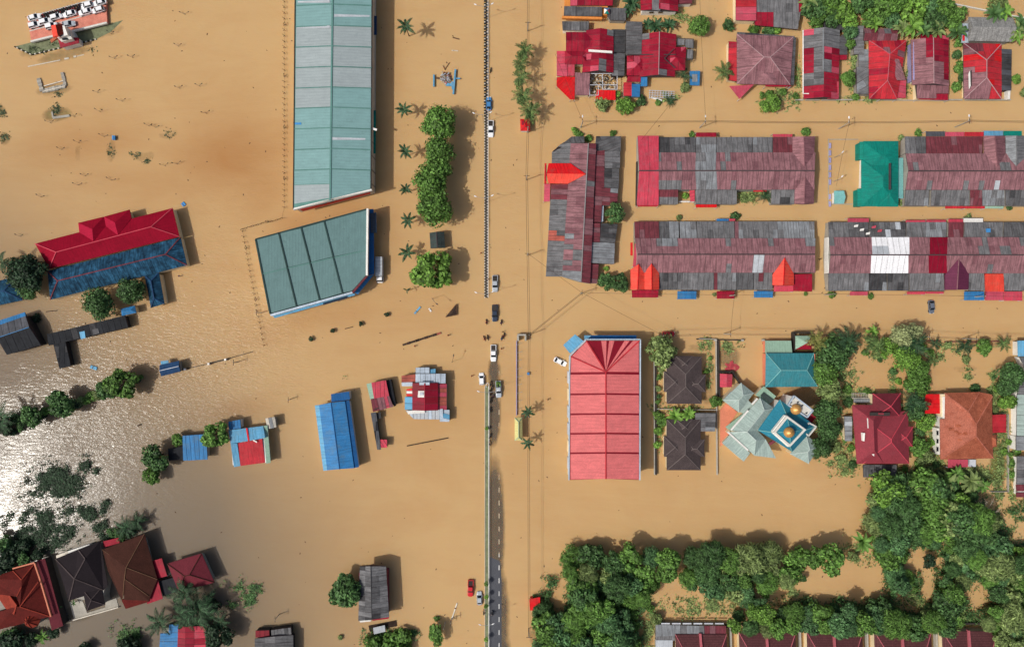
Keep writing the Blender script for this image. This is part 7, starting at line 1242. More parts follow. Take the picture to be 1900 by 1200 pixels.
m = MB(); m.bar(W(80, 170, .4), W(121, 160, .4), .2, .3).bar(W(82, 160, .3), W(118, 150, .3), .25, .25); m.build('coping', 'offwhite', uw)
pw = T('drowned_planter', 'pale low planter wall with drowned hedge in the open flood', 'planter', W(115, 214)); m = MB(); m.bar(W(99, 219, 0), W(130, 215, 0), .7, .5).bar(W(99, 219, 0), W(97, 208, 0), .5, .4); m.build('wall_stretch', 'concrete', pw)
rl = T('drowned_kerb', 'white kerb line showing just above the flood under the grass bank', 'kerb', W(105, 112)); m = MB(); m.bar(W(52, 124, -.03), W(112, 112, .02), .25, .2).bar(W(120, 110, 0), W(128, 108.5, 0), .5, .3).bar(W(137, 106, 0), W(142, 105, 0), .5, .3).bar(W(143, 105, -.03), W(156, 102, -.03), .2, .2); m.build('kerb_line', 'kerb_white', rl)
yr = T('drying_rack', 'pale wooden rack collapsed in the yard below the crimson house', 'rack', W(1228, 176)); m = MB()
for k in range(9): m.bar(W(1206 + 5 * k, 167 + k * .3, .7), W(1205 + 5 * k, 183, .5), .14, .12)
for k in range(4): m.bar(W(1204, 168 + 4.5 * k, .8), W(1252, 170 + 4 * k, .8), .14, .12)
m.build('slats', 'frame_pale', yr); m = MB(); m.bar(W(1208, 181, .3), W(1228, 187, .3), .5, .3); m.build('beam', 'white', yr)

# ------------------------------------------------------------------ vegetation
def crown_mesh(name, seed, lobes=36, per=78, leaf=.09, flat=.8, rad=(.17, .36), spread=.8, nar=1.):
    g = np.random.default_rng(seed); Q = []
    for k in range(lobes):
        d = g.normal(size=3); d[2] = abs(d[2]) * 1.1 - .25; d /= np.linalg.norm(d)
        c = d * spread * g.uniform(.55, 1.0) * np.array([1, 1, flat]); r = g.uniform(*rad)
        v = g.normal(size=(per, 3)); v /= np.linalg.norm(v, axis=1)[:, None]
        p = c + v * r * g.uniform(.72, 1.06, (per, 1)) * np.array([1, 1, .9])
        nrm = v + g.normal(size=(per, 3)) * .45 + np.array([0, 0, .25]); nrm /= np.linalg.norm(nrm, axis=1)[:, None]
        t = np.cross(nrm, g.normal(size=(per, 3))); t /= np.linalg.norm(t, axis=1)[:, None]; b = np.cross(nrm, t)
        s = leaf * g.uniform(.6, 1.35, (per, 1)); w = s * g.uniform(.45, .8, (per, 1)) * nar
        Q.append(np.stack([p - t * s, p + b * w, p + t * s, p - b * w], 1))
    q = np.concatenate(Q); n = len(q)
    me_ = bpy.data.meshes.new(name); me_.vertices.add(4 * n); me_.vertices.foreach_set('co', q.reshape(-1).astype(np.float32)); me_.loops.add(4 * n); me_.loops.foreach_set('vertex_index', np.arange(4 * n, dtype=np.int32)); me_.polygons.add(n); me_.polygons.foreach_set('loop_start', np.arange(0, 4 * n, 4, dtype=np.int32)); me_.update(calc_edges=True); me_.materials.append(MATS['leaf_mid']); return me_
CR = {'tree': [crown_mesh('crown', s) for s in range(11, 16)], 'dense': [crown_mesh('crown', s, 38, 120, .065, .85, (.24, .4), .68) for s in (21, 22, 23)], 'loose': [crown_mesh('crown', s, 20, 90, .1, .75, (.2, .4), .75) for s in (31, 32, 33)], 'feather': [crown_mesh('crown', s, 30, 120, .17, .6, (.25, .45), .7, .22) for s in (51, 52, 53)], 'bush': [crown_mesh('foliage', s, 12, 60, .14, .8, (.3, .5), .6) for s in (41, 42, 43)]}
def omat(o, mt): o.material_slots[0].link = 'OBJECT'; o.material_slots[0].material = MATS[mt]
def trunk_mesh(h, r, seed):
    g = random.Random(seed); m = MB(); m.tube([(0, 0, -1), (g.uniform(-.1, .1), g.uniform(-.1, .1), h * .5), (g.uniform(-.25, .25), g.uniform(-.25, .25), h)], [r, r * .8, r * .55], 7)
    for k in range(4): a = k * 1.6 + g.random(); m.tube([(0, 0, h * .55), (math.cos(a) * h * .16, math.sin(a) * h * .16, h * .8), (math.cos(a) * h * .34, math.sin(a) * h * .34, h * 1.0)], [r * .5, r * .35, r * .15], 5)
    return mesh_of('trunk', m.v, m.f, 'bark')
TRK = [trunk_mesh(1., .06, s) for s in range(4)]; NT = [0]
def tree(label, px, py, r, mt='leaf_mid', kind='tree', zc=None, group=None, sy=1.0, name='tree', cat='tree'):
    R_ = r * SPX; zc = R_ * .95 if zc is None else zc; p = W(px, py, zc); NT[0] += 1; k = NT[0]
    t = T(name, label, cat, (p.x, p.y, 0), 0, group); o = link('trunk', TRK[k % 4], t); o.scale = (R_ * .9, R_ * .9, zc + .2); o.location.z = 0
    c = link('crown', CR[kind][k % len(CR[kind])], t); c.location = (0, 0, zc); c.scale = (R_, R_ * sy, R_ * .85); c.rotation_euler = (0, 0, random.uniform(0, 6.28)) if sy == 1 else (0, 0, random.choice((0, math.pi))); omat(c, mt); return t
def bush(label, px, py, r, mt='leaf_mid', group=None, zc=.5, name='shrub', cat='shrub'):
    R_ = r * SPX; p = W(px, py, zc); NT[0] += 1; t = T(name, label, cat, (p.x, p.y, 0), 0, group); c = link('foliage', CR['bush'][NT[0] % 3], t); c.location = (0, 0, zc); c.scale = (R_, R_, R_ * .7); c.rotation_euler = (0, 0, random.uniform(0, 6)); omat(c, mt)
    o = link('stem', TRK[NT[0] % 4], t); o.scale = (R_ * .4, R_ * .4, zc + .2); return t
def frond_mesh(name, seed, n=13, ll=.24, wid=.034, droop=.55, twist=.5):
    g = random.Random(seed); V_ = []; F_ = []
    def pt(t): return Vector((t, 0, .42 * math.sin(t * 1.6) - droop * t * t))
    pts = [pt(i / 8) for i in range(9)]
    for i, p in enumerate(pts): w = .022 * (1 - i / 9); V_ += [(p.x, -w, p.z), (p.x, w, p.z)]
    for i in range(8): F_.append((2 * i, 2 * i + 1, 2 * i + 3, 2 * i + 2))
    for i in range(n):
        t = .14 + .86 * i / (n - 1); p = pt(t); L_ = ll * (math.sin(math.pi * (.18 + .78 * t)) ** .7 + .12)
        for s in (-1, 1):
            d = Vector((.55 + .35 * t, s * .85, -.18 - g.uniform(0, twist) * .5)).normalized(); q = p + d * L_; w = Vector((wid, 0, 0)); mid = p + d * L_ * .5 + Vector((0, 0, .02)); o = len(V_)
            V_ += [tuple(p - w * .6), tuple(p + w * .6), tuple(mid + w * .9), tuple(q), tuple(mid - w * .9)]; F_.append((o, o + 1, o + 2, o + 3, o + 4))
    return mesh_of(name, V_, F_, 'palm_green', uv=False)
def broad_mesh(name, seed):
    V_ = []; F_ = []; n = 8
    for i in range(n + 1):
        t = i / n; w = .17 * math.sin(math.pi * min(.97, .06 + .94 * t)) ** .6; z = .5 * math.sin(t * 1.7) - .45 * t * t; V_ += [(t, -w, z + .05), (t, 0, z), (t, w, z + .05)]
        if i: k = 3 * i; F_ += [(k - 3, k - 2, k + 1, k), (k - 2, k - 1, k + 2, k + 1)]
    return mesh_of(name, V_, F_, 'leaf_bright', uv=False)
FR = [frond_mesh('frond', s) for s in range(3)]; FS = [frond_mesh('frond', s + 9, 8, .24, .09, .45, .3) for s in range(2)]; BRD = [broad_mesh('leaf', 1)]
PTR = {}
def palm(label, px, py, r, h, n=11, mt='palm_green', meshes=None, group=None, name='palm_tree', cat='palm tree', part='frond'):
    p = W(px, py, h); t = T(name, label, cat, (p.x, p.y, 0), random.uniform(0, 6.28), group); R_ = r * SPX * random.uniform(.88, 1.12); ms_ = meshes or FR; n += random.choice((-1, 0, 0, 1))
    hk = round(h, 1)
    if hk not in PTR: m = MB(); m.tube([(0, 0, -1), (.05, 0, h * .5), (0, 0, h)], [.17, .13, .11], 7); PTR[hk] = mesh_of('trunk', m.v, m.f, 'bark')
    link('trunk', PTR[hk], t)
    for k in range(n):
        o = link(part, ms_[k % len(ms_)], t); o.location = (0, 0, h - .1); s = R_ * random.uniform(.85, 1.12); o.scale = (s, s, s); up = (k % 3) * -.28 + random.uniform(-.22, .3); o.rotation_euler = (random.uniform(-.2, .2), up + .05, 2 * math.pi * k / n + random.uniform(-.2, .2)); omat(o, mt)
    return t
def banana(label, px, py, r, h=1.6, n=8, mt='leaf_bright', group=None): return palm(label, px, py, r, h, n, mt, BRD, group, 'banana_plant', 'banana plant', 'leaf')

# park trees in the middle
for x, y, r, lb_ in ((815, 232, 36, 'bright green tree at the north end of the long clump in the park'), (818, 282, 33, 'bright green tree second from north in the long park clump'), (800, 338, 36, 'bright green tree in the south half of the long park clump'), (806, 384, 37, 'bright green tree at the south end of the long park clump')): tree(lb_, x, y, r * 1.04, 'leaf_mid', 'dense', 6.5)
tree('bushy tree closing the gap in the long park clump', 812, 312, 30, 'leaf_mid', 'dense', 5.8)
tree('lone round bright green tree below the gazebo', 803, 503, 42, 'leaf_bright', 'tree', 6.0)
for x, y, h_, lb_ in ((753, 50, 6.7, 'topmost of the thin palms between the long warehouse and the road'), (750, 204, 5., 'thin palm left of the north end of the long tree clump'), (751, 281, 5., 'thin palm beside the middle of the long tree clump'), (753, 352, 4.5, 'thin palm beside the south half of the long tree clump'), (757, 409, 4.5, 'thin palm near the foot of the long tree clump'), (756, 469, 4., 'small thin palm left of the lone round tree'), (755, 538, 3., 'bare stub palm below the lone round tree')): palm(lb_, x, y, (15 if h_ > 3.5 else 6) * random.uniform(.85, 1.1), h_, 8 if h_ > 3.5 else 4, 'palm_dark', FS)
for x, y, r, lb_ in ((974, 93, 17, 'topmost palm of the row beside the main road'), (966, 115, 16, 'second palm of the row beside the main road'), (967, 143, 17, 'third palm of the row beside the main road'), (970, 178, 18, 'fourth palm of the row beside the main road'), (984, 208, 21, 'lowest palm of the row, above the scarlet booth')): palm(lb_, x, y, r * 1.05, 5.2, 15, 'palm_green'); bush('low shrub at the foot of the palm row', x - 4, y + 10, 9, 'leaf_olive', 'shrubs under the palm row', .6)
palm('small palm left of the coral warehouse, upper of two', 979, 764, 12, 4.2, 8, 'palm_dark', FS); palm('small palm left of the coral warehouse, lower of two', 979, 822, 12, 4.2, 8, 'palm_dark', FS)
for x, y, w in ((577, 628, 'westernmost'), (617, 614, 'second from west'), (669, 601, 'third from west'), (717, 583, 'easternmost')): bush('small dark bush above the flood, %s of four in line' % w, x, y, 5.5, 'leaf_deep', 'line of four drowned bushes', .8)
# left: round trees beside the halls
tree('large dense round tree left of the blue hall', 51, 506, 41, 'leaf_deep', 'dense', 5.5); tree('dense dark tree just below the large one, left of the blue hall', 55, 532, 26, 'leaf_dark', 'dense', 4.); tree('round dense tree over the black walkway roof, left of a pair', 184, 561, 33, 'leaf_dark', 'dense', 5.); tree('round dense tree below the blue hall, right of a pair', 243, 540, 29, 'leaf_dark', 'dense', 4.6)
palm('dark palm at the left edge beside the crimson hall', 3, 487, 22, 5, 11, 'palm_dark'); bush('dark bush beside the black roofed house at the left edge', 66, 591, 11, 'leaf_deep')
tree('largest bushy tree in the slanting hedge line at left', 226, 712, 33, 'leaf_mid', 'tree', 4.5); tree('small tree left of the largest in the slanting hedge line', 196, 722, 20, 'leaf_dark', 'tree', 3.5); tree('dark tree in the middle of the slanting hedge line', 112, 749, 28, 'leaf_dark', 'tree', 4.5); tree('dark tree near the left end of the slanting hedge line', 57, 772, 22, 'leaf_dark', 'tree', 4.); palm('dark palm at the left end of the slanting hedge line', 4, 775, 30, 5, 13, 'palm_dark'); tree('dark scrubby tree under the palm at the left end of the hedge', 12, 790, 20, 'leaf_deep', 'loose', 2.)
for i, (x, y, r) in enumerate(((85, 764, 12), (150, 745, 11), (168, 738, 13), (180, 733, 12), (135, 756, 8))): bush('low shrub filling the slanting hedge line at left', x, y, r, 'leaf_olive' if i % 2 else 'leaf_mid', 'shrubs in the slanting hedge line', .8)
tree('leafy tree between the blue shed and the cyan house', 400, 807, 28, 'leaf_mid', 'tree', 4.5); tree('small tree at the corner of the bright blue shed', 331, 815, 14, 'leaf_mid', 'tree', 2.5); tree('dark tree left of the bright blue shed', 292, 848, 28, 'leaf_dark', 'tree', 4.); tree('bushy tree below the dark tree left of the bright blue shed', 283, 882, 18, 'leaf_mid', 'tree', 3.)
palm('palm clump behind the third lower left house', 236, 978, 22, 2.5, 12, 'palm_dark'); palm('palm clump just right of the third lower left house corner', 255, 968, 18, 2.5, 12, 'palm_dark')
palm('large palm below the lower left houses', 370, 1130, 38, 5, 15, 'palm_dark'); palm('palm at the left of the large one, near the crimson awning', 345, 1098, 30, 4.5, 14, 'palm_dark'); palm('dark palm above the blue and crimson house', 298, 1152, 28, 4., 13, 'palm_dark'); palm('palm between two dark ones beside the red roofed porch', 350, 1142, 26, 4, 12, 'palm_dark'); tree('dark bushy tree right of the blue and crimson house', 405, 1178, 27, 'leaf_deep', 'tree', 4.5); palm('small dark palm growing out of the dark bushy tree', 410, 1152, 16, 4.5, 10, 'palm_dark'); tree('dark leafy scrub tree behind the large palm', 385, 1120, 24, 'leaf_deep', 'loose', 2.5)
banana('small banana plant at the wall of the red tiled corner house', 80, 1180, 15, 1.4, 9, 'leaf_mid'); tree('dark scrub at the very bottom left corner', 25, 1195, 34, 'leaf_deep', 'loose', 2.); tree('dark bush at the bottom left, cut by the edge', 160, 1205, 16, 'leaf_deep', 'tree', 1.5); tree('dark round shrub at the bottom, left of the blue roof', 240, 1200, 24, 'leaf_deep', 'tree', 2.); tree('dark thicket at the left edge above the corner house', 8, 1035, 30, 'leaf_deep', 'loose', 2.5); tree('dark scrub above the roof of the corner house', 38, 1020, 22, 'leaf_deep', 'loose', 1.5); banana('banana plant at the side of the near-black roofed house', 108, 1125, 10, 1.5, 7, 'leaf_dark'); banana('tiny banana plant on the pale forecourt', 137, 1118, 6, 1.2, 6, 'leaf_dark')
# bottom middle
tree('leafy tree against the grey gabled house at the bottom', 645, 1098, 36, 'leaf_dark', 'tree', 4.5); tree('tall narrow bush at the bottom beside a dark pole', 808, 1178, 14, 'leaf_mid', 'tree', 3., sy=2.); tree('broad green shrub mass at the bottom below the raft', 740, 1195, 32, 'leaf_mid', 'loose', 1.5); tree('green shrub mass left of the broad one below the raft', 690, 1197, 26, 'leaf_mid', 'loose', 1.2); bush('tiny bush left of the shrub mass at the bottom', 632, 1182, 6, 'leaf_olive'); bush('small bush floating left of the tall narrow bush', 810, 1146, 7, 'leaf_mid')
for i, y in enumerate((1082, 1106, 1124, 1185)): bush('clipped shrub growing on the bottom road median', 902.5, y, 5.5, 'leaf_bright' if i % 2 else 'leaf_mid', 'shrubs on the bottom median', 2.2)
bush('light green clipped shrub on the median above the banner-free dry strip', 903, 795, 4.5, 'leaf_bright', None, 1.1)['label'] = 'single light green clipped shrub on the median beside the dry strip'
# terraces: yard plants
for x, y, r, mt, lb_ in ((1066, 244, 9, 'leaf_bright', 'shrub above the chamfered corner of the north-south terrace, left'), (1076, 250, 8, 'leaf_mid', 'second shrub above the chamfered terrace corner'), (1092, 258, 9, 'leaf_mid', 'shrub growing in the roof gap of the north-south terrace'), (1138, 248, 8, 'leaf_mid', 'small shrub above the dark northeast roof of the north-south terrace'), (1284, 249, 7, 'leaf_mid', 'small shrub left of the crimson awning on the upper terrace'), (1494, 246, 11, 'leaf_mid', 'shrub above the gabled east end of the upper terrace'), (1704, 246, 9, 'leaf_mid', 'shrub at the northwest corner of the upper right terrace'), (1671, 256, 7, 'leaf_olive', 'shrub beside the teal building corner'), (1673, 376, 8, 'leaf_olive', 'shrub in the slot between teal building and terrace'), (1543, 546, 9, 'leaf_mid', 'shrub below the west end of the lower right terrace'), (1616, 549, 7, 'leaf_mid', 'light shrub below the lower right terrace'), (1494, 545, 5, 'leaf_mid', 'tiny shrub below the lower mauve terrace east end'), (1325, 546, 5, 'leaf_olive', 'tiny shrub beside the crimson awning in the middle street'), (1365, 402, 11, 'leaf_dark', 'dark shrub in the lane above the lower mauve terrace'), (1260, 403, 7, 'leaf_olive', 'thin shrub above the pale sheets of the lower mauve terrace'), (1795, 403, 9, 'leaf_olive', 'thin creeper above the white awning of the lower right terrace'), (1124, 498, 6, 'leaf_bright', 'tiny bright plant in the lower yard of the north-south terrace'), (1272, 363, 8, 'leaf_bright', 'bright plant in the walled yard of the upper terrace'), (1380, 368, 10, 'leaf_olive', 'tufty plant in the open yard of the upper terrace, left'), (1395, 366, 9, 'leaf_olive', 'tufty plant in the open yard of the upper terrace, middle'), (1873, 385, 7, 'leaf_dark', 'small plant below the upper right terrace')): bush(lb_, x, y, r, mt)
palm('small palm in the open yard of the upper terrace', 1420, 365, 15, 1.5, 10, 'palm_dark'); tree('round tree in the yard notch of the north-south terrace', 1140, 395, 20, 'leaf_dark', 'tree', 3.5); tree('round tree at the southeast corner of the north-south terrace, left', 1124, 522, 17, 'leaf_dark', 'tree', 3.); tree('round tree at the southeast corner of the north-south terrace, right', 1150, 524, 20, 'leaf_dark', 'tree', 3.5)
# top houses: garden plants
tree('broad round soft green tree between the top houses', 1296, 47, 24, 'leaf_mid', 'dense', 3.); bush('olive round shrub below the junk-filled yard', 1117, 193, 18, 'leaf_olive', None, 1.2); tree('bright round shrub left of the street below the crimson house', 1161, 196, 19, 'leaf_bright', 'tree', 2.); bush('dark shrub right of the bright round one', 1188, 188, 13, 'leaf_dark', None, 1.); bush('small shrub in front of the drying rack', 1221, 190, 7, 'leaf_mid'); palm('tuft palm at the corner of the drying rack', 1243, 189, 11, 1.2, 10, 'palm_dark'); bush('shrub against the scarlet awning of the crimson house', 1145, 175, 8, 'leaf_bright', None, 1.2)
for x, y, r in ((1216, 50, 19), (1240, 48, 18), (1200, 46, 12), (1172, 8, 22), (1166, 20, 12)): banana('banana plant crowding the gap between the top crimson houses', x, y, r, 1.8, 10, 'palm_dark', 'banana plants between the crimson houses')
palm('palm left of the mauve pyramid-roofed house', 1342, 134, 20, 3., 12, 'palm_green'); bush('dark bush at the corner of the long grey roofed house', 1352, 46, 14, 'leaf_dark', None, 1.2); palm('palm by the blue raft-like shed', 1268, 140, 16, 2., 10, 'palm_dark'); bush('scrubby bush below the palm by the blue raft-like shed', 1270, 163, 12, 'leaf_olive', None, .8); tree('bright round tree in the street below the mauve pyramid roof', 1430, 194, 20, 'leaf_bright', 'tree', 2.5)
for i, (x, y, r, mt) in enumerate(((1400, 57, 14, 'leaf_mid'), (1425, 58, 14, 'leaf_dark'), (1440, 56, 10, 'leaf_bright'), (1413, 178, 8, 'leaf_mid'), (1428, 174, 9, 'leaf_mid'), (1452, 172, 9, 'leaf_mid'), (1477, 178, 8, 'leaf_mid'), (1474, 145, 7, 'leaf_mid'), (1588, 180, 9, 'leaf_mid'), (1620, 179, 9, 'leaf_olive'), (1588, 110, 10, 'leaf_olive'))): bush('garden shrub among the top right houses', x, y, r, mt, 'shrubs among the top right houses', .9)
tree('round tree between the grey-patched house and the red cross-hipped house', 1572, 147, 17, 'leaf_mid', 'tree', 2.5)
for i, (x, y, r) in enumerate(((1776, 80, 11), (1774, 102, 11), (1779, 125, 15), (1788, 142, 14), (1776, 160, 12))): bush('shrub in the narrow green strip left of the scarlet-roofed house', x, y, r, 'leaf_dark' if i % 2 else 'leaf_mid', 'strip of shrubs left of the scarlet-roofed house', 1.2)
tops_ = [(1508, 20, 26), (1536, 8, 28), (1515, 44, 16), (1562, 24, 24), (1578, 62, 16), (1600, 8, 26), (1632, 18, 30), (1660, 5, 28), (1695, 20, 30), (1716, 8, 26), (1730, 40, 26), (1748, 20, 24), (1765, 44, 20), (1575, 40, 18), (1655, 40, 18), (1545, 34, 20), (1612, 36, 16), (1685, -8, 28), (1640, -10, 26), (1590, -14, 26), (1530, -16, 26), (1780, 28, 16), (1578, 82, 10)]
for i, (x, y, r) in enumerate(tops_): tree('tree in the dense green belt behind the top right houses', x, y, r, ('leaf_dark', 'leaf_mid', 'leaf_mid', 'leaf_bright', 'leaf_blue')[i % 5], 'tree' if i % 3 else 'loose', 3.2, 'belt of trees behind the top right houses')
for i, (x, y, r) in enumerate(((1690, 50, 22), (1672, 55, 16), (1712, 56, 14), (1622, 46, 13), (1735, 58, 18), (1775, 60, 14), (1550, 22, 16), (1500, 5, 18), (1844, 26, 16), (1862, 24, 16), (1884, 56, 16), (1893, 45, 18), (1885, 70, 13))): banana('banana plant at the edge of the green belt behind the top right houses', x, y, r * 1.15, 3.6, 10, ('leaf_bright', 'leaf_olive', 'leaf_dark')[i % 3], 'banana plants in the top right green belt')
tree('washed-out scrub in the water at the top right corner', 1850, 4, 22, 'leaf_olive', 'loose', .6); tree('small tree at the right edge beside the scarlet-roofed house', 1884, 148, 11, 'leaf_bright', 'tree', 1.5); tree('faint bush at the right edge in the top street', 1902, 172, 12, 'leaf_olive', 'loose', 1.)
# gardens in the south-east
tree('round olive tree at the upper right corner of the coral warehouse', 1229, 652, 31, 'leaf_olive', 'tree', 4.5); tree('round light green shrub left of the mosque', 1328, 744, 13, 'leaf_mid', 'tree', 2.); banana('banana plant between the two dark brown houses, left', 1252, 771, 18, 2.2, 10, 'leaf_bright'); banana('banana plant between the two dark brown houses, right', 1276, 767, 18, 2.2, 10, 'leaf_bright')
for i, (x, y, r) in enumerate(((1221, 770, 12), (1228, 782, 12), (1220, 800, 10), (1220, 745, 6), (1221, 825, 9))): bush('shrub along the garden wall between warehouse and dark brown houses', x, y, r, 'leaf_mid' if i % 2 else 'leaf_bright', 'shrubs along the garden wall', .9)
for x, y, r, mt, lb_ in ((1545, 655, 40, 'leaf_dark', 'large dense tree right of the teal hall'), (1530, 690, 30, 'leaf_mid', 'dense tree just below the large one, right of the teal hall'), (1540, 725, 26, 'leaf_olive', 'brownish tree in the strip right of the mosque'), (1533, 765, 30, 'leaf_dark', 'dark tree in the strip right of the mosque, upper'), (1536, 800, 27, 'leaf_dark', 'dark tree in the strip right of the mosque, lower'), (1520, 830, 24, 'leaf_dark', 'dark tree at the lower end of the strip right of the mosque'), (1570, 640, 18, 'leaf_mid', 'small tree on the street side of the large dense tree')): tree(lb_, x, y, r, mt, 'dense', 4.5)
palm('yellowing palm at the pavilion beside the teal hall', 1513, 632, 21, 6, 13, 'palm_yellow'); palm('dark palm on the street corner of the large dense tree', 1572, 634, 24, 6, 13, 'palm_dark')
tree('pale grey-green broad-crowned tree at the street', 1674, 620, 26, 'leaf_pale', 'dense', 5.); tree('pale grey-green half-crown right of the broad one', 1697, 616, 18, 'leaf_pale', 'dense', 4.5); palm('large palm below the pale grey-green tree', 1694, 642, 27, 5., 15, 'palm_dark'); palm('green palm left of the pale grey-green tree', 1622, 641, 24, 3.5, 13, 'palm_green'); banana('banana plant at the far left of the driveway garden', 1618, 615, 13, 2.5, 9, 'leaf_bright'); tree('bright tree between green palm and pale tree', 1650, 640, 18, 'leaf_bright', 'tree', 3.); tree('leafy tree in the middle of the driveway hedge, upper', 1680, 668, 30, 'leaf_bright', 'dense', 4.); tree('leafy tree in the middle of the driveway hedge, lower', 1702, 690, 26, 'leaf_mid', 'dense', 4.); tree('leafy tree at the foot of the driveway hedge', 1698, 718, 24, 'leaf_mid', 'tree', 3.5); palm('dark palm right beside the rose tiled house', 1694, 745, 24, 4., 13, 'palm_dark'); tree('dark tree right of the rose tiled house', 1697, 762, 22, 'leaf_dark', 'tree', 3.); tree('bright shrub mass left of the terracotta house', 1714, 780, 22, 'leaf_bright', 'tree', 2.); tree('green tree between the rose tiled and terracotta houses', 1703, 830, 22, 'leaf_mid', 'tree', 2.5); tree('loose tree between the two big houses, lower', 1716, 846, 18, 'leaf_olive', 'loose', 2.); palm('feathery palm in the driveway hedge, right side', 1730, 668, 15, 2.5, 11, 'palm_green'); palm('small palm at the driveway mouth', 1735, 638, 14, 2.2, 10, 'palm_dark')
for x, y, r, mt, lb_ in ((1571, 722, 11, 'leaf_mid', 'narrow bush left of the entrance fence, upper'), (1572, 745, 12, 'leaf_dark', 'narrow bush left of the entrance fence, lower'), (1567, 812, 11, 'leaf_mid', 'bush below the grey lean-to of the rose tiled house'), (1546, 826, 16, 'leaf_olive', 'scrubby bush at the lower left of the rose tiled house'), (1633, 668, 6, 'leaf_dark', 'tiny bush alone in the flooded driveway'), (1609, 727, 9, 'leaf_mid', 'bush growing on the entrance fence'), (1667, 708, 8, 'leaf_bright', 'small bush left of the driveway hedge foot'), (1678, 870, 8, 'leaf_mid', 'small bush below the rose tiled house'), (1736, 863, 10, 'leaf_dark', 'small bush at the lower left of the terracotta house'), (1839, 725, 9, 'leaf_olive', 'thin bush above the terracotta house'), (1808, 722, 12, 'leaf_dark', 'dark bush behind the terracotta roof'), (1845, 700, 6, 'leaf_dark', 'tiny bush left of the dense tree by the right edge'), (1792, 668, 10, 'leaf_olive', 'washed-out bush in the flooded garden'), (1862, 836, 9, 'leaf_bright', 'bush on the lawn wall'), (1876, 860, 10, 'leaf_mid', 'bush in the lane right of the lawn'), (1877, 880, 9, 'leaf_mid', 'second bush in the lane right of the lawn'), (1888, 838, 8, 'leaf_mid', 'bush at the corner of the pale green-grey house'), (1714, 858, 7, 'scarlet', 'small flowering shrub between the two big houses')): bush(lb_, x, y, r, mt if mt != 'scarlet' else 'leaf_dry')
tree('dense round dark tree at the right edge', 1876, 693, 27, 'leaf_dark', 'dense', 4.5); tree('dense dark tree overlapping the one at the right edge', 1868, 715, 22, 'leaf_dark', 'dense', 4.); tree('bright bush below the dense dark trees at the right edge', 1868, 747, 18, 'leaf_bright', 'tree', 2.5)
palm('palm on the street wall, left of three', 1790, 643, 17, 2.5, 12, 'palm_dark'); tree('leafy tree on the street wall between two palms', 1826, 645, 17, 'leaf_mid', 'tree', 2.5); palm('palm on the street wall, right of three', 1861, 638, 16, 2.5, 12, 'palm_green')
# the thicket, lower right
def in_gap(x, y, gaps): return any(((x - gx_) / rx) ** 2 + ((y - gy_) / ry) ** 2 < 1 for gx_, gy_, rx, ry in gaps)
gaps = [(1712, 1040, 34, 28), (1722, 1075, 20, 44), (1690, 1118, 28, 18), (1812, 1105, 20, 30), (1800, 1152, 24, 12), (1610, 1060, 26, 40), (1560, 1095, 90, 24), (1450, 1105, 24, 12), (1860, 920, 46, 34), (1880, 985, 24, 22), (1815, 882, 50, 14), (1038, 1102, 14, 30), (1250, 1108, 40, 22), (1330, 1128, 34, 12), (1195, 1165, 10, 36), (1000, 1090, 12, 16)]
def thick(region, step, lab, grp, seed, rr=(15, 36), mats=('leaf_dark', 'leaf_mid', 'leaf_dark', 'leaf_olive', 'leaf_mid', 'leaf_olive', 'leaf_mid', 'leaf_blue', 'leaf_bright')):
    g = random.Random(seed); x0, y0, x1, y1 = region; y = y0; cnt = 0; step *= .92
    while y < y1:
        x = x0 + g.uniform(0, step)
        while x < x1:
            X, Y = x + g.uniform(-7, 7), y + g.uniform(-7, 7); r = g.uniform(*rr)
            for r in (r, r * .65, r * .42):
                if not any(in_gap(X + r * .75 * cc, Y + r * .75 * ss, gaps) for cc, ss in ((0, 0), (1, 0), (-1, 0), (0, 1), (0, -1), (.7, .7), (-.7, .7), (.7, -.7), (-.7, -.7))):
                    tree(lab, X, Y, r, g.choice(mats), g.choice(('tree', 'loose', 'feather', 'feather', 'tree')), g.uniform(2.0, 7.5) if r > 14 else g.uniform(1., 2.5), grp); cnt += 1; break
            x += step
        y += step * .85
thick((1625, 905, 1905, 1160), 27, 'tree in the dense flooded thicket at the lower right', 'thicket at the lower right', 5)
thick((1640, 892, 1840, 906), 30, 'tree on the upper fringe of the flooded thicket', 'upper fringe of the thicket', 6, (16, 22)); thick((1850, 1160, 1905, 1215), 27, 'tree at the bottom right corner of the thicket', 'bottom right corner of the thicket', 8)
thick((1480, 1115, 1640, 1160), 27, 'round tree above the wine-tiled houses', 'trees above the wine-tiled houses', 9, (18, 28), ('leaf_blue', 'leaf_dark', 'leaf_mid', 'leaf_blue')); thick((1650, 1125, 1740, 1150), 24, 'tree between the thicket and the wine-tiled roofs', 'trees above the fourth wine-tiled house', 10, (14, 20))
thick((1000, 1085, 1190, 1215), 30, 'tree in the green mass right of the dry road', 'green mass right of the dry road', 12, (20, 32), ('leaf_dark', 'leaf_mid', 'leaf_blue', 'leaf_blue', 'leaf_mid')); thick((1345, 1075, 1480, 1165), 28, 'tree in the scrub left of the wine-tiled houses', 'scrub left of the wine-tiled houses', 13, (14, 24)); thick((1195, 1085, 1240, 1150), 26, 'scrubby tree above the leftmost wine-tiled house', 'scrub above the leftmost wine-tiled house', 14, (14, 20), ('leaf_olive', 'leaf_mid')); thick((1270, 1075, 1330, 1120), 26, 'dark leafy tree beside the small flooded clearing', 'trees beside the clearing', 15, (18, 24), ('leaf_dark', 'leaf_blue'))
thick((1050, 1035, 1600, 1075), 40, 'tree in the drowned wood between mosque and thicket', 'drowned wood south of the mosque', 16, (20, 32))
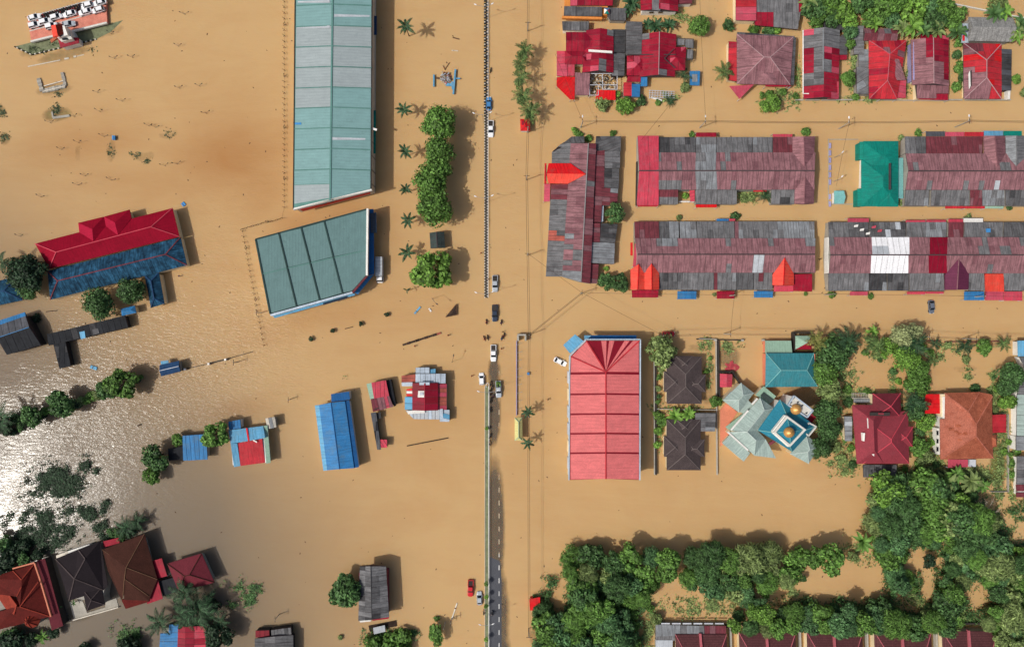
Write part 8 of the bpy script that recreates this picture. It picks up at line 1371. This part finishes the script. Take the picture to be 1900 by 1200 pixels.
for i, (x, y, r) in enumerate(((1755, 893, 24), (1770, 880, 20), (1800, 892, 22), (1820, 900, 18), (1700, 893, 18), (1600, 1005, 20))): banana('banana plant on the upper fringe of the thicket', x, y, r, 3.2, 11, ('leaf_olive', 'leaf_mid')[i % 2], 'banana plants on the thicket fringe')
tree('small dark tree standing in the clearing inside the thicket', 1722, 1040, 15, 'leaf_deep', 'loose', 3.)
def bare_tree(label, px, py, r, mt, h=5.):
    p = W(px, py, h); t = T('bare_tree', label, 'tree', (p.x, p.y, 0)); g = random.Random(px); m = MB(); m.tube([(0, 0, -1), (0, 0, h * .6)], [.16, .1], 6); link('trunk', mesh_of('trunk', m.v, m.f, mt), t); m = MB(); R_ = r * SPX
    for k in range(9):
        a = k * .7 + g.uniform(-.2, .2); L_ = R_ * g.uniform(.7, 1.1); b0 = Vector((0, 0, h * .55)); b1 = Vector((math.cos(a) * L_ * .5, math.sin(a) * L_ * .5, h * .85)); b2 = Vector((math.cos(a + .2) * L_, math.sin(a + .2) * L_, h)); m.tube([b0, b1, b2], [.09, .07, .03], 5)
        for q in range(4): tt = g.uniform(.3, .95); s = b1.lerp(b2, tt); aa = a + g.choice((-1, 1)) * g.uniform(.4, .9); m.tube([s, s + Vector((math.cos(aa) * L_ * .3, math.sin(aa) * L_ * .3, .2))], [.04, .015], 4)
    link('branches', mesh_of('branches', m.v, m.f, mt), t); return t
bare_tree('leafless pale grey tree on the thicket edge near the lawn', 1828, 955, 28, 'bark_pale', 6.5); bare_tree('leafless brownish tree in the small clearing above the wine roofs', 1682, 1105, 24, 'bark', 4.5); bare_tree('small leafless pale tree on the west edge of the thicket', 1636, 1000, 12, 'bark_pale', 6.)

for i, (x, y, r) in enumerate(((30, 778, 14), (75, 768, 12), (95, 762, 12), (132, 752, 13), (145, 752, 9), (160, 743, 10), (205, 728, 12), (255, 705, 9), (262, 700, 6), (40, 790, 12), (22, 800, 10))): bush('scrubby shrub thickening the slanting hedge line', x, y, r, ('leaf_dark', 'leaf_deep', 'leaf_mid')[i % 3], 'scrub thickening the slanting hedge line', .9)
for i, (x, y, r) in enumerate(((12, 1060, 22), (18, 1180, 20), (60, 1185, 16), (45, 1035, 16), (70, 1028, 12), (5, 1005, 24), (100, 1172, 12), (225, 992, 14), (245, 985, 14), (210, 985, 12))): tree('dark scrubby tree crowding the lower left houses', x, y, r, ('leaf_deep', 'leaf_dark')[i % 2], 'loose', 2., 'scrubby trees crowding the lower left houses')
for i, (x, y, r) in enumerate(((1222, 700, 7), (1221, 720, 7), (1223, 735, 6), (1310, 690, 6), (1318, 665, 5), (1560, 700, 9), (1556, 790, 10), (1575, 780, 9), (1578, 830, 9), (1592, 742, 8), (1658, 690, 9), (1720, 705, 10), (1725, 655, 10), (1760, 640, 9), (1706, 800, 12), (1728, 822, 10), (1705, 865, 11), (1724, 872, 10), (1742, 880, 10), (1850, 720, 9), (1860, 730, 9), (1848, 760, 9), (1852, 775, 7), (1872, 820, 7), (1874, 842, 7), (1560, 850, 12), (1580, 862, 10), (1640, 660, 7), (1606, 655, 8), (1610, 628, 8), (1665, 655, 10), (1712, 645, 10))): bush('garden shrub in the flooded south-east gardens', x, y, r, ('leaf_mid', 'leaf_olive', 'leaf_dark', 'leaf_bright')[i % 4], 'shrubs in the south-east gardens', .9)
# drowned scrub: leaf tufts standing in shallow water, one mass per patch
def scrub(name, label_px, n, mt, seed, clump=7, zt=.5):
    g = np.random.default_rng(seed); Q = []
    for cx, cy, rx, ry, k in label_px:
        ns = max(3, k // 14); sa = g.uniform(0, 6.283, ns); sr = np.sqrt(g.uniform(0, 1, ns)) * .95; sc = g.exponential(.16, ns) + .06
        for i in range(k):
            w_ = int(g.integers(0, ns)); c = W(cx + rx * (sr[w_] * math.cos(sa[w_]) + g.normal() * sc[w_]), cy + ry * (sr[w_] * math.sin(sa[w_]) + g.normal() * sc[w_]), .1); q = int(g.integers(clump // 2, clump + 1)); rad = g.uniform(.15, .75)
            p = np.array(c) + g.normal(size=(q, 3)) * np.array([rad, rad, .12]); p[:, 2] = np.abs(p[:, 2]) + g.uniform(0, zt, q)
            d = g.normal(size=(q, 3)); d[:, 2] *= .35; d /= np.linalg.norm(d, axis=1)[:, None]; b = np.cross(d, np.array([0, 0, 1.])) + g.normal(size=(q, 3)) * .2; s = g.uniform(.18, .42, (q, 1)); Q.append(np.stack([p - d * s, p + b * s * .45, p + d * s, p - b * s * .45], 1))
    q = np.concatenate(Q); n_ = len(q); me_ = bpy.data.meshes.new(name); me_.vertices.add(4 * n_); me_.vertices.foreach_set('co', q.reshape(-1).astype(np.float32)); me_.loops.add(4 * n_); me_.loops.foreach_set('vertex_index', np.arange(4 * n_, dtype=np.int32)); me_.polygons.add(n_); me_.polygons.foreach_set('loop_start', np.arange(0, 4 * n_, 4, dtype=np.int32)); me_.update(calc_edges=True); me_.materials.append(MATS[mt]); o = link(name, me_); return stuff(o)
o = scrub('drowned_scrub', [(112, 892, 38, 26, 420), (98, 885, 24, 16, 260), (130, 905, 20, 16, 160), (165, 870, 14, 22, 60), (60, 945, 22, 12, 50), (80, 955, 16, 18, 110), (150, 945, 22, 14, 90), (166, 950, 14, 16, 130), (55, 995, 26, 22, 260), (100, 990, 30, 22, 220), (125, 985, 14, 12, 80), (60, 915, 22, 14, 34), (190, 975, 14, 12, 90), (200, 990, 16, 8, 60), (195, 940, 6, 34, 60), (150, 860, 20, 14, 30), (110, 940, 50, 60, 130), (30, 975, 26, 30, 80), (50, 890, 20, 20, 16), (90, 1010, 40, 10, 90)], 0, 'leaf_deep', 3, 9, .7); tag(o, 'dark drowned scrub standing in the glittering water at lower left', 'scrub')
o = scrub('drowned_scrub', [(460, 1090, 22, 10, 80), (452, 1110, 12, 12, 40), (475, 1112, 14, 8, 50), (430, 1118, 10, 6, 20), (220, 1170, 22, 10, 50), (235, 1180, 26, 12, 70), (250, 1170, 12, 6, 20), (730, 1180, 50, 14, 160), (1005, 1185, 26, 20, 80), (640, 700, 1, 1, 1)], 0, 'leaf_dark', 4, 9); tag(o, 'loose patches of drowned scrub along the bottom water', 'scrub')
o = scrub('drowned_hedge', [(105, 205, 12, 12, 60), (2, 207, 6, 9, 30), (8, 252, 6, 12, 36), (206, 283, 5, 14, 24), (250, 288, 12, 6, 24), (316, 250, 12, 6, 14), (70, 93, 14, 7, 60), (98, 82, 12, 6, 30), (268, 296, 14, 5, 18), (175, 93, 10, 4, 6), (5, 212, 6, 7, 14), (95, 170, 22, 8, 30)], 0, 'leaf_drowned', 5, 6, .05); o.location.z = -.13; tag(o, 'drowned hedge tops barely breaking the open flood at upper left', 'hedge')
o = scrub('drowned_grass', [(1300, 1125, 60, 16, 260), (1420, 1130, 60, 22, 240), (1210, 1170, 16, 40, 200), (1590, 1030, 30, 30, 120), (1690, 1110, 30, 16, 160), (1800, 1145, 26, 14, 120), (1480, 1100, 40, 8, 40), (1352, 640, 18, 6, 26), (1225, 690, 5, 40, 50), (1222, 800, 6, 40, 80), (1760, 880, 30, 10, 70), (1580, 810, 20, 20, 70), (1560, 830, 20, 12, 60), (1800, 690, 24, 12, 30), (1850, 700, 10, 20, 40), (1842, 750, 10, 20, 80), (1400, 366, 36, 10, 110), (1448, 190, 30, 10, 30), (1240, 30, 40, 12, 60), (1870, 990, 30, 10, 60), (1855, 900, 14, 60, 160), (1575, 720, 14, 40, 150), (1600, 728, 30, 6, 60), (1660, 880, 40, 10, 160), (1730, 860, 20, 30, 150), (1715, 800, 16, 60, 200), (1660, 720, 10, 30, 60), (1640, 650, 40, 16, 120), (1755, 650, 30, 14, 70), (1790, 880, 50, 14, 220), (1860, 800, 8, 60, 160), (1878, 870, 8, 60, 140), (1560, 860, 30, 20, 160), (1312, 640, 14, 14, 50), (1315, 690, 8, 30, 40), (1270, 758, 50, 5, 60), (1450, 178, 24, 8, 60), (1600, 182, 40, 5, 60), (1480, 120, 4, 50, 40), (1578, 120, 8, 60, 90), (1685, 130, 4, 50, 30), (1230, 180, 30, 8, 60), (1345, 650, 12, 12, 40), (1700, 1150, 60, 8, 120), (1560, 1160, 90, 6, 160)], 0, 'leaf_olive', 6, 8, .3); tag(o, 'pale olive drowned grass and weeds in the flooded gardens at right', 'grass')
und = []
for gx0, gy0, gx1, gy1 in ((1630, 900, 1900, 1165), (1000, 1080, 1190, 1200), (1640, 885, 1835, 905), (1480, 1120, 1640, 1165)):
    y = gy0
    while y < gy1:
        x = gx0
        while x < gx1:
            if not in_gap(x, y, gaps): und.append((x, y, 12, 12, 22))
            x += 14
        y += 14
o = scrub('undergrowth', und, 0, 'leaf_dark', 8, 8, 1.6); tag(o, 'tangled undergrowth filling the flooded thickets at lower right', 'undergrowth')
# dead-leaf and flotsam specks scattered on the water
m = MB(); g = random.Random(3)
for k in range(420):
    x, y = g.uniform(0, 1900), g.uniform(0, 1200); p = W(x, y, .03); s = g.uniform(.08, .28); m.box((p.x, p.y, .03), (s * 2, s, .05), g.random() * 3)
tag(stuff(m.build('flotsam', 'wood', None)), 'small dark specks of flotsam scattered over the brown flood', 'flotsam')

# ------------------------------------------------------------------ say which one: look, then what it stands beside
LM = [(1712, 1040, 'the forked clearing'), (1722, 1080, 'the narrow water gap'), (1812, 1105, 'the small eastern water gap'), (1828, 955, 'the pale leafless tree'), (1860, 915, 'the lawn wall corner'), (1632, 872, 'the weathered grey shed'), (1770, 870, 'the pink porch roof'), (1675, 1170, 'the fourth wine-tiled house'), (1800, 1170, 'the rightmost wine-tiled house'), (1548, 1172, 'the middle wine-tiled house'), (1423, 1173, 'the second wine-tiled house'), (1300, 1165, 'the leftmost wine-tiled house'), (1610, 1060, 'the open pool'), (1895, 1060, 'the right photo edge'), (1682, 1105, 'the brownish leafless tree'), (990, 1120, 'the scarlet shed'), (1038, 1105, 'the little pool'), (1250, 1108, 'the flooded clearing'), (1100, 1195, 'the bottom edge greenery'), (1180, 1090, 'the dark hollow'),
      (1525, 120, 'the grey-patched crimson house'), (1640, 60, 'the red cross-hipped house'), (1725, 66, 'the half mauve house'), (1838, 55, 'the thatch-like roof'), (1460, 20, 'the long grey sheet roof'), (1590, 0, 'the middle of the top edge'), (1420, 110, 'the mauve pyramid roof'), (1822, 130, 'the scarlet-roofed house'), (1270, 705, 'the upper dark brown house'), (1270, 820, 'the lower dark brown house'), (1640, 800, 'the rose tiled house'), (1600, 738, 'the entrance fence'), (1795, 790, 'the terracotta house'), (1690, 645, 'the large palm by the pale tree'), (1545, 660, 'the large dense tree'), (1868, 700, 'the dense dark tree at the right edge'), (1730, 750, 'the scarlet carport'), (1893, 770, 'the pale green-grey long house'), (1460, 820, 'the mosque'), (1060, 230, 'the chamfered terrace corner'),
      (226, 712, 'the largest hedge tree'), (112, 749, 'the middle hedge tree'), (30, 775, 'the left hedge palm'), (50, 1100, 'the red tiled corner house'), (150, 1070, 'the near-black roofed house'), (240, 1060, 'the brown tiled house'), (118, 70, 'the orange gatehouse roof'), (98, 155, 'the U-shaped ruined wall'), (115, 214, 'the drowned planter'), (211, 256, 'the small blue sign'), (190, 400, 'the crimson hall'), (527, 150, 'the barbed fence'), (974, 233, 'the scarlet booth'), (974, 93, 'the topmost road palm'), (970, 160, 'the third road palm'), (903, 1110, 'the silver car at the bottom'), (913, 1138, 'the dry asphalt rider'), (1230, 20, 'the white gable front'), (1170, 45, 'the long grey strip roof'), (430, 285, 'the brown silt plume')]
COL = dict(leaf_mid='green', leaf_bright='bright green', leaf_dark='dark green', leaf_deep='blackish green', leaf_olive='olive green', leaf_blue='deep green', leaf_dry='brownish', palm_dark='dark', palm_green='green')
by = {}
for o in [x for x in C.objects if x.parent is None and 'label' in x and 'group' in x]: by.setdefault((o['group'], o['label']), []).append(o)
allnew = {}
for (grp, lab), objs in by.items():
    if len(objs) < 2 or 'motorcycle' in lab: continue
    for o in objs:
        px, py = PX(Vector((o.location.x, o.location.y, 1.5))); d, lx, ly, ph = min(((px - a) ** 2 + (py - b) ** 2, a, b, t) for a, b, t in LM)
        dx, dy = px - lx, py - ly; ax, ay = abs(dx), abs(dy)
        hor = 'right' if dx > 0 else 'left'; ver = 'below' if dy > 0 else 'above'
        ph = ph if len(ph.split()) < 7 or d < 1e9 else ph; wd = 'at' if d < 64 else (ver if ay > 2.2 * ax else (hor + ' of' if ax > 2.2 * ay else ver + ' and ' + hor + ' of'))
        fol = next((c for c in o.children if c.name.split('.')[0] in ('crown', 'foliage', 'frond', 'leaf')), None); cl = ''; sz = ''
        if fol is not None:
            cl = COL.get(fol.material_slots[0].material.name, ''); rr = fol.scale.x / SPX; sz = 'small' if rr < (9 if o['category'] == 'shrub' else 18) else ('large' if rr > (14 if o['category'] == 'shrub' else 28) else '')
        kind = {'street lamp': 'drowned twin-armed lamp'}.get(o['category'], o['category'])
        allnew.setdefault(' '.join((sz + ' ' + cl + ' ' + kind + ' ' + wd + ' ' + ph).split()), []).append((px, py, o))
for lab, items in allnew.items():
    xs_, ys_ = [i[0] for i in items], [i[1] for i in items]; hz = (max(xs_) - min(xs_)) >= (max(ys_) - min(ys_)); items.sort(key=lambda i: i[0] if hz else i[1]); n = len(items)
    nm = {1: [''], 2: [', left one', ', right one'] if hz else [', upper one', ', lower one'], 3: [', left of three', ', middle of three', ', right of three'] if hz else [', upper of three', ', middle of three', ', lower of three']}.get(n, [', %s from %s' % (['first', 'second', 'third', 'fourth', 'fifth', 'sixth', 'seventh', 'eighth', 'ninth', 'tenth'][min(q, 9)], 'left' if hz else 'top') for q in range(n)])
    for k, (_, _, o) in enumerate(items): o['label'] = lab + nm[k]
